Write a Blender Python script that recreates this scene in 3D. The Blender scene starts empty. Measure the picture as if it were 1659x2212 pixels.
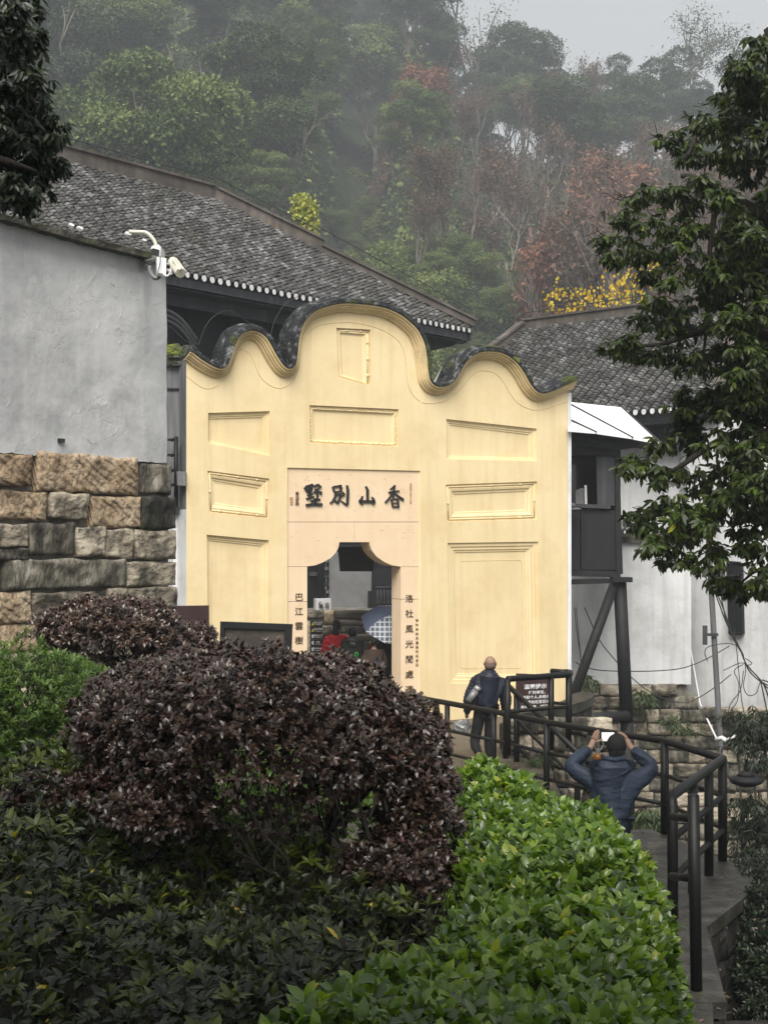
import bpy, bmesh, math, random
import numpy as np
from mathutils import Vector, Matrix, noise as mnoise
from mathutils.geometry import tessellate_polygon
random.seed(7); rng = np.random.default_rng(7)
S = bpy.context.scene
COL = S.collection
# ------------------------------------------------------------------ camera
F, CX, HY, CZ = 3067.0, 829.5, 1190.0, 3.2      # focal length in picture units, centre column, horizon row, eye height
cam_d = bpy.data.cameras.new('camera'); cam = bpy.data.objects.new('camera', cam_d); COL.objects.link(cam)
cam.location = (0, 0, CZ); cam.rotation_euler = (math.radians(90), 0, 0)
cam_d.sensor_fit = 'VERTICAL'; cam_d.sensor_height = 36; cam_d.sensor_width = 27
cam_d.lens = 36 * F / 2212; cam_d.shift_y = 84 / 2212.0
cam_d.clip_start = .05; cam_d.clip_end = 2000
S.camera = cam
# ------------------------------------------------------------------ world, sun, exposure
W = bpy.data.worlds.new('World'); S.world = W; W.use_nodes = True
nt = W.node_tree; nt.nodes.clear()
wo = nt.nodes.new('ShaderNodeOutputWorld'); bg = nt.nodes.new('ShaderNodeBackground')
sky = nt.nodes.new('ShaderNodeTexSky'); sky.sky_type = 'NISHITA'; sky.sun_disc = False
sky.sun_elevation = math.radians(52); sky.sun_rotation = math.radians(195)
sky.air_density = 1.0; sky.dust_density = 4.0; sky.ozone_density = 1.0
hs = nt.nodes.new('ShaderNodeHueSaturation'); hs.inputs['Saturation'].default_value = .22
mixw = nt.nodes.new('ShaderNodeMix'); mixw.data_type = 'RGBA'; mixw.inputs[0].default_value = .75
mixw.inputs[7].default_value = (3.4, 3.4, 3.38, 1)          # even cloud cover
nt.links.new(sky.outputs[0], hs.inputs['Color']); nt.links.new(hs.outputs[0], mixw.inputs[6])
nt.links.new(mixw.outputs[2], bg.inputs['Color']); bg.inputs['Strength'].default_value = .055
nt.links.new(bg.outputs[0], wo.inputs['Surface'])
sd = bpy.data.lights.new('sun', 'SUN'); sd.energy = 1.5; sd.angle = math.radians(40); sd.color = (1, .96, .9)
sun = bpy.data.objects.new('sun', sd); COL.objects.link(sun)
sun.rotation_euler = Vector((.10, .82, -1.0)).to_track_quat('-Z', 'Y').to_euler()
S.view_settings.view_transform = 'Standard'; S.view_settings.look = 'None'
S.view_settings.exposure = 1.83; S.view_settings.gamma = 1; S.view_settings.use_curve_mapping = False
S.cycles.volume_step_rate = 1; S.cycles.volume_bounces = 1
S.cycles.max_bounces = 6; S.cycles.diffuse_bounces = 3; S.cycles.glossy_bounces = 2; S.cycles.transmission_bounces = 3
S.cycles.transparent_max_bounces = 4
try: S.cycles.use_denoising = True
except Exception: pass

# ------------------------------------------------------------------ helpers
def P(px, py, Y): return Vector(((px - CX) * Y / F, Y, CZ + (HY - py) * Y / F))
def lerp(a, b, t): return a + (b - a) * t
def sstep(x, a, b):
    t = np.clip((x - a) / (b - a), 0, 1); return t * t * (3 - 2 * t)
def tag(o, label=None, cat=None, group=None, kind=None):
    if label: o['label'] = label
    if cat: o['category'] = cat
    if group: o['group'] = group
    if kind: o['kind'] = kind
    return o
def empty(name, loc, label, cat, group=None):
    o = bpy.data.objects.new(name, None); COL.objects.link(o); o.location = loc; o.empty_display_size = .2
    return tag(o, label, cat, group)
def link(name, me, parent=None, world=True):
    o = bpy.data.objects.new(name, me); COL.objects.link(o)
    if parent is not None:
        o.parent = parent
        if world: o.location = -Vector(world_loc(parent))
    return o
def world_loc(o):
    v = Vector(o.location)
    if o.parent: v = v + world_loc(o.parent)
    return v
class MB:
    def __init__(s): s.v = []; s.f = []; s.m = []; s.r = []
    def add(s, vs, fs, m=0, r=0.0):
        n = len(s.v); s.v += [tuple(v) for v in vs]
        for f in fs: s.f.append(tuple(i + n for i in f)); s.m.append(m); s.r.append(r)
    def box(s, a, b, m=0, r=0.0):
        x0, y0, z0 = a; x1, y1, z1 = b
        s.add([(x0,y0,z0),(x1,y0,z0),(x1,y1,z0),(x0,y1,z0),(x0,y0,z1),(x1,y0,z1),(x1,y1,z1),(x0,y1,z1)],
              [(0,3,2,1),(4,5,6,7),(0,1,5,4),(1,2,6,5),(2,3,7,6),(3,0,4,7)], m, r)
    def obox(s, c, ax, ay, az, m=0, r=0.0):          # oriented box: centre and three half-axis vectors
        c, ax, ay, az = Vector(c), Vector(ax), Vector(ay), Vector(az)
        vs = [c + i*ax + j*ay + k*az for k in (-1,1) for (i,j) in ((-1,-1),(1,-1),(1,1),(-1,1))]
        s.add(vs, [(0,3,2,1),(4,5,6,7),(0,1,5,4),(1,2,6,5),(2,3,7,6),(3,0,4,7)], m, r)
    def prism(s, front, off, m=0, r=0.0):            # polygon swept along off
        n = len(front); off = Vector(off)
        vs = [Vector(p) for p in front] + [Vector(p) + off for p in front]
        fs = [tuple(range(n)), tuple(range(2*n-1, n-1, -1))] + [(i, i+n, (i+1) % n + n, (i+1) % n) for i in range(n)]
        s.add(vs, fs, m, r)
    def tube(s, pts, rad, seg=8, m=0, cap=True, r=0.0):
        pts = [Vector(p) for p in pts]; n = len(pts)
        rads = rad if isinstance(rad, (list, tuple)) else [rad]*n
        base = len(s.v); up = Vector((0,0,1)); prev = None
        for i, p in enumerate(pts):
            d = (pts[min(i+1, n-1)] - pts[max(i-1, 0)]).normalized()
            if prev is None:
                x = d.cross(up) if abs(d.z) < .95 else d.cross(Vector((1,0,0)))
            else: x = prev - d * prev.dot(d)
            x.normalize(); prev = x; y = d.cross(x)
            for k in range(seg):
                a = 2*math.pi*k/seg
                s.v.append(tuple(p + rads[i]*(math.cos(a)*x + math.sin(a)*y)))
        for i in range(n-1):
            for k in range(seg):
                a0 = base+i*seg+k; a1 = base+i*seg+(k+1) % seg
                s.f.append((a0, a0+seg, a1+seg, a1)); s.m.append(m); s.r.append(r)
        if cap:
            s.f.append(tuple(base+k for k in range(seg))); s.m.append(m); s.r.append(r)
            s.f.append(tuple(base+(n-1)*seg+k for k in reversed(range(seg)))); s.m.append(m); s.r.append(r)
    def ball(s, c, rad, seg=12, rings=8, m=0):
        rx, ry, rz = rad if isinstance(rad, (tuple, list)) else (rad,)*3
        c = Vector(c); vs = [c + Vector((0,0,rz))]
        for i in range(1, rings):
            t = math.pi*i/rings
            for k in range(seg):
                a = 2*math.pi*k/seg
                vs.append(c + Vector((rx*math.sin(t)*math.cos(a), ry*math.sin(t)*math.sin(a), rz*math.cos(t))))
        vs.append(c - Vector((0,0,rz))); fs = []
        for k in range(seg): fs.append((0, 1+k, 1+(k+1) % seg))
        for i in range(rings-2):
            for k in range(seg):
                a = 1+i*seg+k; b = 1+i*seg+(k+1) % seg; fs.append((a, a+seg, b+seg, b))
        L = len(vs)-1; o = 1+(rings-2)*seg
        for k in range(seg): fs.append((L, o+(k+1) % seg, o+k))
        s.add(vs, fs, m)
    def mesh(s, name, mats, smooth=False, rnd=False):
        me = bpy.data.meshes.new(name); me.from_pydata(s.v, [], s.f)
        for m in (mats if isinstance(mats, (list, tuple)) else [mats]): me.materials.append(m)
        me.polygons.foreach_set('material_index', s.m)
        if rnd:
            a = me.attributes.new('rnd', 'FLOAT', 'FACE'); a.data.foreach_set('value', s.r)
        if smooth: me.polygons.foreach_set('use_smooth', [True]*len(s.f))
        me.update(); return me
    def build(s, name, mats, parent=None, smooth=False, bevel=0, rnd=False, fixn=True):
        me = s.mesh(name, mats, smooth, rnd)
        if fixn or bevel:
            bm = bmesh.new(); bm.from_mesh(me)
            if bevel:
                bmesh.ops.bevel(bm, geom=[e for e in bm.edges], offset=bevel, segments=2, affect='EDGES', profile=.6)
            bmesh.ops.recalc_face_normals(bm, faces=bm.faces)
            bm.to_mesh(me); bm.free()
        return link(name, me, parent)

# ------------------------------------------------------------------ materials
def newmat(name):
    m = bpy.data.materials.new(name); m.use_nodes = True; n = m.node_tree
    b = n.nodes['Principled BSDF']; return m, n, b
def N(n, t, **kw):
    x = n.nodes.new(t)
    for k, v in kw.items(): setattr(x, k, v)
    return x
def ramp(n, stops, fac):
    r = N(n, 'ShaderNodeValToRGB'); e = r.color_ramp.elements
    while len(e) > 1: e.remove(e[0])
    e[0].position = stops[0][0]; e[0].color = (*stops[0][1], 1)
    for p, c in stops[1:]:
        q = e.new(p); q.color = (*c, 1)
    n.links.new(fac, r.inputs[0]); return r
def surf(name, stops, scale=3, detail=6, rough=.85, bump=.15, bscale=25, stretch=(1,1,1), dirt=None, dscale=.8,
         dlo=.5, dhi=.7, cracks=0, crscale=1.5, objrand=0, streak=None, spec=.3, bdist=.02, attr=None, metal=0, streakamt=.5, dstretch=(1,1,1), chisel=0):
    """procedural surface: noise colours, optional dirt patches, vertical streaks, cracks and relief"""
    m, n, b = newmat(name); L = n.links.new
    tc = N(n, 'ShaderNodeTexCoord'); mp = N(n, 'ShaderNodeMapping'); mp.inputs['Scale'].default_value = stretch
    L(tc.outputs['Object'], mp.inputs['Vector'])
    vec = mp.outputs[0]
    oi = N(n, 'ShaderNodeObjectInfo')
    if objrand:
        ad = N(n, 'ShaderNodeVectorMath', operation='MULTIPLY_ADD'); 
        cmb = N(n, 'ShaderNodeCombineXYZ'); L(oi.outputs['Random'], cmb.inputs[0]); L(oi.outputs['Random'], cmb.inputs[1])
        ad.inputs[1].default_value = (37, 53, 11); L(cmb.outputs[0], ad.inputs[0]); L(vec, ad.inputs[2]); vec = ad.outputs[0]
    nz = N(n, 'ShaderNodeTexNoise'); nz.inputs['Scale'].default_value = scale; nz.inputs['Detail'].default_value = detail
    nz.inputs['Roughness'].default_value = .62; L(vec, nz.inputs['Vector'])
    fac = nz.outputs['Fac']
    if attr or objrand:
        mm = N(n, 'ShaderNodeMath', operation='MULTIPLY_ADD'); mm.inputs[1].default_value = objrand or attr
        if attr:
            at = N(n, 'ShaderNodeAttribute'); at.attribute_name = 'rnd'; src = at.outputs['Fac']
        else: src = oi.outputs['Random']
        sb = N(n, 'ShaderNodeMath', operation='SUBTRACT'); L(src, sb.inputs[0]); sb.inputs[1].default_value = .5
        L(sb.outputs[0], mm.inputs[0]); L(fac, mm.inputs[2]); fac = mm.outputs[0]
    col = ramp(n, stops, fac).outputs[0]
    if dirt:
        d = N(n, 'ShaderNodeTexNoise'); d.inputs['Scale'].default_value = dscale; d.inputs['Detail'].default_value = 9; d.inputs['Roughness'].default_value = .7
        mp3 = N(n, 'ShaderNodeMapping'); mp3.inputs['Scale'].default_value = dstretch; L(tc.outputs['Object'], mp3.inputs['Vector'])
        L(mp3.outputs[0], d.inputs['Vector'])
        mr = N(n, 'ShaderNodeMapRange'); mr.inputs[1].default_value = dlo; mr.inputs[2].default_value = dhi; L(d.outputs['Fac'], mr.inputs[0])
        mx = N(n, 'ShaderNodeMix', data_type='RGBA'); L(mr.outputs[0], mx.inputs[0]); L(col, mx.inputs[6]); mx.inputs[7].default_value = (*dirt, 1); col = mx.outputs[2]
    if streak:
        mp2 = N(n, 'ShaderNodeMapping'); mp2.inputs['Scale'].default_value = (6, 6, .35); L(tc.outputs['Object'], mp2.inputs['Vector'])
        d = N(n, 'ShaderNodeTexNoise'); d.inputs['Scale'].default_value = 1.2; d.inputs['Detail'].default_value = 6; L(mp2.outputs[0], d.inputs['Vector'])
        mr = N(n, 'ShaderNodeMapRange'); mr.inputs[1].default_value = .48; mr.inputs[2].default_value = .68; mr.inputs[4].default_value = streakamt; L(d.outputs['Fac'], mr.inputs[0])
        mx = N(n, 'ShaderNodeMix', data_type='RGBA'); L(mr.outputs[0], mx.inputs[0]); L(col, mx.inputs[6]); mx.inputs[7].default_value = (*streak, 1); col = mx.outputs[2]
    L(col, b.inputs['Base Color'])
    b.inputs['Roughness'].default_value = rough; b.inputs['Specular IOR Level'].default_value = spec; b.inputs['Metallic'].default_value = metal
    if bump:
        bn = N(n, 'ShaderNodeTexNoise'); bn.inputs['Scale'].default_value = bscale; bn.inputs['Detail'].default_value = 8; L(vec, bn.inputs['Vector'])
        hgt = bn.outputs['Fac']
        if cracks:
            vo = N(n, 'ShaderNodeTexVoronoi', feature='DISTANCE_TO_EDGE'); vo.inputs['Scale'].default_value = crscale
            wz = N(n, 'ShaderNodeTexNoise'); wz.inputs['Scale'].default_value = crscale*1.7; wz.inputs['Detail'].default_value = 7
            L(vec, wz.inputs['Vector'])
            va = N(n, 'ShaderNodeVectorMath', operation='MULTIPLY_ADD'); va.inputs[1].default_value = (.9,.9,.9); L(wz.outputs['Color'], va.inputs[0]); L(vec, va.inputs[2]); L(va.outputs[0], vo.inputs['Vector'])
            mr = N(n, 'ShaderNodeMapRange'); mr.inputs[2].default_value = .03; L(vo.outputs[0], mr.inputs[0])
            msk = N(n, 'ShaderNodeTexNoise'); msk.inputs['Scale'].default_value = crscale*.55; msk.inputs['Detail'].default_value = 3; L(vec, msk.inputs['Vector'])
            mk = N(n, 'ShaderNodeMapRange'); mk.inputs[1].default_value = .47; mk.inputs[2].default_value = .62; mk.inputs[4].default_value = cracks; L(msk.outputs['Fac'], mk.inputs[0])
            mu = N(n, 'ShaderNodeMath', operation='MULTIPLY'); L(mr.outputs[0], mu.inputs[0]); L(mk.outputs[0], mu.inputs[1])
            a2 = N(n, 'ShaderNodeMath', operation='ADD'); L(mu.outputs[0], a2.inputs[0]); L(hgt, a2.inputs[1]); hgt = a2.outputs[0]
        if chisel:
            wm = N(n, 'ShaderNodeMapping'); wm.inputs['Rotation'].default_value = (0, .35, .3); L(vec, wm.inputs['Vector'])
            wv = N(n, 'ShaderNodeTexWave'); wv.inputs['Scale'].default_value = 7; wv.inputs['Distortion'].default_value = 2.2; wv.inputs['Detail'].default_value = 2; L(wm.outputs[0], wv.inputs['Vector'])
            wq = N(n, 'ShaderNodeMath', operation='MULTIPLY_ADD'); wq.inputs[1].default_value = .22*chisel; L(wv.outputs['Fac'], wq.inputs[0]); L(hgt, wq.inputs[2]); hgt = wq.outputs[0]
        bp = N(n, 'ShaderNodeBump'); bp.inputs['Strength'].default_value = bump; bp.inputs['Distance'].default_value = bdist
        L(hgt, bp.inputs['Height']); L(bp.outputs[0], b.inputs['Normal'])
    return m
def leafmat(name, stops, rough=.4, spec=.5, trans=.25, tcol=None, nscale=0):
    m, n, b = newmat(name); L = n.links.new
    at = N(n, 'ShaderNodeAttribute'); at.attribute_name = 'rnd'
    oi = N(n, 'ShaderNodeObjectInfo')
    fac = at.outputs['Fac']
    if nscale:
        ad = N(n, 'ShaderNodeMath', operation='MULTIPLY_ADD'); ad.inputs[1].default_value = nscale; ad.use_clamp = True
        sb = N(n, 'ShaderNodeMath', operation='SUBTRACT'); sb.inputs[1].default_value = .5; L(oi.outputs['Random'], sb.inputs[0])
        L(sb.outputs[0], ad.inputs[0]); L(fac, ad.inputs[2]); fac = ad.outputs[0]
    c = ramp(n, stops, fac)
    L(c.outputs[0], b.inputs['Base Color']); b.inputs['Roughness'].default_value = rough; b.inputs['Specular IOR Level'].default_value = spec
    if trans:
        tr = N(n, 'ShaderNodeBsdfTranslucent'); ms = N(n, 'ShaderNodeMixShader'); ms.inputs[0].default_value = trans
        mc = N(n, 'ShaderNodeMix', data_type='RGBA', blend_type='MULTIPLY'); mc.inputs[0].default_value = 1
        L(c.outputs[0], mc.inputs[6]); mc.inputs[7].default_value = (*(tcol or (1.6, 1.7, .7)), 1); L(mc.outputs[2], tr.inputs['Color'])
        L(b.outputs[0], ms.inputs[1]); L(tr.outputs[0], ms.inputs[2]); L(ms.outputs[0], n.nodes['Material Output'].inputs['Surface'])
    return m
def g(v): return (v, v, v)
M = {}
M['yellow'] = surf('yellow_paint', [(.3, (.77,.615,.35)), (.5, (.82,.665,.39)), (.7, (.85,.70,.43))], scale=1.1, detail=10, rough=.8, bump=.12, bscale=9, dirt=(.66,.49,.25), dscale=1.3, dlo=.5, dhi=.9, streak=(.66,.50,.27), streakamt=.32)
M['pink'] = surf('pink_stone', [(.3, (.79,.60,.40)), (.7, (.85,.67,.465))], scale=1.6, rough=.75, bump=.1, bscale=14, dirt=(.60,.42,.26), dscale=2.2, dlo=.58, dhi=.9, streak=(.70,.50,.30), streakamt=.2)
M['yellow_shade_dirt'] = surf('yellow_moulding', [(.3, (.58,.45,.24)), (.7, (.76,.60,.34))], scale=2.5, rough=.85, bump=.2, bscale=20, dirt=(.36,.28,.15), dscale=2.0, dlo=.55, dhi=.75)  # yellow darkened by some dirt and by shading put into the colour
M['cap'] = surf('mossy_grey_cap', [(.3, (.016,.017,.018)), (.55, (.045,.047,.05)), (.70, (.24,.245,.25))], scale=7, rough=1, spec=.08, bump=1, bscale=20, bdist=.06, dirt=(.07,.085,.02), dscale=1.3, dlo=.55, dhi=.66)
M['capmoss'] = surf('moss_covered_cap', [(.3, (.03,.033,.015)), (.5, (.09,.11,.02)), (.7, (.20,.23,.035))], scale=6, rough=1, bump=.9, bscale=22, bdist=.06, dirt=(.035,.037,.04), dscale=2, dlo=.58, dhi=.7)
M['stucco'] = surf('weathered_white_plaster', [(.28, (.33,.33,.333)), (.5, (.54,.54,.54)), (.72, (.70,.70,.70))], scale=.6, detail=9, rough=.9, bump=.4, bscale=5, bdist=.03, cracks=.5, crscale=2.6, dirt=(.31,.31,.31), dscale=1.1, dlo=.5, dhi=.75, streak=(.66,.66,.66), streakamt=.28)
M['stucco2'] = surf('white_plaster', [(.3, (.60,.605,.61)), (.7, (.77,.775,.78))], scale=.8, detail=8, rough=.9, bump=.3, bscale=6, bdist=.03, cracks=.3, crscale=.9, dirt=(.40,.40,.39), dscale=.9, dlo=.5, dhi=.8, streak=(.42,.42,.40), streakamt=.4)
M['stone'] = surf('sandstone', [(.25, (.04,.036,.03)), (.40, (.17,.15,.115)), (.53, (.36,.31,.235)), (.75, (.54,.48,.38))], scale=3.3, detail=10, rough=.95, bump=1, bscale=9, bdist=.06, objrand=.3, dirt=(.035,.033,.028), dscale=1.5, dlo=.53, dhi=.66, stretch=(1,1,1.4), dstretch=(1.3,1.3,.8))
M['stone_orange'] = surf('orange_sandstone', [(.25, (.14,.095,.06)), (.42, (.33,.235,.15)), (.6, (.48,.37,.25)), (.8, (.58,.49,.37))], scale=2.6, detail=10, rough=.95, bump=1, bscale=10, bdist=.07, objrand=.18, chisel=1, dirt=(.07,.058,.045), dscale=2.2, dlo=.56, dhi=.72, stretch=(1.1,1.1,1.1))
M['stone_dark'] = surf('blackened_sandstone', [(.28, (.018,.017,.015)), (.45, (.06,.055,.045)), (.6, (.16,.145,.115)), (.78, (.36,.33,.27))], scale=4, detail=10, rough=.95, bump=1, bscale=12, bdist=.05, objrand=.3, dirt=(.03,.04,.018), dscale=1.2, dlo=.52, dhi=.7, stretch=(1.6,1.6,.7))
M['stone_black'] = surf('near_black_stone', [(.3, (.008,.008,.007)), (.6, (.03,.027,.022)), (.85, (.09,.08,.065))], scale=4, detail=10, rough=.9, bump=1, bscale=12, bdist=.05, objrand=.2)  # near-black copy of the stone for the retaining wall
M['mortar'] = surf('lime_mortar', [(.3, (.07,.063,.053)), (.55, (.24,.22,.19)), (.75, (.42,.39,.35))], scale=3.2, detail=9, rough=.95, bump=.8, bscale=14, bdist=.03)
M['tile'] = surf('grey_roof_tile', [(.15, (.03,.029,.028)), (.45, (.075,.073,.071)), (.70, (.15,.148,.145)), (.95, (.33,.325,.32))], scale=1.6, detail=8, rough=.85, bump=.3, bscale=30, attr=.42, dirt=(.05,.052,.035), dscale=.5, dlo=.5, dhi=.7)
M['pan'] = surf('shaded_pan_tile', [(.15, (.010,.010,.010)), (.5, (.026,.025,.025)), (.9, (.07,.07,.068))], scale=2.5, detail=8, rough=.9, bump=.3, bscale=30, attr=.4, dirt=(.04,.042,.022), dscale=.7, dlo=.5, dhi=.7)  # pan grey darkened so shade between the ribs sits in the colour
M['tilebed'] = surf('roof_bed', [(.3, g(.012)), (.7, g(.03))], rough=1)
M['white'] = surf('white_tile_end', [(.3, g(.6)), (.7, g(.78))], scale=4, rough=.7, bump=.1)
M['ridge'] = surf('ridge_mortar', [(.3, (.06,.052,.045)), (.6, (.13,.112,.098)), (.8, (.22,.195,.175))], scale=1.6, rough=.95, bump=.4, bscale=15, streak=(.08,.065,.055), streakamt=.8)
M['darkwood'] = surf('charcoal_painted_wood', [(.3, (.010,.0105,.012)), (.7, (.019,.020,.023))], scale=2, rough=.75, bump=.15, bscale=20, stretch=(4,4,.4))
M['greywood'] = surf('grey_painted_wood', [(.3, (.032,.033,.037)), (.7, (.055,.057,.063))], scale=2, rough=.75, bump=.15, bscale=20, streak=(.12,.12,.125), streakamt=.3)
M['pilaster'] = surf('grey_rendered_pilaster', [(.3, (.075,.077,.082)), (.7, (.15,.152,.158))], scale=2.5, rough=.9, bump=.3, stretch=(5,5,.3), streak=(.24,.24,.24), streakamt=.6)
M['black'] = surf('black_painted_steel', [(.3, g(.0025)), (.7, g(.005))], scale=12, rough=.5, bump=.12, bscale=60, spec=.3, dirt=(.03,.03,.031), dscale=9, dlo=.66, dhi=.8)
M['blackmatt'] = surf('black_matt_steel', [(.3, (.007,.0075,.008)), (.7, (.014,.0145,.016))], scale=5, rough=.65, bump=.1, bscale=30)
M['concrete'] = surf('wet_grey_concrete', [(.3, (.011,.010,.009)), (.5, (.032,.030,.026)), (.72, (.085,.08,.07))], scale=4.5, detail=10, rough=.5, bump=.7, bscale=22, dirt=(.05,.055,.03), dscale=1.1, dlo=.52, dhi=.7)
M['paving'] = surf('brown_paving', [(.3, (.05,.042,.033)), (.7, (.12,.10,.08))], scale=2.5, detail=9, rough=.55, bump=.5, bscale=18, objrand=.15, dirt=(.05,.05,.035), dscale=1.6, dlo=.55, dhi=.7)
M['coping'] = surf('mossy_coping', [(.3, (.025,.024,.02)), (.55, (.075,.07,.055)), (.72, (.15,.14,.11)), (.8, (.42,.43,.43))], scale=3.4, rough=.95, bump=.9, bscale=12, bdist=.05, dirt=(.045,.05,.015), dscale=2, dlo=.5, dhi=.62)
M['maroon'] = surf('maroon_board', [(.3, (.035,.018,.018)), (.7, (.05,.027,.026))], scale=3, rough=.5, bump=.04)
M['soil'] = surf('dark_soil', [(.3, (.008,.007,.005)), (.7, (.03,.025,.017))], scale=8, rough=1, bump=1, bscale=14, bdist=.06)
M['hillground'] = surf('undergrowth_floor', [(.3, (.012,.018,.008)), (.55, (.03,.042,.016)), (.8, (.07,.075,.03))], scale=.5, rough=1, bump=1, bscale=2, bdist=.5)
M['bark'] = surf('bark', [(.3, (.03,.026,.021)), (.7, (.10,.09,.075))], scale=5, rough=.95, bump=.8, bscale=20, stretch=(3,3,.5))
M['barkdark'] = surf('dark_bark', [(.3, (.012,.010,.008)), (.7, (.045,.038,.03))], scale=9, rough=.9, bump=.6, bscale=30, stretch=(2,2,.5))
M['farbark'] = surf('pale_bark', [(.3, (.10,.085,.07)), (.7, (.24,.205,.17))], scale=2, rough=.95, bump=0)
M['ink'] = surf('black_ink_lettering', [(.3, g(.015)), (.7, g(.035))], rough=.6, bump=0)
M['inkbrown'] = surf('worn_ink', [(.35, (.035,.02,.01)), (.7, (.12,.07,.035))], scale=14, rough=.7, bump=0)
M['inkfaint'] = surf('faded_ink', [(.3, (.42,.27,.14)), (.7, (.55,.37,.20))], rough=.7, bump=0)
M['whitepaint'] = surf('white_paint', [(.3, g(.74)), (.7, g(.82))], rough=.5, bump=.02)
M['creamplastic'] = surf('cream_plastic', [(.3, (.55,.53,.42)), (.7, (.70,.68,.58))], rough=.4, bump=.03)
M['lens'] = surf('black_glass', [(.3, g(.005)), (.7, g(.008))], rough=.1, bump=0, spec=.7)
M['cable'] = surf('grey_cable', [(.3, g(.02)), (.7, g(.05))], rough=.6, bump=0)
M['greymetal'] = surf('grey_metal', [(.3, g(.16)), (.7, g(.28))], rough=.45, bump=.05, metal=.3)
M['gold'] = surf('yellow_sign', [(.3, (.65,.55,.03)), (.7, (.7,.6,.04))], rough=.5, bump=0)
# ------------------------------------------------------------------ foliage as arrays
PAT0 = dict(n=4, loops=[0,1,2, 0,2,3], tot=[3,3])
PAT1 = dict(n=8, loops=[0,1,6, 0,6,5, 1,2,7,6, 6,7,4,5, 2,3,7, 7,3,4], tot=[3,3,4,4,3,3])
def unit(a): return a / np.maximum(np.linalg.norm(a, axis=1, keepdims=True), 1e-9)
def leaves(name, pts, axis, nrm, L, wr, rnd, mat, parent=None, detail=0, fold=.25, curl=.15, stem=0.0, asmesh=False):
    N_ = len(pts); axis = unit(axis); side = unit(np.cross(axis, nrm)); nr = np.cross(side, axis)
    L = np.broadcast_to(L, (N_,)).reshape(-1,1); Wd = L*wr*.5
    b = pts
    if detail == 0:
        V = np.stack([b, b+axis*L*.45 + side*Wd + nr*Wd*fold, b+axis*L, b+axis*L*.45 - side*Wd + nr*Wd*fold], 1); pat = PAT0
    else:
        def at(t, w, f): return b + axis*L*t + side*Wd*w + nr*(Wd*abs(w)*f - L*curl*t*t)
        V = np.stack([at(0,0,0), at(.32,.92,fold), at(.68,.85,fold), at(1,0,0), at(.68,-.85,fold), at(.32,-.92,fold), at(.34,0,0), at(.7,0,0)], 1); pat = PAT1
    n = pat['n']; V = V.reshape(-1, 3)
    lp = (np.array(pat['loops'])[None, :] + (np.arange(N_)*n)[:, None]).ravel()
    tot = np.tile(pat['tot'], N_); start = np.concatenate([[0], np.cumsum(tot)[:-1]])
    me = bpy.data.meshes.new(name); me.vertices.add(len(V)); me.vertices.foreach_set('co', V.astype(np.float32).ravel())
    me.loops.add(len(lp)); me.loops.foreach_set('vertex_index', lp.astype(np.int32))
    me.polygons.add(len(tot)); me.polygons.foreach_set('loop_start', start.astype(np.int32))
    try: me.polygons.foreach_set('loop_total', tot.astype(np.int32))
    except Exception: pass
    if detail: me.polygons.foreach_set('use_smooth', np.ones(len(tot), bool))
    me.materials.append(mat); me.update(calc_edges=True)
    a = me.attributes.new('rnd', 'FLOAT', 'POINT'); a.data.foreach_set('value', np.repeat(rnd, n).astype(np.float32))
    if asmesh: return me
    return link(name, me, parent)
def rdir(n):
    v = rng.normal(size=(n,3)); return unit(v)
def blob_leaves(blobs, dens, upbias=.5, shell=.35, flat=.0):
    """points in the outer shell of ellipsoids (cx,cy,cz,rx,ry,rz); returns points, outward directions"""
    P_, O_ = [], []
    for (cx,cy,cz,rx,ry,rz) in blobs:
        n = int(dens * (rx*ry+rx*rz+ry*rz) * 4.2)
        d = rdir(n); d[:,2] = np.where((d[:,2] < -.2) & (rng.random(n) < upbias), -d[:,2], d[:,2]); d = unit(d)
        r = 1 - shell*rng.random(n)**1.6
        P_.append(np.array([cx,cy,cz]) + d*r[:,None]*np.array([rx,ry,rz])); O_.append(unit(d/np.array([rx,ry,rz])))
    return np.concatenate(P_), np.concatenate(O_)
def textmesh(body, size, mat, bold=0.0, extrude=.0, spacing=1.0):
    cu = bpy.data.curves.new('t', 'FONT'); cu.body = body; cu.size = size; cu.offset = bold; cu.extrude = extrude
    cu.align_x = 'CENTER'; cu.align_y = 'CENTER'; cu.space_line = spacing
    o = bpy.data.objects.new('t', cu); COL.objects.link(o)
    dg = bpy.context.evaluated_depsgraph_get(); dg.update()
    me = bpy.data.meshes.new_from_object(o.evaluated_get(dg), depsgraph=dg)
    bpy.data.objects.remove(o); bpy.data.curves.remove(cu)
    me.materials.clear(); me.materials.append(mat); return me
def text(name, body, size, pos, xdir, mat, parent, bold=0, extrude=.003, xs=1.0, spacing=1.0, nrm=None):
    me = textmesh(body, size, mat, bold, extrude, spacing)
    x = Vector(xdir).normalized(); z = nrm.normalized() if nrm is not None else x.cross(Vector((0,0,1))).normalized(); y = z.cross(x)
    R = Matrix((x*xs, y, z)).transposed().to_4x4(); me.transform(Matrix.Translation(pos) @ R)
    return link(name, me, parent)
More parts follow.
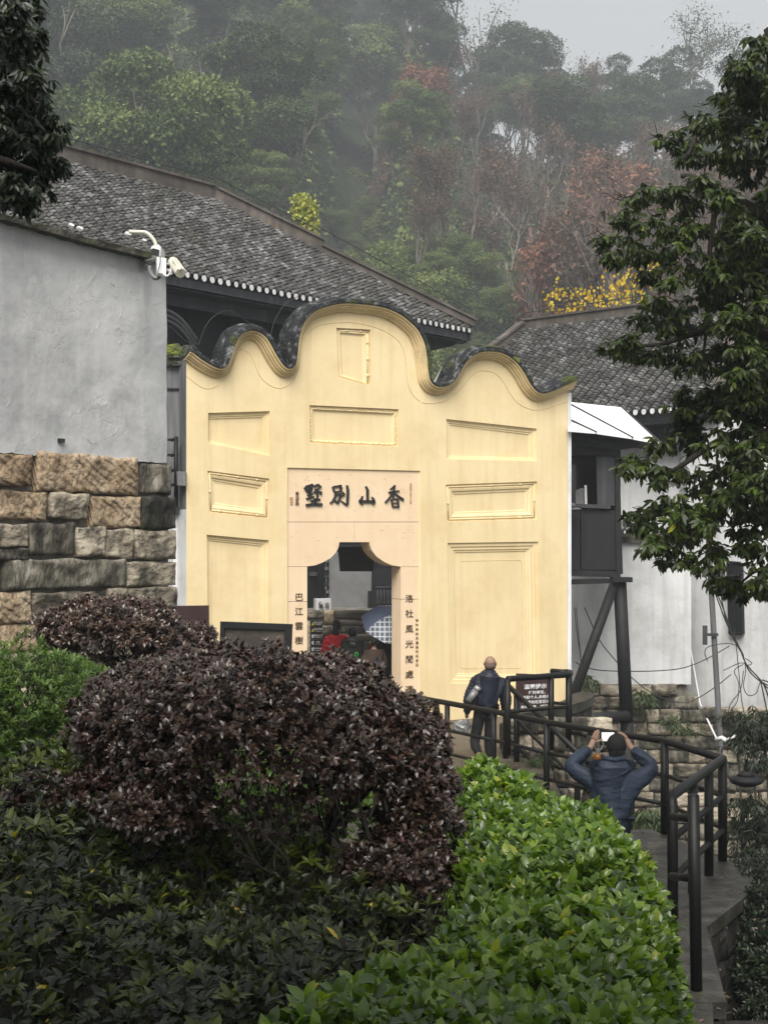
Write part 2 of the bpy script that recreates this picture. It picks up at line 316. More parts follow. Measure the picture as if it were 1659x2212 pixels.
# ------------------------------------------------------------------ planes seen from the eye: picture column -> point on a vertical wall
class Plane:
    def __init__(s, pxa, Ya, pxb, Yb):
        s.A = Vector(((pxa-CX)*Ya/F, Ya)); s.B = Vector(((pxb-CX)*Yb/F, Yb)); s.d = (s.B-s.A).normalized()
        s.n = Vector((-s.d.y, s.d.x, 0))              # away from the eye
        s.u = Vector((s.d.x, s.d.y, 0))
    def Y(s, px):
        k = (px-CX)/F; d = s.d; A = s.A               # A.x + t d.x = k (A.y + t d.y)
        t = (k*A.y - A.x) / (d.x - k*d.y); return A.y + t*d.y
    def pt(s, px, py, off=0.0):
        Y = s.Y(px); return P(px, py, Y) + s.n*off
# ================================================================== GROUND
KH = 1.65
def hill_h(X, Y): return np.maximum(-3.6, CZ + KH*(hill0(X/KH, Y/KH) - CZ))
def hill0(X, Y):
    s = X / np.maximum(Y, 1)
    grade = lerp(.62, .445, sstep(s, .015, .07))
    crest = lerp(150., 128., sstep(s, .0, .06))
    t = np.minimum(Y, crest) - 44
    h = .5 + grade*t - np.maximum(Y-crest, 0)*.25
    h = h - 14*np.exp(-((s+.018)/.030)**2)*sstep(Y, 50, 85)
    h = h + 1.2*np.sin(X*.21+1)*np.cos(Y*.16) + .6*np.sin(X*.5+Y*.33)
    near = -3.6 + 4.1*sstep(Y, 33, 44)
    return np.where(Y < 44, near, np.maximum(h, .3))
xs = np.concatenate([np.arange(-272, 273, 5.0)]); ys = np.concatenate([np.arange(-30, 48, 6.0), np.arange(48, 290, 3.0), np.arange(290, 620, 20.)])
gx, gy = np.meshgrid(xs, ys); gz = hill_h(gx, gy)
gv = np.stack([gx, gy, gz], -1).reshape(-1, 3); nx = len(xs)
gf = [(j*nx+i, j*nx+i+1, (j+1)*nx+i+1, (j+1)*nx+i) for j in range(len(ys)-1) for i in range(nx-1)]
me = bpy.data.meshes.new('ground'); me.from_pydata([tuple(v) for v in gv], [], gf); me.materials.append(M['hillground'])
me.polygons.foreach_set('use_smooth', [True]*len(gf)); tag(link('ground', me), 'wooded hillside rising behind the villa', kind='structure')
def slab(name, poly, z0, z1, mat, bevel=0, kind='structure', label=None):
    b = MB(); b.prism([(x, y, z1) for x, y in poly], (0, 0, z0-z1)); o = b.build(name, mat, bevel=bevel); tag(o, label, kind=kind); return o
def XY(px, Y): return ((px-CX)*Y/F, Y)
TZ, PZ = 0.0, -.3
# terrace before the gate, lower landing, steps between, bank under the shrubs, court behind the gate
slab('terrace', [(-4.6, 21.6), (2.6, 21.6), (3.0, 23.2), (4.05, 26), (4.05, 29), (-4.6, 25.3)], -4, TZ, M['paving'])
land = [XY(1010,18.2), (1.95,17.5), (3.35,17.9), (3.97,15.8), (3.74,14.7), (2.9,13.2), (2.55,11.0), (2.3,9.9), (1.2,9.2), (-.2,10.5), (-.6,18.2)]
slab('landing', land, -4, PZ, M['concrete'], .02)
for i, (ya, yb, xr) in enumerate([(18.1, 19.4, 2.35), (19.3, 20.6, 2.4), (20.5, 21.7, 2.45)]):
    slab('step', [(-.9, ya), (xr, ya), (xr+.05, yb), (-.9, yb)], -4, PZ + .1*(i+1) - (.001 if i == 2 else 0), M['paving'], .015)
slab('bank', [(-9, -3), (.9, -3), (1.05, 4), (1.0, 6.8), (.55, 8.6), (-.4, 10.2), (-1.2, 17), (-6.5, 17)], -4, 1.15, M['soil'])
slab('path', [(.9, -3), (4.2, -3), (4.2, 8.6), (2.4, 9.4), (.9, 9.4)], -4, -1.05, M['concrete'])
slab('lower_ledge', [(2.0,9.5),(5.2,9.5),(5.2,13.0),(2.0,13.0)], -4, -1.1, M['concrete'])
slab('courtyard', [(-4.5, 25.9), (4.2, 29.2), (4.2, 44), (-12, 44), (-12, 25.9)], -3.9, .14, M['paving'])

# ================================================================== GATE
YA, YB, YC, YD = 24.2, 25.15, 26.5, 28.35
PL = [Plane(403, YA, 621, YB), Plane(621, YB, 908, YC), Plane(908, YC, 1225, YD)]
def plane_of(px): return PL[0] if px < 621 else PL[1] if px < 908 else PL[2]
nb = (PL[1].n + (PL[0].n+PL[2].n)*.5).normalized()
def gp(px, py, off=0.0): return plane_of(px).pt(px, py) + nb*off
cap_raw = [(403,761),(410,764),(425,776),(441,786),(454,793),(466.5,797),(477.5,794),(484,784),(491,764),(498,745),(510,726),(529,716),(545,717),(560,725),(572,739),(582,757),(593,776),(603,790),(613,797),(622,795),(628,786),(631,768),(633,746),(637,722),(645,700),(660.5,681),(678,670),(697,664),(716,659),(734,657),(752,657),(770,659),(798,662),(825,668),(846,677),(862,687),(878,700),(891,714),(900,730),(907,748),(911,770),(913,790),(915,808),(918,822),(926,832),(938,836),(950,835),(961,830),(971,822),(979,809),(987,794),(995,782),(1005,773),(1015,766),(1026,762),(1040,760),(1056,760.5),(1070,763),(1084,769),(1099,780),(1109,791),(1119,805),(1128,821),(1136,834),(1146,845),(1156,850),(1168,849.5),(1184,844),(1204,835),(1232,823)]
def smooth_curve(p, sub=3, it=2):
    out = []
    for i in range(len(p)-1):
        p0 = p[max(i-1,0)]; p1 = p[i]; p2 = p[i+1]; p3 = p[min(i+2, len(p)-1)]
        for k in range(sub):
            t = k/sub
            out.append(tuple(.5*((2*p1[j]) + (-p0[j]+p2[j])*t + (2*p0[j]-5*p1[j]+4*p2[j]-p3[j])*t*t + (-p0[j]+3*p1[j]-3*p2[j]+p3[j])*t**3) for j in (0,1)))
    out.append(tuple(p[-1])); return out
cap_c = smooth_curve(cap_raw)
gate = empty('gate', gp(768, 1545), 'tall cream-yellow gate wall with three wave-shaped humps and dark carved lettering', 'gate')
holes = {0: [[(450,892),(583,888),(583,985),(450,957)], [(449,1017),(582,1034),(582,1120),(452,1107)], [(447,1155),(581,1167),(581,1520),(452,1508)]],
         1: [[(727,708),(800,712),(801,832),(731,815)], [(669,875),(861,884),(861,965),(670,957)]],
         2: [[(964,905),(1159,926),(1159,996),(965,992)], [(963,1047),(1160,1040),(1160,1122),(965,1127)], [(967,1173),(1162,1170),(1166,1480),(972,1476)]]}
segs = [(403, 621, 1560), (621, 908, 1010), (908, 1225, 1560)]
def fill(loops, pl, off):
    pts = [[Vector((x, y, 0)) for x, y in lp] for lp in loops]
    tris = tessellate_polygon(pts); flat = [p for lp in loops for p in lp]
    return [pl.pt(x, y) + nb*off for x, y in flat], [tuple(t) for t in tris]
fb = MB(); bb = MB()
for i, (x0, x1, yb) in enumerate(segs):
    top = [p for p in cap_c if x0 < p[0] < x1]
    ytop = lambda x: np.interp(x, [p[0] for p in cap_c], [p[1] for p in cap_c])
    # keep the curve single valued where it hangs over
    outer = [(x0, float(ytop(x0)))] + top + [(x1, float(ytop(x1)))] + [(x1, yb), (x0, yb)]
    if i == 1: outer[-2] = (x1, 1017)
    v, f = fill([outer] + holes[i], PL[i], 0); fb.add(v, f)
    back = [(x0, float(ytop(x0)))] + top + [(x1, float(ytop(x1)))] + [(x1, 1560 if i != 1 else 1150), (x0, 1560 if i != 1 else 1150)]
    v, f = fill([back], PL[i], .62); bb.add(v, [t[::-1] for t in f])
# returns at both ends
for x in (1225,):
    y0 = float(np.interp(x, [p[0] for p in cap_c], [p[1] for p in cap_c]))
    fb.add([gp(x-.01, y0) if x>1000 else gp(x, y0), gp(x-.01 if x>1000 else x, 1560), gp(x-.01 if x>1000 else x, 1560, .62), gp(x-.01 if x>1000 else x, y0, .62)], [(0,1,2,3)])
yl = cap_c[0][1]
for ya_, yb_, mt_ in ((yl, 1100, 'pilaster'), (1100, 1560, 'stucco2')):
    b = MB(); b.add([gp(403, ya_), gp(403, yb_), gp(403, yb_, .62), gp(403, ya_, .62)], [(0,1,2,3)]); b.build('end_face', M[mt_], gate, fixn=False)
fb.build('wall', M['yellow'], gate, fixn=False); bb.build('back_wall', M['stucco2'], gate, fixn=False)
# pink stone portal, laid in slabs
def arcpts(): return [(735,1171),(733,1183),(727.5,1193.5),(716.5,1205),(700,1214.5),(683.6,1221),(665,1223.5)], [(799.5,1171),(801,1178),(805,1189),(815,1202),(832,1214),(848,1221),(867,1224)]
LA, RA = arcpts()
G = .5
pink = [[(622,1013),(907,1019),(907,1127),(622,1127)],
        [(622,1128),(767,1128)] + [(767,1171)] + LA + [(622,1223.5)],
        [(767.6,1128),(907,1128),(907,1224)] + RA[::-1] + [(767.6,1171)],
        [(622,1224.3),(665.5,1224.3),(665.5,1299),(622,1299)], [(622,1300),(665.5,1300),(665.5,1560),(622,1560)],
        [(867.5,1224.7),(907,1224.7),(907,1294),(867.5,1294)], [(867.5,1295),(907,1295),(907,1560),(867.5,1560)]]
labels = ['pink lintel slab carved with four large characters', None, None, None, None, None, None]
for k, lp in enumerate(pink):
    b = MB(); v, f = fill([lp], PL[1], .03); b.add(v, f)
    n = len(lp); dp = .36
    q0 = [PL[1].pt(x, y) + nb*.03 for x, y in lp]; q1 = [PL[1].pt(x, y) + nb*dp for x, y in lp]
    b.add(q0+q1, [(i, (i+1) % n, n+(i+1) % n, n+i) for i in range(n)])
    o = b.build('portal_slab', M['pink'], gate); 
    if labels[k]: o['label'] = labels[k]
# recess reveals of the portal; top strip painted darker for its shadow line
b = MB(); v = [PL[1].pt(621,1010), PL[1].pt(908,1017), PL[1].pt(908,1019)+nb*.03, PL[1].pt(621,1013)+nb*.03]; b.add(v, [(0,1,2,3)]); b.build('portal_reveal', M['yellow_shade_dirt'], gate, fixn=False)
b = MB(); b.add([PL[1].pt(908,1017), PL[1].pt(908,1560), PL[1].pt(907,1560)+nb*.03, PL[1].pt(907,1019)+nb*.03], [(0,1,2,3)]); b.build('portal_reveal', M['yellow'], gate, fixn=False)
# stepped panels
def qi(q, t, side_l=1, side_t=1, side_b=1):
    (ax,ay),(bx,by),(cx_,cy_),(dx,dy) = q
    w = t
    return [(ax+w*side_l, ay+w*side_t*1.0), (bx-w, by+w*side_t), (cx_-w, cy_-w*side_b), (dx+w*side_l, dy-w*side_b)]
def panel(i, q, prof, sl=1, sb=1, stt=1):
    b = MB(); pl = PL[i]; prev = [pl.pt(x, y) for x, y in q]; po = 0
    for (t, off) in prof:
        cur = [pl.pt(x, y) + nb*off for x, y in qi(q, t, sl, stt, sb)]
        b.add(prev+cur, [(k, (k+1) % 4, 4+(k+1) % 4, 4+k) for k in range(4)]); prev = cur
    b.add(prev, [(0,1,2,3)])
    o = b.build('recessed_panel', M['yellow'], gate, fixn=False); return o
PR = [(0,.035),(3,.035),(4,.05),(8,.05),(9,.065),(12,.065),(13,.08)]
PR2 = [(0,.03),(9,.03),(9.5,.02),(14,.03),(16,.055),(20,.055),(21,.07)]
panel(0, holes[0][0], PR, sl=.25, sb=.5)['label'] = 'shallow carved panel, topmost on the left wing'
panel(0, holes[0][1], PR2, sl=.7)
panel(0, holes[0][2], PR, sl=.6)
panel(1, holes[1][0], [(0,.05),(5,.05),(6,.035),(9,.035),(10,.06),(13,.07)], sb=.5)['label'] = 'upright panel with bamboo moulding under the central hump'
panel(1, holes[1][1], [(0,.035),(2,.045),(8,.03),(9,.06),(12,.07)], sb=.6)['label'] = 'wide panel edged with a roughly carved frame'
panel(2, holes[2][0], PR, sb=.6)
panel(2, holes[2][1], PR2)
panel(2, holes[2][2], [(0,.03),(8,.03),(9,.05),(15,.05),(17,.07),(20,.07),(21,.085)])
# carved bamboo rods and rope beads on panels
def rod(pts, r, off, i, name='bamboo_moulding', knots=0, mat='yellow'):
    b = MB(); q = [PL[i].pt(x, y)+nb*off for x, y in pts]; b.tube(q, r, 6)
    for k in range(knots):
        t = (k+.5)/knots; p = q[0].lerp(q[-1], t); d = (q[-1]-q[0]).normalized()*.025
        b.tube([p-d, p+d], r*1.5, 6)
    return b.build(name, M[mat], gate, smooth=True)
rod([(795.5,722),(797,828)], .016, .04, 1, knots=3); rod([(735,713.5),(796,716)], .016, .04, 1, knots=2)
for q in (holes[2][1], holes[0][1]):
    i = 2 if q[0][0] > 900 else 0
    qq = qi(q, 5); rod([qq[0], qq[1]], .012, .022, i, knots=3); rod([qq[1], qq[2]], .012, .022, i, knots=1); rod([qq[3], qq[2]], .012, .022, i, knots=3); rod([qq[0], qq[3]], .012, .022, i, knots=1)
b = MB()      # rough rope-like carving round the wide panel
q = qi(holes[1][1], 4.5)
for a, c in ((q[0],q[1]),(q[1],q[2]),(q[3],q[2]),(q[0],q[3])):
    L_ = math.hypot(c[0]-a[0], c[1]-a[1]); n = int(L_/3)
    for k in range(n):
        t = (k+.5)/n; p = PL[1].pt(lerp(a[0],c[0],t)+random.uniform(-1,1), lerp(a[1],c[1],t)+random.uniform(-1.2,1.2))+nb*.035
        b.ball(p, (random.uniform(.010,.017),)*3, 5, 4)
tag(b.build('rope_carving', M['yellow'], gate, smooth=True), kind='stuff')
# thin beads: rounded field line in the tall right panel, inner lines of panels
def bead(pts, i, r=.006, off=.0, mat='yellow_shade_dirt', name='incised_line'):
    b = MB(); b.tube([PL[i].pt(x, y)+nb*off for x, y in pts], r, 5); return b.build(name, M[mat], gate)
bead([(1002,1212),(1128,1210),(1132,1216),(1134,1438),(1128,1444),(1004,1445),(998,1439),(998,1218),(1002,1212)], 2, .0055, .085)
bead([(462,1203),(463,1500)], 0, .005, .08)
bead([(464,905),(570,903),(571,978)], 0, .004, .08); bead([(467,1043),(564,1054),(565,1100)], 0, .004, .07)
# incised line following the humps
def cv2(pts, x0, y0, k=.3660): return [(x0+a*k, y0+c*k) for a, c in pts]
ln1 = cv2([(198,560),(240,595),(290,628),(335,635),(385,615)], 331.1, 607.1)
ln2 = cv2([(465,435),(490,412),(530,405),(570,430),(600,490),(630,560),(680,610),(740,632),(790,620)], 331.1, 607.1)
ln2b = cv2([(793,618),(825,590),(850,545)], 331.1, 607.1)
ln3 = cv2([(905,315),(950,275),(1000,256),(1100,245),(1200,248),(1330,280),(1420,330),(1470,390),(1490,480),(1500,600),(1530,670),(1573,710)], 331.1, 607.1)
ln4 = cv2([(225,716),(280,722),(370,705),(450,640),(500,580),(550,535),(600,530),(660,545),(710,600),(750,670),(800,725),(870,757),(930,760),(1000,740),(1082,712)], 827.9, 607.1)
for i, l in ((0,ln1),(0,ln2),(1,ln2b),(1,ln3),(2,ln4)): bead(smooth_curve(l), i, .0065, -.001)
# cap: yellow stepped moulding and dark ridge following the wave
def sweep(name, prof, mats, mi, seam=1, smooth=True, noise=0, name_parent=None):
    n = len(cap_c); rows = []
    Q = [gp(x, y) for x, y in cap_c]
    for k in range(n):
        a = Q[max(k-3,0)]; c = Q[min(k+3,n-1)]; t = (c-a).normalized()
        pl = plane_of(cap_c[k][0]); nn = pl.n
        up = t.cross(nn).normalized()
        # curvature limit for concave places
        b_, d_ = Q[max(k-6,0)], Q[min(k+6,n-1)]
        mid = (b_+d_)*.5 - Q[k]; conc = max(0, mid.dot(up)); lim = 1/(1+conc*14)
        row = []
        for j, (d, h) in enumerate(prof):
            hh = h*lim if h > 0 else h
            p = Q[k] + nb*d + up*hh
            if noise and h > 0: p = p + up*(mnoise.noise(p*4.5)*noise) + nb*mnoise.noise(p*5+Vector((7,1,3)))*noise*.6
            row.append(p)
        rows.append(row)
    b = MB(); m = len(prof)
    vs = [p for r in rows for p in r]; fs = []
    for k in range(n-1):
        for j in range(m-1): fs.append((k*m+j, (k+1)*m+j, (k+1)*m+j+1, k*m+j+1))
    b.add(vs, fs); 
    b.add(rows[0], [tuple(range(m))]); b.add(rows[-1], [tuple(range(m))[::-1]])
    return b, rows
b, _ = sweep('moulding', [(-.19,.0),(-.19,-.035),(-.145,-.05),(-.145,-.075),(-.11,-.085),(-.10,-.105),(-.06,-.115),(-.055,-.14),(-.02,-.15),(0.0,-.165)], 0, 0)
b.build('cap_moulding', M['yellow_shade_dirt'], gate, smooth=False, fixn=False)
b, rows = sweep('cap', [(-.20,-.012),(-.225,.0),(-.22,.07),(-.10,.10),(-.09,.12),(.06,.125),(.08,.145),(.16,.155),(.22,.16),(.28,.15),(.34,.12),(.42,.07),(.50,.04),(.50,-.03),(.42,-.04),(.42,-.12)], 0, 0, noise=.018)
o = b.build('cap_ridge', [M['cap'], M['capmoss']], gate, smooth=False, fixn=False)
mi = []
for p in o.data.polygons:
    c = p.center + gate.location; x = CX + F*c.x/c.y
    ns = mnoise.noise(c*2.3)
    mi.append(1 if (x < 505 and ns > -.15) or (x < 560 and ns > .25) or (abs(x-935) < 20 and ns > .2) else 0)
o.data.polygons.foreach_set('material_index', mi)
# thin lightning-protection wire looping over the cap
wb_ = []
def wire(b, pts, r=.008, seg=5): b.tube(pts, r, seg)
Yg = lambda x: gp(x, 800).y + .25
wb = MB(); wb_.append(wb); wire(wb, [P(x, y, Yg(x)) for x, y in smooth_curve([(430,745),(440,715),(455,690),(478,674),(500,672),(520,684),(548,706)])], .006)
wb = MB(); wb_.append(wb); wire(wb, [P(x, y, Yg(x)) for x, y in smooth_curve([(582,750),(588,710),(600,680),(618,655),(645,640)])], .006)
wb = MB(); wb_.append(wb); wire(wb, [P(x, y, Yg(x)) for x, y in smooth_curve([(903,690),(915,715),(935,770),(945,795),(955,785),(965,768),(985,745),(1010,733),(1050,730),(1085,737),(1115,750)])], .006)
wb = MB(); wb_.append(wb); wire(wb, [P(365,703,25), P(400,735,25), P(425,750,25)], .006)
for wb in wb_: wb.build('lightning_wire', M['cable'], gate)
# right end: white plaster edge
b = MB(); e0, e1 = PL[2].pt(1225.3, 848), PL[2].pt(1233, 848); z0 = P(0, 1560, YD).z
b.obox(((e0.x+e1.x)/2, (e0.y+e1.y)/2+.1, (e0.z+z0)/2), (abs(e1.x-e0.x)/2,0,0), (0,.12,0), (0,0,(e0.z-z0)/2)); b.build('plaster_edge', M['stucco2'], gate)
# left grey pilaster with its cornice and a white lower half
b = MB(); b.prism([P(362,790,24.5), P(402.6,790,24.5), P(402.6,1096,24.5), P(362,1096,24.5)], (-.25,.42,0)); b.build('pilaster', M['pilaster'], gate)
b = MB()
for (x0,x1,y0,y1,dy) in ((358,406,781,790,.10),(360,404,772,781,.06),(366,407,764,772,.12)): b.prism([P(x0,y0,24.5-dy), P(x1,y0,24.5-dy), P(x1,y1,24.5-dy), P(x0,y1,24.5-dy)], (-.25,.5+dy,0))
b.prism([P(362,838,24.47), P(403,838,24.47), P(403,842,24.47), P(362,842,24.47)], (-.2,.3,0))
b.build('cornice', M['cap'], gate)
b = MB(); b.prism([P(362,745,24.6), P(385,741,24.6), P(408,765,24.45), P(362,766,24.6)], (-.2,.5,0)); b.build('cap_finial', M['capmoss'], gate)
b = MB(); b.prism([P(374,1110,24.55), P(402,1110,24.55), P(402,1560,24.55), P(374,1560,24.55)], (-.2,.4,0)); b.build('white_pier', M['stucco2'], gate)
b = MB(); b.prism([P(370,1096,24.45), P(404,1096,24.45), P(404,1110,24.45), P(370,1110,24.45)], (-.2,.5,0)); b.build('ledge', M['greywood'], gate)

# --- lettering: four large brush characters drawn stroke by stroke
def stroke(b, pts, off, s0=2.765, x0=1100, y0=1850):
    """pts: (x, y, half width) in the close-up; built as one raised flat ribbon"""
    q = [((x0+x/s0)*.55190, (y0+y/s0)*.55190, w/s0*.5519) for x, y, w in pts]
    Lp, Rp = [], []
    for i, (x, y, w) in enumerate(q):
        a = q[max(i-1,0)]; c = q[min(i+1,len(q)-1)]; dx, dy = c[0]-a[0], c[1]-a[1]; l = math.hypot(dx, dy) or 1
        Lp.append((x-dy/l*w, y+dx/l*w)); Rp.append((x+dy/l*w, y-dx/l*w))
    d = (q[-1][0]-q[-2][0], q[-1][1]-q[-2][1]); l = math.hypot(*d) or 1
    lp = Lp + [(q[-1][0]+d[0]/l*q[-1][2]*.7, q[-1][1]+d[1]/l*q[-1][2]*.7)] + Rp[::-1]
    b.prism([PL[1].pt(x, y)+nb*off for x, y in lp], nb*(.03-off+.002))
chars = {
 'xiang': [[(1240,138,10),(1215,162,9),(1186,180,4)], [(1168,214,9),(1240,202,8),(1282,196,7)], [(1232,165,6),(1224,205,8),(1218,272,8)], [(1212,222,8),(1180,272,9),(1135,322,8)], [(1232,222,7),(1280,262,11),(1322,290,14),(1328,300,6)],
           [(1200,290,8),(1206,330,9),(1214,372,8)], [(1202,292,6),(1240,282,7),(1266,288,8)], [(1268,284,9),(1272,330,9),(1274,378,9)], [(1212,330,5),(1262,325,5)], [(1216,370,6),(1270,366,7)]],
 'shan': [[(922,148,8),(942,190,13),(940,250,12),(942,305,11)], [(888,252,5),(876,285,12),(856,312,13)], [(858,312,14),(930,312,15),(1010,312,15)], [(988,262,4),(1002,285,13),(1012,325,15),(995,345,6)], [(858,315,12),(886,348,5)]],
 'bie': [[(566,152,10),(575,190,10),(590,215,9)], [(572,152,10),(620,146,11),(655,140,10)], [(640,132,10),(655,165,13),(650,205,10)], [(588,212,10),(650,200,10)], [(600,215,13),(592,262,12),(565,310,10),(538,330,7)],
         [(600,240,10),(650,232,12),(655,262,10)], [(655,245,11),(635,290,11),(615,335,9)], [(615,335,7),(590,300,8)], [(668,210,9),(690,235,12),(672,252,6)], [(718,135,9),(728,190,13),(726,280,12),(722,345,12)], [(726,350,9),(700,340,9),(655,305,4)]],
 'shu': [[(262,158,12),(280,190,13),(298,215,10)], [(272,152,12),(310,142,13),(345,128,11)], [(345,128,12),(335,165,12),(322,208,10)], [(285,182,7),(335,172,7)], [(312,142,8),(318,200,8),(322,262,9)], [(290,212,9),(335,204,9)], [(290,245,9),(345,232,10)], [(280,285,11),(320,272,11),(360,262,9)],
         [(360,150,10),(405,130,13),(435,150,11),(400,182,8)], [(372,178,9),(405,196,10)], [(355,212,10),(400,205,10),(440,212,12),(438,240,6)], [(398,200,11),(400,250,11),(396,285,10),(372,280,5)], [(328,312,11),(380,300,11),(425,290,11)], [(375,285,12),(378,340,12)], [(275,352,15),(360,342,14),(445,345,16)]]}
for nm, st in chars.items():
    b = MB()
    for s_ in st: stroke(b, s_, .0)
    o = b.build('carved_character', M['ink'], gate); o['label'] = {'xiang':'first carved character from the right','shan':'second carved character from the right','bie':'third carved character from the right','shu':'leftmost carved character'}[nm]
ux = PL[1].u; nf = -PL[1].n
def gtext(name, body, px, py, hpx, mat, xs=1.0, bold=0, rot=0, spacing=1.0):
    p = PL[1].pt(px, py)+nb*.022; Y = p.y; sz = hpx*Y/F
    return text(name, body, sz, p, ux, mat, gate, bold*sz, .002, xs, spacing, nf)
def col_text(name, s, px, y0, dy, h, mat, bold=0):
    for k, ch in enumerate(s): gtext(name, ch, px, y0+dy*k, h, mat, 1.15, bold)
col_text('couplet_character', '洛社風光閒處適', 885.5, 1294, 32.8, 18, M['inkbrown'], .006)
col_text('couplet_character', '巴江雲樹', 647.5, 1291, 31.2, 18, M['inkbrown'], .006)
col_text('small_inscription', '戊戌四十年十二月', 888.5, 1046, 5.6, 5, M['inkfaint'], .01)
col_text('small_inscription', '書法家題', 643.5, 1066, 7.6, 8, M['inkbrown'], 0)
col_text('small_inscription', '甲午年秋月重修刊石吉日', 902.2, 1341, 9.6, 7, M['inkbrown'], 0)
b = MB()
for (cx_, cy_) in ((631,1077.5),(631.5,1087)):
    for (a,c,d,e) in ((-3.4,-3.6,3.4,-3),(-3.4,3,3.4,3.6),(-3.4,-3,-2.8,3),(2.8,-3,3.4,3),(-2,-1.5,1.8,-1),(-.3,-1,.3,2),(-1.8,1,1.6,1.5)):
        b.prism([PL[1].pt(cx_+x, cy_+y)+nb*.02 for x, y in ((a,c),(d,c),(d,e),(a,e))], nb*.012)
b.build('seal_stamp', M['inkfaint'], gate)
# shallow chips in the pink stone
b = MB()
for _ in range(46):
    x = random.uniform(628,900); y = random.choice([random.uniform(1135,1168), random.uniform(1025,1165)])
    b.prism([PL[1].pt(x+a, y+c)+nb*.0285 for a, c in ((0,0),(random.uniform(3,8),random.uniform(-.6,1.2)),(random.uniform(2,5),1.2))], nb*.003)
tag(b.build('stone_chips', M['inkfaint'], gate), kind='stuff')
# ================================================================== TILED ROOFS
def roof(name, label, E, u, n, rise, run, a0, a1, clip, spacing, course, rad, parent_mat=None, eave_ends=True):
    """E: point on the eave, u along the eave, n horizontal direction up the slope"""
    root = empty(name, E, label, 'roof' if 'wing' in name else 'building'); s = (n*run + Vector((0,0,rise))); SL = s.length; s = s/SL; nm = u.cross(s).normalized()
    if nm.z < 0: nm = -nm
    b = MB(); pan = MB(); ends = MB(); nc = int((a1-a0)/spacing); nr = int(SL/course)
    for i in range(nc):
        a = a0 + (i+.5)*spacing; prof = [(math.cos(t), math.sin(t)) for t in (math.pi, math.pi*.74, math.pi*.5, math.pi*.26, 0)]
        wob = random.uniform(-.012,.012)
        for j in range(nr):
            bb_ = j*course
            lo, hi = clip(bb_)
            if not (lo <= a <= hi): continue
            jr = random.uniform(-.012,.012); r = rad*random.uniform(.9,1.1); rr = random.random()**1.5; tl = random.uniform(.014,.035)
            vs = []
            for (bb2, lift, k) in ((bb_-.02, tl, 1.0), (bb_+course*1.35, -.002, .86)):
                for (c, sn) in prof: vs.append(E + u*(a+c*r*k+jr+wob) + s*bb2 + nm*(sn*r*1.0*k+lift+.03))
            vs += [E + u*(a+c*r*.99+jr+wob) + s*(bb_-.02) + nm*(sn*r*.75+.005) for (c, sn) in prof]
            b.add(vs, [(k, k+1, 6+k, 5+k) for k in range(4)] + [(10+k, 11+k, 1+k, k) for k in range(4)], 0, rr)
            # concave pan between two ribs
            ap = a + spacing*.5; vs = []
            for (bb2, lift) in ((bb_, .022+random.uniform(0,.01)), (bb_+course*1.2, 0)):
                for (c, h) in ((-.5,.022),(-.17,0),(.17,0),(.5,.022)): vs.append(E + u*(ap+c*spacing*.8) + s*bb2 + nm*(h+lift))
            pan.add(vs, [(k, k+1, 5+k, 4+k) for k in range(3)], 0, random.random()*.5)
        lo, hi = clip(0)
        if eave_ends and lo <= a <= hi:
            c = E + u*a - s*.05 + nm*.03; zz = Vector((0,0,1)); q_ = rad*random.uniform(.60,.78)
            pts = [c + u*(math.cos(t)*q_) + zz*(math.sin(t)*q_*1.05 - .01) for t in np.linspace(0, -math.pi, 8)] + [c + u*(-q_*.8)+zz*.045, c + zz*.06, c + u*(q_*.8)+zz*.045]
            ends.prism(pts, -n*.012)
    tag(b.build('roof_tiles', M['tile'], root, rnd=True, fixn=False), kind='stuff'); tag(pan.build('pan_tiles', M['pan'], root, rnd=True, fixn=False), kind='stuff')
    if eave_ends: tag(ends.build('tile_ends', M['white'], root), kind='stuff')
    bed = MB(); lo0, hi0 = clip(0); lo1, hi1 = clip(SL)
    q = [E+u*lo0-nm*.02, E+u*hi0-nm*.02, E+u*hi1+s*SL-nm*.02, E+u*lo1+s*SL-nm*.02]; bed.prism(q, -nm*.08); bed.build('roof_bed', M['tilebed'], root)
    return root, s, nm, SL
# left hall: eave corner seen at (1022,715)
uL = Vector((.645,.764,0)).normalized(); nL = Vector((-uL.y, uL.x, 0)); EL = P(1020, 716, 36.0)
LEN = 19.0; hip = 5.25
runL, riseL = 3.95, 2.95; SLL = math.hypot(runL, riseL)
hall, sL, nmL, _ = roof('tiled_hall', 'long grey-tiled hall roof descending behind the left of the yellow gate', EL, uL, nL, riseL, runL, -LEN, 0, lambda b: (-LEN, -hip*b/SLL), .225, .115, .08)
R0 = EL - uL*hip + nL*runL + Vector((0,0,riseL)); R1 = R0 - uL*(LEN-hip)
def ridge(root, pts, w, h, mat='ridge', name='ridge'):
    b = MB(); 
    for a, c in zip(pts[:-1], pts[1:]):
        d = (c-a).normalized(); side = d.cross(Vector((0,0,1))).normalized(); upv = side.cross(d)
        b.obox((a+c)/2+upv*h*.5, (c-a)/2, side*w/2, upv*h/2); b.obox((a+c)/2+upv*(h+.03), (c-a)/2, side*(w/2+.05), upv*.03)
    return b.build(name, M[mat], root)
ridge(hall, [R0, R1], .2, .33)
mid = R0.lerp(EL, .40) + Vector((0,0,.05))
ridge(hall, [R0, mid], .2, .30); ridge(hall, [mid, EL+Vector((0,0,.12))], .18, .16)
b = MB()     # wire run along the ridge
for a, c in ((R1,R0),(R0,mid),(mid,EL)): b.tube([a+Vector((0,0,.62)), c+Vector((0,0,.55))], .012, 4)
b.build('ridge_wire', M['cable'], hall)
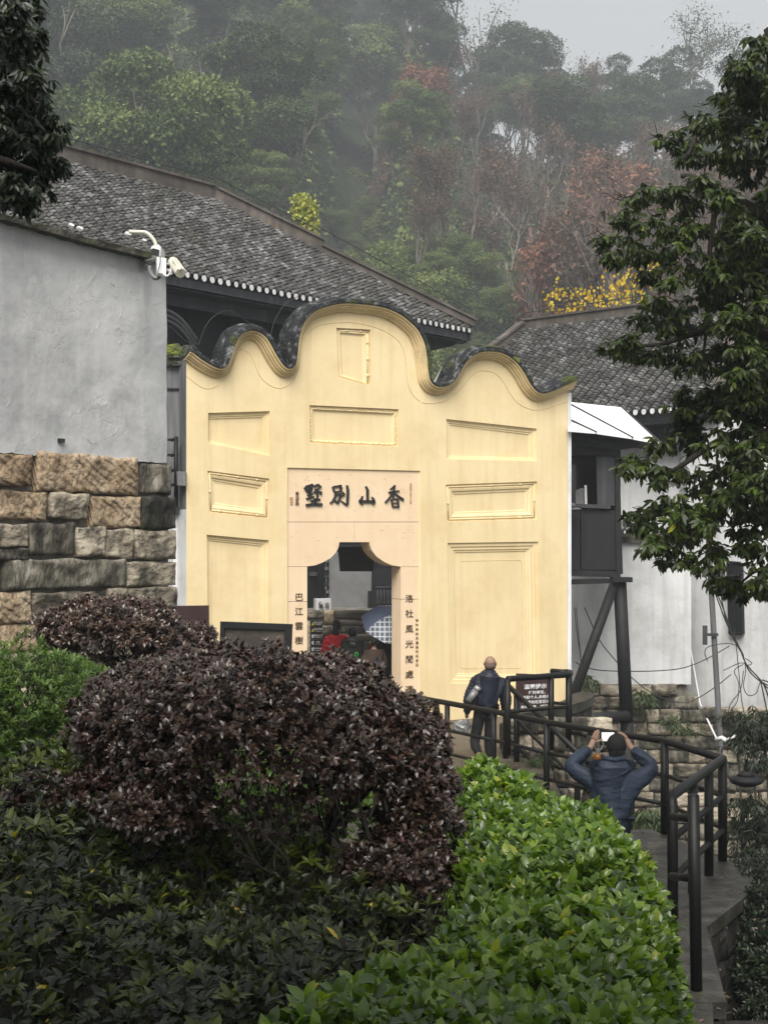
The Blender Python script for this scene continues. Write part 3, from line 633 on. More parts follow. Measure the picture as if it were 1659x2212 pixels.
# hip-end slope facing away, back slope
b = MB(); bk = R0 + nL*runL - Vector((0,0,riseL)); bk1 = R1 + nL*runL - Vector((0,0,riseL)); ce = EL + nL*2*runL
b.prism([EL, ce, R0], Vector((0,0,-.08))); b.prism([R0, ce, bk1, R1], Vector((0,0,-.08))); b.build('rear_roof_slope', M['tile'], hall)
# eaves board, soffit, wall below
b = MB(); dn = Vector((0,0,-1))
b.prism([EL+nL*.05+dn*.05, EL-uL*LEN+nL*.05+dn*.05, EL-uL*LEN+nL*.05+dn*.24, EL+nL*.05+dn*.24], nL*.05)
b.prism([EL+nL*.5+dn*.30, EL-uL*LEN+nL*.5+dn*.30, EL-uL*LEN+nL*.5+dn*.55, EL-uL*1.0+nL*.5+dn*.55], nL*.08)
b.prism([EL+dn*.05-uL*.05, ce+dn*.05-uL*.05, ce+dn*.24-uL*.05, EL+dn*.24-uL*.05], -uL*.05)
b.build('eaves_board', M['greywood'], hall)
b = MB(); b.prism([EL+nL*.1+dn*.26-uL*.1, EL-uL*LEN+nL*.1+dn*.26, ce-uL*LEN+dn*.26, ce+dn*.26-uL*.1], dn*.04); b.build('soffit', M['darkwood'], hall)
b = MB(); wz = dn*4.9
w0 = EL-uL*1.3+nL*1.1; w1 = EL-uL*LEN+nL*1.1; w2 = EL-uL*1.3+nL*(2*runL-1.1)
b.prism([w0+dn*.3, w1+dn*.3, w1+wz*1.7, w0+wz*1.7], nL*.15); b.prism([w0+dn*.3, w2+dn*.3, w2+wz*1.7, w0+wz*1.7], -uL*.15); b.build('wall', M['darkwood'], hall)
for k in range(9):
    p = w0 - uL*(1.2*k+.1) - nL*.06; b = MB(); b.obox(p+dn*2.6, uL*.07, nL*.05, Vector((0,0,2.3))); b.build('wall_post', M['darkwood'], hall)
b = MB()
for k in range(3): b.tube([P(x, y+k*11, 27.4) for x, y in smooth_curve([(352,668),(372,676),(392,690),(410,712),(428,738)])], .045, 6)
b.build('curved_brace', M['darkwood'], hall, smooth=True)
# right hall
uR = Vector((.747,-.665,0)).normalized(); nR = Vector((.665,.747,0)).normalized(); ER = P(1390, 889, 33.0)
wing, sR, nmR, SLR = roof('right_hall', 'smaller grey-tiled hall roof behind the right shoulder of the gate', ER, uR, nR, 3.0, 4.0, -7.5, 1.9, lambda b: (-7.5+1.2*b/5, 1.9-1.5*b/5), .225, .115, .082)
RA0 = ER + nR*4 + Vector((0,0,3)); ra = RA0 - uR*6.3; rb = RA0 + uR*.4
ridge(wing, [ra, rb], .22, .26); ridge(wing, [rb, ER+uR*1.95+Vector((0,0,.1))], .22, .2); ridge(wing, [ra, ER-uR*7.5+Vector((0,0,.1))], .22, .22)
b = MB(); b.tube([ra+Vector((0,0,.5)), rb+Vector((0,0,.55))], .012, 4); b.tube([ra+Vector((0,0,.5)), ra+Vector((-.6,.3,0))], .012, 4); b.build('ridge_wire', M['cable'], wing)
b = MB(); b.prism([ra, rb, rb+nR*4+dn*3, ra+nR*4+dn*3], dn*.08); b.build('rear_roof_slope', M['tile'], wing)
b = MB(); a_, c_ = ER-uR*7.5, ER+uR*1.9
b.prism([a_+nR*.05+dn*.06, c_+nR*.05+dn*.06, c_+nR*.05+dn*.26, a_+nR*.05+dn*.26], nR*.05)
b.prism([a_+nR*.4+dn*.34, c_+nR*.4+dn*.34, c_+nR*.4+dn*.66, a_+nR*.4+dn*.66], nR*.3); b.build('eaves_board', M['darkwood'], wing)
b = MB(); b.prism([a_+nR*.05+dn*.27, c_+nR*.05+dn*.27, c_+nR*6+dn*.27, a_+nR*6+dn*.27], dn*.04); b.build('soffit', M['darkwood'], wing)
b = MB(); b.prism([a_+nR*1+dn*.3, c_+nR*1+dn*.3, c_+nR*1+dn*7, a_+nR*1+dn*7], nR*.2); b.prism([c_+nR*1+dn*.3, c_+nR*7+dn*.3, c_+nR*7+dn*7, c_+nR*1+dn*7], -uR*.2); b.build('wall', M['stucco2'], wing)
b = MB(); q = [P(1380,800,35), P(1395,775,35), P(1420,765,35), P(1475,832,34.4), P(1475,870,34.4), P(1440,850,34.6)]; 
b.prism([P(1395,770,37.5), P(1520,770,37.5), P(1520,900,37.5), P(1395,900,37.5)], (0,.3,0)); b.build('gable_wall', M['stucco2'], wing)

# ================================================================== STONE LAYING
def stone_mesh(w, h, d, nx_=7, ny_=5, rough=.03, seed=0, jit=.02):
    """rough block: front face towards -y, centre at origin"""
    b = MB(); vs = []; off = Vector((seed*3.1, seed*1.7, seed*.9))
    for j in range(ny_):
        for i in range(nx_):
            x = -w/2 + w*i/(nx_-1); z = -h/2 + h*j/(ny_-1)
            e = min(i, nx_-1-i, j, ny_-1-j)
            dep = (mnoise.noise(Vector((x*3.3, 0, z*3.3))+off)*rough*1.6 + mnoise.noise(Vector((x*9, 0, z*9))+off)*rough*.8)
            if e == 0:
                dep = dep*.6 + .014*min(1, h/.3)
                x += mnoise.noise(Vector((x*4+9, 1, z*4))+off)*jit*1.5; z += mnoise.noise(Vector((x*4, 5, z*4))+off)*jit*1.5
            vs.append((x, dep, z))
    for j in range(ny_):
        for i in range(nx_):
            if i in (0, nx_-1) or j in (0, ny_-1): pass
    fs = [(j*nx_+i, j*nx_+i+1, (j+1)*nx_+i+1, (j+1)*nx_+i) for j in range(ny_-1) for i in range(nx_-1)]
    ring = [i for i in range(nx_)] + [j*nx_+nx_-1 for j in range(1, ny_)] + [(ny_-1)*nx_+i for i in range(nx_-2, -1, -1)] + [j*nx_ for j in range(ny_-2, 0, -1)]
    n0 = len(vs)
    for k in ring: x, y, z = vs[k]; vs.append((x, d, z))
    m = len(ring); fs += [(ring[(k+1) % m], ring[k], n0+k, n0+(k+1) % m) for k in range(m)]
    b.add(vs, fs); return b
def lay_stone(pl, x0, x1, y0, y1, mat, parent, off=0, depth=.2, nx_=9, ny_=6, rough=.03, seed=0):
    a = pl.pt(x0, (y0+y1)/2); c = pl.pt(x1, (y0+y1)/2); m = pl.pt((x0+x1)/2, y0); k = pl.pt((x0+x1)/2, y1)
    w = (c-a).length; h = m.z-k.z; ctr = (a+c)/2; ctr.z = (m.z+k.z)/2
    b = stone_mesh(w, h, depth, nx_, ny_, rough, seed); me = b.mesh('stone', M[mat], smooth=True)
    R = Matrix((pl.u, pl.n, Vector((0,0,1)))).transposed().to_4x4(); me.transform(Matrix.Translation(ctr+pl.n*off) @ R)
    return link('stone', me, parent)
# ------------------------------------------------------------------ left plastered wall on big sandstone blocks
WL = Plane(0, 15, 360, 17.2)
lw = empty('plastered_wall', WL.pt(180, 1500), 'tall grey-white plastered wall on rough sandstone blocks at the left edge', 'wall')
# plaster surface as a gently uneven grid
def wallgrid(pl, xa, xb, ya_f, yb_f, nx_, ny_, amp, thick, edge=0):
    b = MB(); vs = []
    for j in range(ny_+1):
        for i in range(nx_+1):
            x = lerp(xa, xb, i/nx_); y = lerp(ya_f(x), yb_f(x), j/ny_)
            if edge and j == ny_: y += mnoise.noise(Vector((x*.06, 3, 0)))*edge + mnoise.noise(Vector((x*.3, 8, 0)))*edge*.4
            p = pl.pt(x, y); p = p + pl.n*(mnoise.noise(p*.9)*amp + mnoise.noise(p*3.1)*amp*.3); vs.append(p)
    w = nx_+1; fs = [(j*w+i, (j+1)*w+i, (j+1)*w+i+1, j*w+i+1) for j in range(ny_) for i in range(nx_)]
    ring = [i for i in range(w)] + [j*w+nx_ for j in range(1, ny_+1)] + [ny_*w+i for i in range(nx_-1, -1, -1)] + [j*w for j in range(ny_-1, 0, -1)]
    n0 = len(vs); vs += [vs[k]+pl.n*thick for k in ring]; m = len(ring)
    fs += [(ring[k], ring[(k+1) % m], n0+(k+1) % m, n0+k) for k in range(m)]
    b.add(vs, fs); return b
wallgrid(WL, -130, 360, lambda x: 462+.26*x, lambda x: 978+.062*x, 60, 70, .035, .45, 5).build('plaster', M['stucco'], lw, smooth=False, fixn=False)
b = MB(); b.prism([WL.pt(-130,980)+WL.n*.09, WL.pt(376,1000)+WL.n*.09, WL.pt(376,1560)+WL.n*.09, WL.pt(-130,1560)+WL.n*.09], WL.n*.45); b.build('mortar_bed', M['mortar'], lw)
b = MB(); b.prism([WL.pt(126.5,947)-WL.n*.03, WL.pt(137.5,948)-WL.n*.03, WL.pt(137,956.5)-WL.n*.03, WL.pt(126,955)-WL.n*.03], WL.n*.06); b.build('drain_hole', M['lens'], lw)
cc = lambda a, c, e, f: (a*.3327, c*.3327, 883+e*.3327, 883+f*.3327)
SL_ = [((-200,215,283,492),'stone_orange'),((240,895,303,545),'stone_orange'),((914,1122,352,552),'stone_dark'),
  ((-120,310,530,722),'stone_orange'),((332,575,548,716),'stone'),((596,920,568,768),'stone_orange'),((926,1132,572,780),'stone_dark'),
  ((-160,186,748,900),'stone'),((200,494,742,950),'stone_dark'),((510,680,768,958),'stone'),((684,872,782,968),'stone'),((884,1138,790,982),'stone'),
  ((-160,188,908,982),'stone_dark'),((28,818,978,1166),'stone_dark'),((830,1142,992,1150),'stone'),((-160,4,985,1180),'stone'),
  ((-160,205,1190,1405),'stone_orange'),((214,700,1182,1330),'stone'),((708,1010,1160,1290),'stone'),((1015,1142,1162,1292),'stone'),
  ((-160,300,1412,1580),'stone_orange'),((308,760,1340,1500),'stone'),((768,1142,1300,1470),'stone'),((-160,400,1590,1800),'stone'),((410,800,1510,1700),'stone_dark'),((810,1142,1480,1680),'stone'),((-160,500,1810,2000),'stone'),((510,1142,1700,2000),'stone')]
for k, ((a, c, e, f), mt) in enumerate(SL_):
    x0, x1, y0, y1 = cc(a, c, e, f); lay_stone(WL, x0, x1, y0, y1, mt, lw, off=-.015+random.uniform(-.02,.02), depth=.3, nx_=30, ny_=13, rough=.034 if mt != 'stone_orange' else .020, seed=k+1)
# coping
b = MB()
cp = [(-130,404,455),(0,440,481),(90,470,505),(180,497,531),(270,516,552),(330,530,566),(376,545,577)]
for (x0,a0_,b0),(x1,a1_,b1) in zip(cp[:-1], cp[1:]):
    f0, f1 = WL.pt(x0,b0)-WL.n*.14, WL.pt(x1,b1)-WL.n*.14
    t0, t1 = WL.pt(x0,b0-13)-WL.n*.14, WL.pt(x1,b1-13)-WL.n*.14
    r0, r1 = WL.pt(x0,a0_)+WL.n*.30, WL.pt(x1,a1_)+WL.n*.30
    k0, k1 = WL.pt(x0,b0)+WL.n*.6, WL.pt(x1,b1)+WL.n*.6
    b.add([f0,f1,t0,t1,r0,r1,k0,k1], [(0,1,3,2),(2,3,5,4),(4,5,7,6),(6,7,1,0)])
    b.add([f0,t0,r0,k0,f1,t1,r1,k1], [(0,1,2,3),(7,6,5,4)])
o = b.build('coping', M['coping'], lw)
m_ = o.modifiers.new('s', 'SUBSURF'); m_.subdivision_type = 'SIMPLE'; m_.levels = 3; m_.render_levels = 3
tx = bpy.data.textures.new('c', 'CLOUDS'); tx.noise_scale = .16; m2 = o.modifiers.new('d', 'DISPLACE'); m2.texture = tx; m2.strength = .05
b = MB()
for (x, y, w) in ((62,452,13),(67,458,8),(160,488,11),(180,494,10),(283,507,13),(318,521,9),(345,531,7)):
    c = WL.pt(x, y)+WL.n*.05; pts = []
    for k in range(9):
        a = 2*math.pi*k/9; rr = w*random.uniform(.6,1)*17/F; pts.append(c + WL.u*math.cos(a)*rr + (Vector((0,0,.7))+WL.n*.35)*math.sin(a)*rr*.5)
    b.prism(pts, -WL.n*.015+Vector((0,0,.02)))
b.build('lime_patch', M['white'], lw)
# loops of plaster cracks: peeled flakes raised on the wall
b = MB()
for _ in range(26):
    x = random.gauss(250,70); y = random.gauss(620,90) if random.random()<.55 else random.uniform(560,960)
    if not (5 < x < 352 and y > 500+.27*x*.9): continue
    p = WL.pt(x, y)-WL.n*.012; pts = [p]
    a = random.uniform(-.4,.9)
    for k in range(random.randint(2,5)):
        a += random.uniform(-1.1,1.1); pts.append(pts[-1] + (WL.u*math.cos(a)+Vector((0,0,math.sin(a))))*random.uniform(.02,.06))
    b.tube(pts, random.uniform(.001,.0025), 3)
tag(b.build('peeling_flakes', M['stucco'], lw), kind='stuff')
# ================================================================== RIGHT SIDE: white walls on stone footing
WR = Plane(1228, 31.5, 1490, 31.2)
rw = empty('white_wall', WR.pt(1360,1480), 'white plastered wall behind the black post, mossy tiled top and stone footing', 'wall')
wallgrid(WR, 1150, 1492, lambda x: 1172, lambda x: 1478, 30, 30, .02, .3, 3).build('plaster', M['stucco2'], rw, fixn=False)
b = MB(); b.prism([WR.pt(1150,1172)-WR.n*.12, WR.pt(1505,1172)-WR.n*.12, WR.pt(1505,1160)-WR.n*.12, WR.pt(1150,1160)-WR.n*.12], WR.n*.5)
b.prism([WR.pt(1150,1160)-WR.n*.06, WR.pt(1505,1160)-WR.n*.06, WR.pt(1505,1152)+WR.n*.12, WR.pt(1150,1152)+WR.n*.12], WR.n*.2)
b.build('mossy_coping', M['coping'], rw)
b = MB()
for k in range(17):
    x = 1342+k*9.3
    b.prism([WR.pt(x,1152)+WR.n*.1, WR.pt(x+6,1138)+WR.n*.1, WR.pt(x+9,1141)+WR.n*.1, WR.pt(x+4,1154)+WR.n*.1], WR.n*.18)
    b.prism([WR.pt(x+6,1152)+WR.n*.14, WR.pt(x+1,1140)+WR.n*.14, WR.pt(x-1,1143)+WR.n*.14, WR.pt(x+3,1154)+WR.n*.14], WR.n*.12)
tag(b.build('coping_tiles', M['tile'], rw, rnd=True), kind='stuff')
# footing stones
def courses(pl, xa, xb, ya, rows, parent, mats, skip=None, seed=0, nx_=6, ny_=5, off=-.02, slope=0):
    r = random.Random(seed); y = ya; b = MB()
    for j, h in enumerate(rows):
        x = xa - r.uniform(0, 25)
        while x < xb:
            w = r.uniform(26, 62) if r.random() < .8 else r.uniform(60, 90); x1 = min(x+w, xb+20)
            if not (skip and skip(x, x1, y+h*.4)):
                lay_stone(pl, x+1.2, x1-1.2, y+1.1, y+h-1.1, r.choices(mats[0], mats[1])[0], parent, off=off+r.uniform(-.03,.03), depth=.2, nx_=nx_, ny_=ny_, rough=.045, seed=r.random()*50)
            x = x1
        y += h
MS = (['stone','stone_dark'], [6,3])
b = MB(); b.prism([WR.pt(1150,1480)+WR.n*.1, WR.pt(1480,1480)+WR.n*.1, WR.pt(1500,1506)+WR.n*.1, WR.pt(1512,1532)+WR.n*.1, WR.pt(1700,1532)+WR.n*.1, WR.pt(1700,2050)+WR.n*.1, WR.pt(1150,2050)+WR.n*.1], WR.n*.4); b.build('mortar_bed', M['mortar'], rw)
prof_top = lambda x: 1476 if x < 1480 else 1502 if x < 1512 else 1530
courses(WR, 1205, 1690, 1477, [27, 28, 30, 27, 31, 29, 32, 30, 33, 34, 36, 38, 40, 40], rw, MS, skip=lambda x, x1, y: (y < 1500 and x1 > 1484) or (y < 1530 and x1 > 1520), seed=3)
# taller house wall to the right
WH = Plane(1484, 32.6, 1700, 30.6)
hw = empty('white_house', WH.pt(1590,1500), 'white plastered house wall with one narrow barred window at the right edge', 'building')
b = wallgrid(WH, 1484, 1760, lambda x: 860, lambda x: 1545-.06*(x-1484), 30, 60, .02, .3, 3)
b.build('plaster', M['stucco2'], hw, fixn=False)
b = MB(); b.prism([WH.pt(1484,860)+WH.n*.02, WH.pt(1484,1545)+WH.n*.02, WH.pt(1484,1545)+Vector((.1,6,0)), WH.pt(1484,860)+Vector((.1,6,0))], Vector((-.02,0,0))); b.build('side_wall', M['stucco2'], hw)
b = MB(); q = [WH.pt(1577,1214), WH.pt(1606,1216), WH.pt(1609,1368), WH.pt(1582,1369)]; b.prism([p-WH.n*.10 for p in q], WH.n*.08); w_ = b.build('window', M['darkwood'], hw)
b = MB()
for a, c in ((0,1),(1,2),(2,3),(3,0)): b.tube([q[a]-WH.n*.12, q[c]-WH.n*.12], .028, 4)
m0, m1 = q[0].lerp(q[3], .19)-WH.n*.12, q[1].lerp(q[2], .19)-WH.n*.12; b.tube([m0, m1], .025, 4)
for t in (.3,.62): b.tube([q[0].lerp(q[1], t)-WH.n*.12, q[3].lerp(q[2], t)-WH.n*.12], .012, 4)
b.build('window_frame', M['blackmatt'], w_)
b = MB(); b.prism([WH.pt(1484,1546)+WH.n*.1, WH.pt(1760,1520)+WH.n*.1, WH.pt(1760,2050)+WH.n*.1, WH.pt(1484,2050)+WH.n*.1], WH.n*.4); b.build('mortar_bed', M['mortar'], hw)
courses(WH, 1490, 1700, 1522, [24], hw, (['stone','stone_dark'], [7,2]), skip=lambda x, x1, y: x < 1530, seed=9, off=-.9)
# shaded wall section between eaves and coping
# white conduit, iron drain pole, wires
b = MB(); b.tube([WH.pt(1487,1165)-WH.n*.15, WH.pt(1489,1280)-WH.n*.15, WH.pt(1499,1400)-WH.n*.15, WH.pt(1523,1520)-WH.n*.2, P(1549,1600,29.8)], .022, 6)
tag(b.build('conduit', M['whitepaint'], smooth=True), 'thin white conduit slanting down the white wall beside the pole', 'pipe')
b = MB(); b.tube([P(1529,1150,29.5), P(1534,1250,29.5), P(1543,1400,29.5), P(1549,1500,29.5), P(1555,1610,29.5), P(1556,1700,29.5)], .06, 8)
pole = b.build('utility_pole', M['pilaster'], smooth=True); tag(pole, 'slim grey pole hung with loose cables before the white house', 'pole')
b = MB(); b.obox(P(1522,1372,29.4), (.045,0,0), (0,.03,0), (0,0,.2)); b.obox(P(1536,1371,29.4), (.14,0,0), (0,.015,0), (0,0,.03)); b.build('bracket_box', M['greywood'], pole)
def cable(name, paths, label, r=.012, mat='cable', cat='cable', group=None):
    b = MB()
    for Y, pts in paths: b.tube([P(x, y, Y) for x, y in smooth_curve(pts)], r, 4)
    return tag(b.build(name, M[mat]), label, cat, group)
k3 = lambda pts: [(1162.3+a*.3327, 883+c*.3327) for a, c in pts]      # close-up of the right side
cable('cable', [(30.8, k3([(240,1645),(300,1675),(400,1698),(600,1705),(800,1700),(950,1680),(1090,1625),(1240,1540)]))], 'single cable sagging across the white wall at mid height', .011)
cable('cable', [(30.8, k3([(300,1290),(390,1490),(480,1610),(600,1740),(740,1850),(860,1895),(960,1908),(1050,1870),(1150,1805),(1250,1725)]))], 'long cable falling from the black booth and rising to the pole', .011)
cable('cable', [(30.9, k3([(235,1290),(250,1450),(275,1620),(285,1830)])), (30.9, k3([(245,1290),(262,1480),(283,1700),(292,1860)]))], 'pair of thin cables hanging beside the right edge of the gate', .008)
bundle = [k3([(1045,1000),(1100,1090),(1160,1230),(1215,1380),(1290,1520),(1320,1590)]), k3([(1060,990),(1140,1150),(1215,1340),(1270,1500),(1330,1600)]), k3([(1150,1010),(1180,1180),(1225,1400),(1300,1540)]),
          k3([(1310,1560),(1350,1660),(1440,1760),(1480,1830),(1530,1990),(1570,2080)]), k3([(1320,1580),(1360,1690),(1440,1770),(1560,1830),(1660,1930)]), k3([(1450,1760),(1540,1790),(1660,1830)]), k3([(1460,1780),(1500,1900),(1510,2000),(1580,2100)]),
          k3([(1440,1770),(1560,1880),(1660,1980)]), k3([(1440,1760),(1470,1900),(1500,2060),(1530,2180)]), k3([(1455,1775),(1550,1990),(1600,2060)])]
cable('cable', [(29.3, p) for p in bundle], 'tangled bundle of black cables fanning out right of the pole', .014, group=None)
loops = [k3([(1100,1640),(1080,1590),(1095,1550),(1160,1530),(1240,1525),(1300,1545),(1330,1600)]), k3([(1330,1600),(1345,1700),(1330,1800),(1360,1860),(1410,1850),(1430,1800),(1440,1770)]), k3([(1330,1660),(1270,1700),(1300,1780),(1290,1900),(1250,1960),(1240,2080),(1260,2180)]),
         k3([(1340,1620),(1385,1650),(1360,1665),(1310,1650),(1200,1700)]), k3([(1270,1420),(1290,1600),(1320,1900),(1360,2080)]), k3([(1330,1700),(1310,1830),(1240,1930),(1225,2100),(1280,2170)])]
cable('cable', [(29.2, p) for p in loops], 'loose cable loops coiled around the grey pole', .009)
cable('barbed_wire', [(32.4, k3([(610,640),(700,660),(820,670)])), (32.4, k3([(610,712),(700,738),(800,745)])), (32.4, k3([(680,808),(740,820),(800,822)]))], 'three strands of barbed wire above the mossy coping', .012, cat='wire')
# ------------------------------------------------------------------ black timber booth on steel legs, pale awning
bo = empty('timber_booth', P(1290,1245,29.2), 'black timber booth raised on slanting black legs beside the gate', 'building')
YF = 29.0
def quadbox(px, y0, y1, x0, x1): pass
def board(name, q, Y, th, mat, parent, lab=None, bevel=0):
    b = MB(); b.prism([P(x, y, Y) for x, y in q], (0, th, 0)); o = b.build(name, M[mat], parent, bevel=bevel)
    if lab: o['label'] = lab
    return o
board('panel', [(1229,1100),(1251.5,1100),(1253,1232),(1230,1232)], YF, .06, 'darkwood', bo)
board('panel', [(1254,1101),(1329,1103),(1331,1233),(1255.5,1232)], YF, .06, 'darkwood', bo)
board('panel', [(1288,985),(1328,985),(1329,1092),(1290,1092)], YF+.03, .06, 'greywood', bo)['label'] = 'upper board beside the open window'
board('window_ledge', [(1243,1088),(1318,1091),(1318,1099),(1243,1096)], YF-.08, .12, 'greywood', bo)
board('beam', [(1226,966),(1330,968),(1330,984),(1226,982)], YF-.03, .12, 'darkwood', bo)
board('beam', [(1226,1232),(1340,1236),(1340,1248),(1226,1244)], YF-.12, .2, 'darkwood', bo)
board('beam', [(1226,1252),(1350,1249),(1350,1259),(1226,1263)], YF-.16, .2, 'blackmatt', bo)
board('beam', [(1226,940),(1345,948),(1371,958),(1371,966),(1330,972),(1226,960)], YF-.15, .3, 'darkwood', bo)
board('corner_post', [(1328,968),(1337,968),(1345,1240),(1331,1240)], YF-.05, .2, 'blackmatt', bo)
b = MB(); b.prism([P(1226,960,30.6), P(1340,960,30.6), P(1340,1240,30.6), P(1226,1240,30.6)], (0,.05,0)); b.build('rear_panel', M['lens'], bo)
b = MB(); b.prism([P(1337,968,29.1), P(1337,968,30.7), P(1345,1240,30.7), P(1345,1240,29.1)], (-.04,0,0)); b.build('side_panel', M['darkwood'], bo)
b = MB(); b.prism([P(1227,1236,YF), P(1345,1236,YF), P(1345,1236,30.7), P(1227,1236,30.7)], (0,0,.05)); b.build('floor', M['darkwood'], bo)
board('curtain', [(1243,1060),(1254,1054),(1264,1055),(1265,1090),(1243,1090)], 29.5, .02, 'greymetal', bo)
board('window_mullion', [(1262,1048),(1267,1048),(1268,1090),(1263,1090)], 29.4, .05, 'whitepaint', bo)
def leg(name, a, c, r, lab=None):
    b = MB(); b.tube([a, c], r, 12); o = b.build(name, M['blackmatt'], bo, smooth=True)
    if lab: o['label'] = lab
leg('leg', P(1338,1255,28.9), P(1354,1570,28.9), .135); leg('leg', P(1328,1258,28.85), P(1234,1515,28.2), .10, 'diagonal strut')
leg('leg', P(1354,1560,28.9), P(1357,1850,28.9), .14, 'lower length of the post')
b = MB(); b.tube([P(1278,1552,27.8), P(1352,1546,28.75)], .11, 12); b.build('cross_tube', M['blackmatt'], bo, smooth=True)
b = MB(); b.obox(P(1341,1252,28.85), (.2,0,0), (0,.2,0), (0,0,.05)); b.build('leg_plate', M['blackmatt'], bo)
# awning: five pale sheets divided by dark battens
aw = empty('awning', P(1320,930,28.6), 'pale translucent awning with dark battens over the black booth', 'awning')
Tm = lambda t: P(lerp(1226,1345,t), lerp(868,889,t), lerp(29.9,30.3,t)); Bm = lambda t: P(lerp(1226,1424,t), lerp(929,955,t), lerp(28.4,28.6,t))
cuts = [0, .0, .20, .62, 1.0]
a0_ = P(1226,868,29.9); an_ = (P(1342,880,30.3)-a0_).cross(P(1424,957,28.6)-a0_).normalized()
def ap_(px, py):
    d_ = P(px, py, 1)-Vector((0,0,CZ)); o_ = Vector((0,0,CZ)); return o_ + d_*((a0_-o_).dot(an_)/d_.dot(an_))
for q in ([(1226,906.5),(1286,934),(1226,929)], [(1226,872),(1365,945.5),(1289,934.5),(1226,905)], [(1226,868),(1342,880),(1424,957),(1368,946.5),(1226,870.5)]):
    b = MB(); b.prism([ap_(x, y) for x, y in q], (0,0,-.03)); b.build('awning_sheet', M['whitepaint'], aw)
for q in ([(1226,871),(1367,946.5)], [(1226,905.5),(1288,934.5)], [(1342,880),(1426,957)]):
    b = MB(); b.tube([ap_(x, y)+Vector((0,0,.015)) for x, y in q], .018, 5); b.build('batten', M['cable'], aw)
b = MB(); b.prism([P(1226,872,29.9), P(1226,930,28.4), P(1226,960,29.0)], (.02,0,0)); b.build('awning_end', M['greywood'], aw)
b = MB(); b.prism([Tm(0)+Vector((0,0,-.3)), Tm(1)+Vector((0,0,-.3)), Bm(1)+Vector((0,.3,-.1)), Bm(0)+Vector((0,.3,-.1))], (0,0,-.05)); b.build('awning_underside', M['darkwood'], aw)
b = MB(); b.ball(P(1234,1092,28.7), (.09,.1,.06), 10, 6); b.ball(P(1239,1100,28.7), (.16,.12,.035), 10, 6); b.tube([P(1232,1096,28.75), P(1230,1135,28.75)], .03, 6)
tag(b.build('wall_lamp', M['pilaster'], smooth=True), 'small weathered lamp bracketed to the right side of the gate', 'lamp')
# small camera on the mossy wall
def camera_unit(name, loc, label, sc=1.0):
    t = empty(name, loc, label, 'camera'); return t
t = camera_unit('security_camera', P(1352,1135,31.2), 'small white security camera on the mossy white wall beside the booth')
b = MB(); b.obox(P(1345,1128,31.2), (.07,0,0), (0,.06,0), (0,0,.14)); b.build('junction_box', M['whitepaint'], t, bevel=.01)
b = MB(); b.tube([P(1353,1126,31.2), P(1363,1137,30.9)], .07, 8); b.build('camera_body', M['whitepaint'], t, smooth=False)
# ------------------------------------------------------------------ security cameras on the left wall corner (close-up 500,850 / 300 px)
K = lambda x, y, Y=16.4: P((500+x*300/1659)*.5519, (850+y*300/1659)*.5519, Y)
t = empty('security_camera', K(600,760), 'white box camera facing the viewer under a conduit on the left wall corner', 'camera')
b = MB(); b.prism([K(515,640,16.0), K(560,612,16.0), K(700,612,16.0), K(722,650,16.0), K(712,840,16.0), K(520,835,16.0), K(503,690,16.0)], (0,.32,0)); b.build('camera_body', M['whitepaint'], t, bevel=.004)
b = MB(); b.prism([K(508,690,15.98), K(560,672,15.98), K(690,705,15.98), K(680,838,15.98), K(515,820,15.98)], (0,.03,0)); b.build('lens_window', M['lens'], t)
b = MB(); b.tube([K(x,y,16.15) for x, y in smooth_curve([(40,315),(160,318),(300,322),(400,335),(480,390),(560,480),(600,550),(615,625)])], .022, 8); b.build('conduit', M['creamplastic'], t, smooth=True)
t = empty('junction_box', K(740,1050), 'white metal junction box hanging on its wall bracket below the cameras', 'box')
b = MB(); b.prism([K(635,860,15.9), K(845,890,15.9), K(838,1245,15.9), K(650,1200,15.9)], (-.045,.2,0)); b.build('box_body', M['whitepaint'], t, bevel=.004)
b = MB(); b.tube([K(425,970,16.7), K(640,900,16.2)], .028, 6); b.ball(K(405,970,16.8), (.03,.06,.11), 10, 6); b.build('wall_bracket', M['greymetal'], t, smooth=True)
b = MB(); b.tube([K(x,y,16.1) for x, y in smooth_curve([(490,1060),(485,1140),(510,1220),(560,1290),(620,1320),(680,1290),(720,1250)])], .026, 8); b.build('flexible_conduit', M['greymetal'], t, smooth=True)
b = MB(); b.tube([K(x,y,15.86) for x, y in smooth_curve([(708,840),(712,930),(700,1040),(680,1110),(660,1190)])], .005, 4); b.build('thin_cable', M['cable'], t)
t = empty('security_camera', K(1100,1080), 'cream tube camera pointing down to the right over the eaves', 'camera')
b = MB(); b.tube([K(985,960,16.0), K(1150,1210,15.7)], .058, 8); b.build('camera_body', M['creamplastic'], t, smooth=False)
b = MB(); b.obox((K(1120,1040,15.85)), (K(1210,1160,15.7)-K(1030,905,15.9))*.5, Vector((.02,.1,0)), Vector((.008,0,.008))); b.build('sun_shield', M['creamplastic'], t)
b = MB(); b.tube([K(840,1150,16.0), K(1010,1190,15.95)], .02, 6); b.tube([K(850,1015,16.0), K(960,1010,15.95)], .015, 6); b.ball(K(1000,1130,15.9), .035, 8, 6); b.build('arm', M['whitepaint'], t, smooth=True)
b = MB(); b.tube([K(x,y,15.9) for x, y in smooth_curve([(780,1240),(850,1275),(915,1230),(950,1140),(935,1000),(900,940)])], .011, 5); b.build('cable', M['whitepaint'], t)
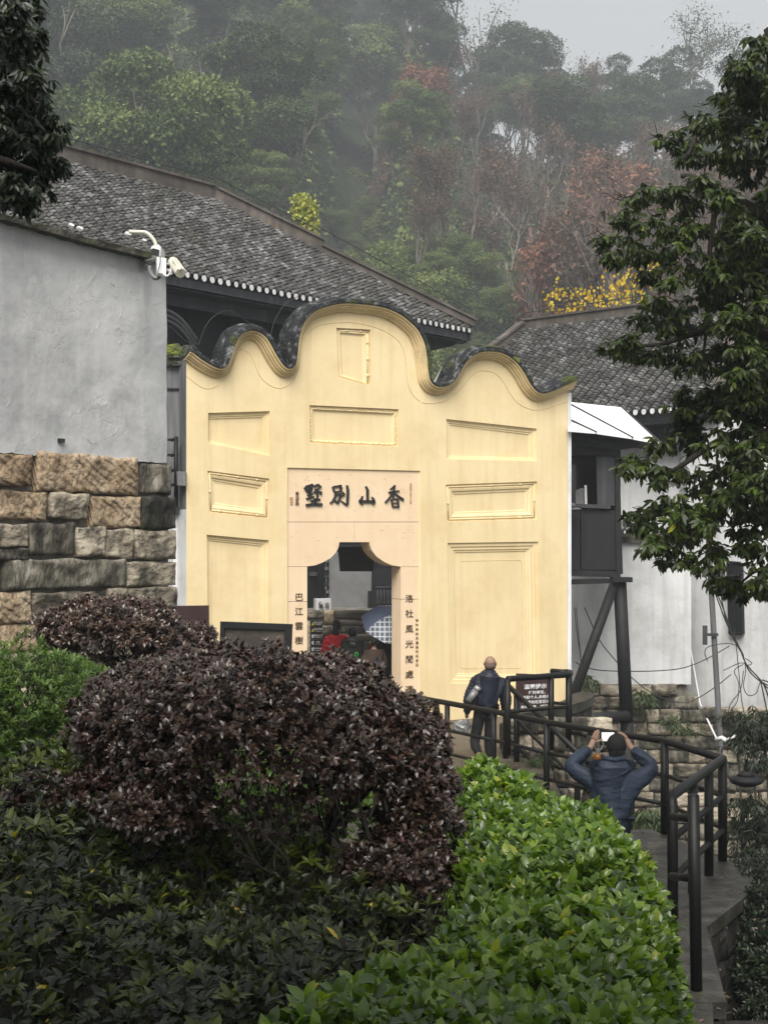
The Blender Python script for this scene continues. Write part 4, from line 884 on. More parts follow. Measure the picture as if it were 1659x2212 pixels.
# black downpipe bracket on the pilaster
t = empty('rainwater_pipe', P(388,1050,24.2), 'black rainwater pipe with hopper fixed on the grey pilaster', 'pipe')
b = MB(); b.tube([P(381,943,24.25), P(381,1096,24.25)], .035, 8); b.build('pipe', M['black'], t, smooth=True)
b = MB(); b.prism([P(382,1018,24.1), P(402,1019,24.1), P(402,1050,24.1), P(383,1049,24.1)], (0,.25,0)); b.build('hopper', M['pilaster'], t, bevel=.01)
b = MB()
for y in (950,983,1016,1047): b.obox(P(374,y,24.3), (.09,0,0), (0,.02,0), (0,0,.02)); b.ball(P(372,y,24.25), .035, 6, 5)
b.build('clamps', M['black'], t)

# ------------------------------------------------------------------ sign boards at the left foot of the gate
b = MB(); b.prism([P(378,1309,22.5), P(450.5,1308,22.5), P(450.5,1560,22.5), P(378,1560,22.5)], (0,.12,0)); tag(b.build('notice_board', M['maroon'], bevel=.006), 'tall plain maroon board standing behind the dark round shrub', 'board')
t = empty('notice_board', P(553,1450,21.5), 'black framed display board tilted behind the big maroon shrub', 'board')
b = MB(); b.prism([P(480,1352,21.55), P(620,1356,21.55), P(616,1560,21.55), P(472,1560,21.55)], (0,.04,0)); b.build('display_panel', M['paving'], t)
b = MB(); b.prism([P(476,1343,21.5), P(632,1349,21.5), P(631,1361,21.5), P(476,1356,21.5)], (0,.14,0)); b.build('frame_rail', M['blackmatt'], t)
for q in ([(476,1356),(486,1357),(480,1560),(468,1560)], [(615,1361),(631,1361),(624,1560),(608,1560)]):
    b = MB(); b.prism([P(x,y,21.5) for x, y in q], (0,.14,0)); b.build('frame_post', M['blackmatt'], t)
# maroon notice with white lettering before the right wing
NB = Plane(1117, 23.6, 1196, 23.9)
t = empty('notice_sign', NB.pt(1156,1545), 'maroon notice with rows of white Chinese lettering behind the curved railing', 'sign')
b = MB(); b.prism([NB.pt(1118,1455), NB.pt(1196,1458), NB.pt(1195,1560), NB.pt(1116,1560)], NB.n*.06); b.build('board', M['maroon'], t, bevel=.004)
def btext(body, px, py, h, bold=.03, pl=NB, mat='whitepaint', par=None, nm='lettering', off=-.004, xs=1.0):
    p = pl.pt(px, py)+pl.n*off; sz = h*p.y/F
    return text(nm, body, sz, p, pl.u, M[mat], par or t, bold*sz, .002, xs, 1, -pl.n)
btext('温馨提示', 1156, 1483.5, 11, .012, xs=1.3); btext('任何单位、团', 1166, 1495.5, 7.8, .01, xs=1.25)
btext('体和个人,未经允', 1157.5, 1506, 7.8, .01, xs=1.25); btext('许,请勿在景区内', 1157.5, 1516.5, 7.8, .01, xs=1.25); btext('直播拍摄、讲解或', 1157.5, 1527, 7.8, .01, xs=1.25); btext('宣传等活动', 1146, 1537.5, 7.8, .01, xs=1.25)
# ------------------------------------------------------------------ curved stone planter wall with railing
pw = empty('curved_parapet', P(1190,1600,21.5), 'curved dark stone parapet at the right foot of the gate', 'wall')
def zpt(px, py, z): Y = (CZ-z)*F/(py-HY); return P(px, py, Y)
PW = .62   # height of parapet top
topf = [zpt(x, y, PW) for x, y in smooth_curve([(1098,1546),(1130,1541),(1160,1536),(1200,1530),(1235,1522),(1262,1514),(1279,1505),(1281,1500)])]
topb = [zpt(x, y, PW) for x, y in smooth_curve([(1100,1531),(1130,1530),(1160,1527),(1190,1521),(1215,1513),(1228,1506),(1238,1498),(1262,1494)])]
b = MB(); n = min(len(topf), len(topb)); topf, topb = topf[:n], topb[:n]
for i in range(n-1):
    q = [topf[i], topf[i+1], topb[i+1], topb[i]]; b.prism(q, Vector((0,0,-.16)))
b.build('capstone', M['concrete'], pw)
for i in range(0, n-1, 3):
    j = min(i+3, n-1)
    for k, (z0, z1) in enumerate(((.44,.02),(0,-.42),(-.44,-.9),(-.92,-3.9))):
        b = MB(); a_, c_ = topf[i]+Vector((0,.06,0)), topf[j]+Vector((0,.06,0)); sh = Vector((random.uniform(-.02,.02), random.uniform(-.04,.04), 0))
        a_ = a_.lerp(c_, .02)
        b.prism([Vector((a_.x,a_.y,z0)), Vector((c_.x,c_.y,z0)), Vector((c_.x,c_.y,z1)), Vector((a_.x,a_.y,z1))], Vector((-.1,.5,0))+sh); b.build('stone', M['stone_dark'], pw, bevel=.02)
# stone cheek wall beside the steps, seen between the rails
WP = Plane(1090, 22.3, 1290, 20.6)
for j, (y0, y1) in enumerate(((1552,1585),(1587,1622),(1624,1660),(1662,1700),(1702,1745),(1747,1800),(1802,1860))):
    x = 1084 + (j % 2)*14 + (max(0, j-3))*34
    while x < 1285:
        w = random.uniform(26, 48); lay_stone(WP, x, min(x+w-1.5, 1290), y0, y1, random.choice(['stone_dark','stone_dark','stone']), pw, depth=.3, nx_=6, ny_=5, rough=.04, seed=random.random()*40); x += w
def railing_thing(name, loc, label): return empty(name, loc, label, 'railing')
def tube(name, pts, r, par, mat='black', seg=10, lab=None):
    b = MB(); b.tube(pts, r, seg); o = b.build(name, M[mat], par, smooth=True)
    if lab: o['label'] = lab
    return o
rt = railing_thing('railing', P(1160,1560,22.3), 'short curved black railing standing on the dark stone parapet')
top = [zpt(x, y, 1.38) for x, y in smooth_curve([(1096,1467),(1130,1464),(1165,1462),(1190,1460),(1218,1458),(1230,1456),(1229,1452),(1212,1452),(1192,1450)])]
tube('top_rail', top, .045, rt); 
tube('rail', [p - Vector((0,0,.47)) for p in top], .024, rt)
for k in (0, int(len(top)*.38), int(len(top)*.58), int(len(top)*.72)):
    p = top[min(k, len(top)-1)]; tube('post', [p, Vector((p.x, p.y, .3))], .045, rt)
# ------------------------------------------------------------------ stair railing (behind) and main railing (front)
sr = railing_thing('railing', P(1150,1600,21), 'black sloping railing that follows the steps down beside the parapet')
a0 = P(1092,1476,21.9); a1 = P(1250,1628,19.9); dz = Vector((0,0,-.40)); 
for k, r in ((0,.042),(1,.024),(2,.024)):
    tube('top_rail' if k == 0 else 'rail', [a0+Vector((0,0,0))+dz*(k*1.0), a1+(a1-a0)*.12+dz*k], r, sr, mat='black' )
for t_ in (0, .16, .98):
    p = a0.lerp(a1, t_); tube('post', [p+Vector((0,0,.03)), Vector((p.x, p.y, p.z-1.25))], .045, sr)
mr = railing_thing('railing', P(1440,1850,17), 'long black tubular railing running from the gate round the lower landing')
RT = .85
tp = [zpt(x, y, RT) for x, y in ((870,1500.5),(880,1503),(966,1518.5),(1066,1537),(1180,1560),(1300,1580),(1435,1600.5),(1560,1639.5),(1449,1720))]
end = tp[-1]+Vector((0,-.06,-.07))
tube('top_rail', tp[:8], .042, mr); tube('top_rail', [tp[7], tp[8], end, Vector((end.x, end.y-.02, PZ))], .052, mr, lab='near top rail bending down into a post')
def drop(a, c, d1, d2, r=.026, n='rail'): tube(n, [a-Vector((0,0,d1)), c-Vector((0,0,d2))], r, mr)
for a, c in zip(tp[2:7], tp[3:8]): drop(a, c, .42, .42); drop(a, c, .78, .78)
drop(tp[0], tp[2], .42, .42)
drop(tp[7], tp[8], .42, .42, .034); drop(tp[7], tp[8], .80, .80, .034)
for k in (2,3,4,6,7):
    p = tp[k]; tube('post', [p, Vector((p.x, p.y, PZ))], .043 if k < 6 else .052, mr)
for t_ in (.30, .62):
    p = tp[7].lerp(tp[8], t_); tube('post', [p, Vector((p.x, p.y, PZ))], .05, mr)
# short return rail near the gate end
tube('end_rail', [zpt(884,1512,.78), zpt(936,1518,.78), zpt(943,1522,.74), zpt(943,1560,.2)], .045, mr)
q0 = P(1497,1722,11.3); tube('newel_post', [q0+Vector((0,0,.01)), P(1504,2165,11.3)], .047, mr, lab='tall near post with rounded top')
b = MB(); b.ball(q0+Vector((0,0,.01)), (.047,.047,.02), 12, 6); b.build('post_cap', M['black'], mr, smooth=True)
tube('link_bar', [P(1452,1764,12.6), P(1497,1768,11.3)], .035, mr); tube('link_bar', [P(1450,1893,12.6), P(1499,1897,11.3)], .035, mr)
# retaining stones below the landing at right
lowr = empty('retaining_wall', P(1600,2100,14), 'dark rough retaining wall dropping below the landing at lower right', 'wall')
edge = [(2.55,11.0), (2.9,13.2), (3.74,14.7), (3.97,15.8)]
for (xa, ya), (xb, yb) in zip(edge[:-1], edge[1:]):
    d = Vector((xb-xa, yb-ya, 0)); L_ = d.length; d.normalize(); nrm_ = Vector((d.y, -d.x, 0)); z = PZ-.14
    while z > -3.4:
        h = random.uniform(.28, .42); s_ = random.uniform(-.2, 0)
        while s_ < L_:
            w = min(random.uniform(.35, .8), L_-s_+.02); w = max(w, .12); b = stone_mesh(w-.02, h-.02, .25, 7, 5, .05, random.random()*60); me = b.mesh('stone', M['stone_black'], smooth=True)
            R = Matrix((d, -nrm_, Vector((0,0,1)))).transposed().to_4x4(); me.transform(Matrix.Translation(Vector((xa, ya, 0))+d*(s_+w/2)+Vector((0,0,z-h/2))+nrm_*.06) @ R); link('stone', me, lowr); s_ += w
        z -= h
b = MB(); b.prism([Vector((x,y,0))+Vector((.1,0,PZ+.004)) for x, y in edge] + [Vector((x-.35,y,PZ+.004)) for x, y in edge[::-1]], Vector((0,0,-.13))); b.build('edge_slab', M['concrete'], lowr)
# hanging lamp at far right
t = empty('hanging_lamp', P(1612,1690,19), 'dark saucer-shaped lamp hanging below the bamboo at the right edge', 'lamp')
b = MB(); b.tube([P(1611,1640,19), P(1611,1668,19)], .02, 6); b.build('stem', M['black'], t)
b = MB(); b.tube([P(1611,1666,19), P(1611,1676,19)], [.08,.13], 12); b.tube([P(1611,1676,19), P(1611,1683,19), P(1611,1692,19), P(1611,1699,19)], [.13,.24,.20,.08], 16); b.build('lamp_shade', M['blackmatt'], t, smooth=True)
b = MB(); b.tube([P(1546,1598,27), P(1560,1594,26.9), P(1568,1600,26.8), P(1580,1596,26.7), P(1590,1586,26.7)], .045, 8); tag(b.build('pipe_stub', M['whitepaint'], smooth=True), 'short white pipe elbow before the stone wall near the bamboo', 'pipe')
# ================================================================== COURT BEHIND THE GATE
D = lambda x, y, Y: P(662.3+x*.1747, 1186.6+y*.1747, Y)      # close-up of the doorway
cw = empty('stone_stair', D(540,1000,30.6), 'worn stone stair and wall rising behind the people in the doorway', 'stairs')
WI = Plane(640, 31.6, 900, 31.6)
b = MB(); b.prism([WI.pt(600,1319)+WI.n*.1, WI.pt(900,1319)+WI.n*.1, WI.pt(900,1560)+WI.n*.1, WI.pt(600,1560)+WI.n*.1], WI.n*3); b.build('mortar_bed', M['mortar'], cw)
for (x0,x1,y0,y1,mt,of) in ((640,698,1319,1338,'stone',0),(699,722,1319,1350,'stone_orange',0),(803,838,1319,1336,'stone_orange',0),(839,880,1319,1336,'stone',0),(696,722,1351,1372,'stone',0),(697,720,1373,1398,'stone_dark',0),(698,722,1399,1430,'stone',0),(640,697,1340,1440,'stone',0),
    (722,802,1318,1337,'paving',-.35),(722,810,1338,1348,'paving',-.7),(722,815,1349,1362,'stone_dark',-1.0),(722,820,1363,1378,'paving',-1.3),(722,825,1379,1400,'stone_dark',-1.6),(722,830,1401,1425,'paving',-1.9),(700,835,1426,1460,'stone_dark',-2.1)):
    lay_stone(WI, x0+.5, x1-.5, y0+.4, y1-.4, mt, cw, off=of, depth=.3, nx_=10, ny_=5, rough=.025, seed=x0*.1+y0*.3)
b = MB(); b.prism([D(278,30,33.5), D(803,30,33.5), D(803,520,33.5), D(757,520,33.5), D(757,770,33.5), D(278,770,33.5)], (0,.2,0)); tag(b.build('grey_wall', surf('grey_inner_wall', [(.3, g(.16)), (.7, g(.22))], rough=.9, bump=.2)), 'smooth dim grey wall framed by the doorway', 'wall')
ci = empty('inner_hall', D(600,300,34), 'dark timber hall in shade seen through the gate doorway', 'building')
def dbox(name, x0, y0, x1, y1, Y, th, mat, par=ci):
    b = MB(); b.prism([D(x0,y0,Y), D(x1,y0,Y), D(x1,y1,Y), D(x0,y1,Y)], (0,th,0)); return b.build(name, mat if not isinstance(mat, str) else M[mat], par)
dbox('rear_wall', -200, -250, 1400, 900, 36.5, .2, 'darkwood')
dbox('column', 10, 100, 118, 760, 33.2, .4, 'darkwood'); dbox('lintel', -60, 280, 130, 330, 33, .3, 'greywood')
for j in range(14):
    for i in range(2):
        x = 122+i*78-(j % 2)*20; dbox('brick', max(122,x), 120+j*48, min(276,x+74), 162+j*48, 33.4+random.uniform(0,.04), .2, 'stone_dark' if (i+j) % 3 else 'pilaster')
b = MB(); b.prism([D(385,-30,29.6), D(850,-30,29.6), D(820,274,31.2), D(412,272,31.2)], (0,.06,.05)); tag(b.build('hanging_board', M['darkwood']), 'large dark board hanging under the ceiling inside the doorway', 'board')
dbox('rail_box', 757, 520, 870, 750, 33.0, .4, 'darkwood'); dbox('door_leaf', 830, 240, 1100, 450, 33.1, .2, 'darkwood')
bl = empty('balustrade', D(950,700,32.6), 'black turned balustrade in the shade at right inside the doorway', 'railing')
dbox('handrail', 850, 455, 1300, 475, 32.4, .08, 'greywood', bl); dbox('base_rail', 850, 705, 1300, 745, 32.4, .12, 'darkwood', bl)
for k in range(9):
    b = MB(); p0, p1 = D(880+k*42,700,32.45), D(880+k*42,480,32.45); b.tube([p0, p0.lerp(p1,.2), p0.lerp(p1,.4), p0.lerp(p1,.6), p1], [.02,.045,.022,.04,.02], 6); b.build('baluster', M['greywood'], bl, smooth=True)
t = empty('light_box', D(210,700,31.4), 'white square plaque with two dark characters standing on the inner stone wall', 'sign')
b = MB(); b.prism([D(117,612,31.0), D(304,608,31.0), D(304,752,31.0), D(117,752,31.0)], (-.06,.22,0)); b.build('box_body', M['whitepaint'], t, bevel=.005)
b = MB(); b.tube([D(200,608,31.1), D(205,590,31.1)], .02, 5); b.prism([D(95,605,31.3), D(112,600,31.3), D(112,752,31.3), D(95,752,31.3)], (0,.1,0)); b.build('side_bracket', M['greywood'], t)
PLQ = Plane(675, 30.97, 720, 30.97)
c0 = D(180,690,31); btext('覺', 693.7, 1308, 15, .02, PLQ, 'inkbrown', t, 'dark_character', xs=.85); btext('自', 706.3, 1308, 13, .02, PLQ, 'inkbrown', t, 'dark_character', xs=.8)
# strip of five small warning signs
t = empty('warning_sign', D(118,1080,29.5), 'narrow board of five stacked warning signs inside the doorway', 'sign')
PS = Plane(660, 29.4, 705, 29.4)
b = MB(); b.prism([D(42,875,29.4), D(198,875,29.4), D(198,1280,29.4), D(42,1280,29.4)], (0,.05,0)); b.build('backing_board', M['greymetal'], t)
rows_ = ['当心台阶', '当心滑倒', '请勿吸烟', '安静', '注意安全']
for k, s_ in enumerate(rows_):
    y0 = 882+k*80; b = MB(); b.prism([D(50,y0,29.37), D(190,y0,29.37), D(190,y0+68,29.37), D(50,y0+68,29.37)], (0,.02,0)); sg = b.build('sign_plate', M['maroon'], t)
    b = MB()
    if k < 2: b.prism([D(78,y0+12,29.35), D(96,y0+58,29.35), D(60,y0+58,29.35)], (0,.01,0)); b.build('warning_triangle', M['gold'], sg)
    else:
        b.prism([D(62,y0+14,29.35), D(92,y0+10,29.35), D(90,y0+55,29.35), D(66,y0+58,29.35)], (0,.01,0)); b.build('pictogram', M['whitepaint'], sg)
    yy = 1186.6+(y0+24)*.1747
    btext(s_, 662.3+145*.1747, yy, 4.6, .03, PS, 'whitepaint', sg, 'lettering', off=-.05)
    b = MB()
    for m_ in range(7): b.prism([D(108+m_*11,y0+46,29.35), D(116+m_*11,y0+46,29.35), D(116+m_*11,y0+53,29.35), D(108+m_*11,y0+53,29.35)], (0,.01,0))
    tag(b.build('small_print', M['whitepaint'], sg), kind='stuff')
# ================================================================== PEOPLE
M['skin'] = surf('skin', [(.3, (.23,.145,.10)), (.7, (.29,.185,.13))], scale=9, rough=.55, bump=.05)
M['hair'] = surf('black_hair', [(.3, g(.006)), (.7, g(.02))], scale=30, rough=.5, bump=.4, bscale=60, stretch=(4,4,.6))
M['navy_down'] = surf('navy_quilted_nylon', [(.3, (.008,.010,.020)), (.7, (.016,.019,.034))], scale=6, rough=.5, bump=.5, bscale=9, bdist=.02)
M['blue_jacket'] = surf('dark_blue_shell_fabric', [(.3, (.011,.018,.032)), (.7, (.023,.034,.057))], scale=3, rough=.6, bump=.8, bscale=6, bdist=.04, stretch=(1,1,2.2))
M['trousers'] = surf('black_trousers', [(.3, g(.008)), (.7, g(.016))], scale=5, rough=.8, bump=.5, bscale=8, bdist=.03)
M['red_down'] = surf('red_puffer_fabric', [(.3, (.50,.014,.018)), (.7, (.68,.025,.03))], scale=4, rough=.5, bump=.3, bscale=8)
M['green_down'] = surf('dark_olive_puffer_fabric', [(.3, (.020,.022,.018)), (.7, (.042,.045,.038))], scale=4, rough=.38, bump=.4, bscale=8)
M['brown_wool'] = surf('brown_wool', [(.3, (.055,.036,.026)), (.7, (.10,.068,.05))], scale=8, rough=.95, bump=.3, bscale=30)
M['beige'] = surf('beige_cotton', [(.3, (.34,.27,.19)), (.7, (.44,.36,.26))], rough=.9, bump=.3)
M['capcloth'] = surf('black_cap_cloth', [(.3, g(.006)), (.7, g(.012))], scale=20, rough=.85, bump=.2, bscale=80)
M['silver'] = surf('silver_foil', [(.3, g(.15)), (.7, g(.5))], scale=14, rough=.3, bump=.8, bscale=14, bdist=.03, metal=.4)
M['umb'] = surf('slate_blue_umbrella_cloth', [(.3, (.11,.135,.21)), (.7, (.15,.18,.27))], rough=.6, bump=.1)
def skin_data(joints, edges, sub=2, root=None):
    names = list(joints); ix = {k: i for i, k in enumerate(names)}
    me = bpy.data.meshes.new('s'); me.from_pydata([joints[k][:3] for k in names], [(ix[a], ix[b]) for a, b in edges], [])
    o = bpy.data.objects.new('s', me); COL.objects.link(o)
    o.modifiers.new('k', 'SKIN'); sv = me.skin_vertices[0].data
    for k in names:
        r = joints[k][3]; sv[ix[k]].radius = (r, r) if not isinstance(r, tuple) else r
        sv[ix[k]].use_root = (k == (root or names[0]))
    s = o.modifiers.new('u', 'SUBSURF'); s.levels = sub; s.render_levels = sub
    dg = bpy.context.evaluated_depsgraph_get(); dg.update(); out = bpy.data.meshes.new_from_object(o.evaluated_get(dg), depsgraph=dg)
    bpy.data.objects.remove(o); vs = [v.co.copy() for v in out.vertices]; fs = [tuple(p.vertices) for p in out.polygons]; bpy.data.meshes.remove(out)
    return vs, fs
def chain(*names): return list(zip(names[:-1], names[1:]))
def pmesh(name, parts, mat, parent, mods=None, smooth=True):
    b = MB()
    for vs, fs in parts: b.add(vs, fs)
    if mods: b.v = [tuple(mods(Vector(v))) for v in b.v]
    me = b.mesh(name, mat, smooth); o = bpy.data.objects.new(name, me); COL.objects.link(o); o.parent = parent; return o
def ballpart(c, rad, seg=12, rings=9):
    b = MB(); b.ball(c, rad, seg, rings); return b.v, b.f
def person(loc, rotz, label, J, cloth, group=None):
    """J: joints of the pose. cloth: list of (name, material, joints->radii, edges)"""
    t = empty('person', loc, label, 'person', group); t.rotation_euler = (0, 0, rotz); return t
def head_parts(c, tilt=0, r=.095):
    """skull with jaw, nose, ears and brow, facing +y"""
    c = Vector(c); vs, fs = ballpart((0,0,0), (.076,.096,.115), 20, 14); out = []
    for v in vs:
        v = Vector(v)
        if v.z < 0: v.x *= 1-.28*min(1, -v.z/.11); v.y = v.y*(1-.12*min(1,-v.z/.11)) + .012
        if v.y > .06 and abs(v.x) < .018 and -.045 < v.z < .03: v.y += .026*(1-abs(v.z+.012)/.045)
        if v.y > .05 and .01 < v.z < .035 and .015 < abs(v.x) < .045: v.y -= .010
        out.append(v + c)
    P_ = [(out, fs)]
    for s in (-1, 1): P_.append(ballpart(c+Vector((s*.079, -.004, -.005)), (.010,.020,.032), 8, 6))
    return P_
def finger_parts(base, dirv, side, up, lens, r=.0085, curl=.25, thumb=None):
    """four fingers and a thumb from a palm; side runs across the knuckles"""
    out = []; dirv = Vector(dirv).normalized(); side = Vector(side).normalized(); up = Vector(up).normalized()
    for k, L in enumerate(lens):
        o = Vector(base) + side*(-.030+.020*k); d = dirv; pts = {'a': (*(o-dirv*.03), r*1.15)}; p = o; nm = ['b','c','d','e']
        for q, frac in zip(nm, (0,.45,.75,1.0)):
            p = o + d*(L*frac); a = curl*(frac*1.5); d2 = (dirv*math.cos(a) - up*math.sin(a)); p = o + d2*(L*frac); pts[q] = (*p, r*(1.05-.25*frac))
        out.append(skin_data(pts, chain('a','b','c','d','e'), 1))
    if thumb is not None:
        o = Vector(base) - dirv*.055 + side*(-.03); th = Vector(thumb).normalized()
        pts = {'a': (*o, r*1.5), 'b': (*(o+th*.03), r*1.3), 'c': (*(o+th*.058-up*.004), r*1.1), 'd': (*(o+th*.078-up*.010), r*.9)}
        out.append(skin_data(pts, chain('a','b','c','d'), 1))
    return out

# ---- man in dark blue jacket photographing the gate (faces away)
YB_ = 13.7; pxm = F/YB_
base = Vector(((1318-CX)*YB_/F, YB_, PZ))
t = empty('person', base, 'man in dark blue jacket and black cap raising a phone with both hands', 'person')
def loc(px, py, dy=0): p = P(px, py, YB_+dy) - base; return Vector(((px-CX)*(YB_+dy)/F - base.x, dy, p.z))
Hd = loc(1331, 1614); shz = loc(1320, 1672).z
shL, shR = loc(1281, 1686), loc(1374, 1686); elL, elR = loc(1229, 1655, .10), loc(1410, 1658, .10); wrL, wrR = loc(1276, 1614, .26), loc(1360, 1612, .27)
hip_z = .95
J = {'pelvis': (0,0,hip_z,.15), 'waist': (0,0,1.12,.145), 'chest': (.01,.0,1.33,.15), 'neck': (.02,.01,1.50,.06), 'skull0': (Hd.x,.02,Hd.z-.06,.055),
     'hipL': (-.10,0,hip_z-.05,.10), 'kneeL': (-.12,.02,.5,.06), 'ankL': (-.13,-.01,.09,.042), 'toeL': (-.14,.15,.035,.035),
     'hipR': (.10,0,hip_z-.05,.10), 'kneeR': (.12,.02,.5,.06), 'ankR': (.13,-.01,.09,.042), 'toeR': (.14,.15,.035,.035),
     'shL': (*shL,.062), 'elL': (*elL,.046), 'wrL': (*wrL,.032), 'paL': (*(wrL+Vector((.035,.03,.075))),.032),
     'shR': (*shR,.062), 'elR': (*elR,.046), 'wrR': (*wrR,.032), 'paR': (*(wrR+Vector((-.03,.04,.07))),.032)}
BE = chain('pelvis','waist','chest','neck','skull0') + chain('pelvis','hipL','kneeL','ankL','toeL') + chain('pelvis','hipR','kneeR','ankR','toeR') + chain('chest','shL','elL','wrL','paL') + chain('chest','shR','elR','wrR','paR')
parts = [skin_data(J, BE, 2)] + head_parts(Hd)
pL = wrL+Vector((.045,.035,.10)); parts += finger_parts(pL, (.35,.05,1), (-.5,.9,.15), (-.7,-.6,.1), (.062,.075,.072,.055), .0095, .15, (1,.1,.45))
pR = wrR+Vector((-.035,.045,.09)); parts += finger_parts(pR, (-.5,.1,.8), (.3,.9,0), (.7,-.5,0), (.062,.075,.07,.055), .0095, .6, (-1,.1,.5))
pmesh('body', parts, M['skin'], t)
JJ = {'hem': (-.01,0,.58,(.32,.20)), 'waist': (-.015,.0,.98,(.315,.20)), 'chest': (0,.0,1.20,(.32,.19)), 'upper': (.01,-.01,1.33,(.28,.15)), 'coll': (.02,-.01,1.47,(.105,.09)), 'coll2': (.03,.0,1.53,(.082,.08)),
      'shL': (*(shL+Vector((.01,0,-.01))),.105), 'midL': (*(shL.lerp(elL,.5)+Vector((0,0,-.015))),.10), 'elL': (*elL,.088), 'fL': (*elL.lerp(wrL,.55),.072), 'cuL': (*elL.lerp(wrL,.93),.052),
      'shR': (*(shR+Vector((-.01,0,-.01))),.105), 'midR': (*(shR.lerp(elR,.5)+Vector((0,0,-.015))),.10), 'elR': (*elR,.088), 'fR': (*elR.lerp(wrR,.55),.072), 'cuR': (*elR.lerp(wrR,.93),.052)}
JE = chain('hem','waist','chest','upper','coll','coll2') + chain('upper','shL','midL','elL','fL','cuL') + chain('upper','shR','midR','elR','fR','cuR')
def folds(amp, f=9):
    def fn(v):
        n = mnoise.noise(Vector((v.x*f*.6, v.y*f*.6, v.z*f*1.7)))*amp + mnoise.noise(Vector((v.x*f*2, v.y*2*f, v.z*f*4)))*amp*.5
        d = Vector((v.x, v.y, 0)); d = d.normalized() if d.length > 1e-4 else Vector((0,1,0)); return v + d*n
    return fn
pmesh('jacket', [skin_data(JJ, JE, 3, 'chest')], M['blue_jacket'], t, folds(.011, 11))
# hood lying on the back
vs, fs = ballpart((.015,-.105,1.415), (.155,.085,.10), 22, 14); vs = [Vector(v) for v in vs]
for v in vs:
    if v.z > 1.45: v.y += .03
    if v.z < 1.38: v.x *= .75
    v.y += .02*mnoise.noise(v*14)
rim = MB(); rim.tube([Vector((-.13,-.07,1.44)), Vector((-.10,-.15,1.40)), Vector((-.03,-.185,1.365)), Vector((.06,-.185,1.365)), Vector((.13,-.15,1.40)), Vector((.16,-.07,1.44))], [.012,.018,.02,.02,.018,.012], 8)
rim2 = MB(); rim2.tube([Vector((-.085,-.03,1.53)), Vector((-.06,-.10,1.51)), Vector((.02,-.125,1.50)), Vector((.10,-.10,1.51)), Vector((.12,-.03,1.53))], [.02,.026,.028,.026,.02], 8)
pmesh('hood', [(vs, fs), (rim.v, rim.f), (rim2.v, rim2.f)], M['blue_jacket'], t)
TJ = {'p': (0,0,.94,(.17,.13)), 'hL': (-.10,0,.84,.105), 'kL': (-.12,.02,.5,.08), 'aL': (-.13,0,.12,.07), 'hR': (.10,0,.84,.105), 'kR': (.12,.02,.5,.08), 'aR': (.13,0,.12,.07)}
pmesh('trousers', [skin_data(TJ, chain('p','hL','kL','aL')+chain('p','hR','kR','aR'), 2)], M['trousers'], t, folds(.01))
for s in (-1,1):
    b = MB(); b.ball((s*.135,.05,.045), (.05,.14,.05), 12, 8); o = b.build('shoe', M['black'], t, smooth=True); o.location = (0,0,0)
# cap: crown, button, strap and brim forward
vs, fs = ballpart(Hd+Vector((0,-.002,.022)), (.095,.112,.108), 22, 14)
vs = [Vector(v) for v in vs]; zb = Hd.z-.035
for v in vs:
    if v.z < zb: v.z = zb + (v.z-zb)*.15
pmesh('cap', [(vs, fs)], M['capcloth'], t)
b = MB(); b.ball(Hd+Vector((0,-.01,-.05)), (.080,.092,.07), 16, 10); o = b.build('hair', M['hair'], t, smooth=True); o.location = (0,0,0)
b = MB(); b.prism([Hd+Vector((x,y,.03-.2*(y-.09))) for x, y in ((-.07,.09),(-.06,.15),(-.03,.18),(.03,.18),(.06,.15),(.07,.09))], (0,0,.006)); o = b.build('cap_brim', M['capcloth'], t); o.location = (0,0,0)
b = MB(); b.tube([Hd+Vector((x*.1,-.115+abs(x)*.03,-.028)) for x in (-.55,-.25,0,.25,.55)], .006, 6); o = b.build('cap_strap', M['trousers'], t); o.location = (0,0,0)
# phone held in front, lanyard with bottle
ph = empty('phone', P(1303,1598,YB_+.35), 'phone with a bright screen held up by the man in the blue jacket', 'phone')
b = MB(); b.prism([P(1295,1579,YB_+.34), P(1328,1579,YB_+.34), P(1328,1610,YB_+.34), P(1295,1610,YB_+.34)], (0,.012,0)); b.build('phone_body', M['black'], ph, bevel=.003)
b = MB(); b.prism([P(1299,1582,YB_+.336), P(1326,1582,YB_+.336), P(1326,1601,YB_+.336), P(1299,1601,YB_+.336)], (0,.003,0))
scr, n_, bs = newmat('lit_screen'); bs.inputs['Emission Color'].default_value = (.75,.72,.66,1); bs.inputs['Emission Strength'].default_value = .16; b.build('screen', scr, ph)
bt = empty('bottle', P(1291,1640,YB_+.25), 'small tea bottle dangling under the hands of the man in blue', 'bottle')
amber = surf('amber_tea', [(.3, (.16,.06,.01)), (.7, (.30,.12,.02))], rough=.2, bump=0)
b = MB(); b.tube([P(1291,1646,YB_+.25), P(1291,1632,YB_+.25), P(1291,1627,YB_+.25)], [.048,.048,.025], 12); b.build('bottle_body', amber, bt, smooth=True)
b = MB(); b.tube([P(1291,1627,YB_+.25), P(1291,1617,YB_+.25)], .022, 10); b.build('bottle_neck', M['greymetal'], bt)
b = MB(); b.tube([P(x,y,YB_+.25) for x, y in ((1286,1620),(1283,1608),(1288,1600))], .005, 4); b.tube([P(x,y,YB_+.25) for x, y in ((1295,1622),(1303,1612),(1302,1600))], .008, 4); b.build('strap', M['greymetal'], bt)

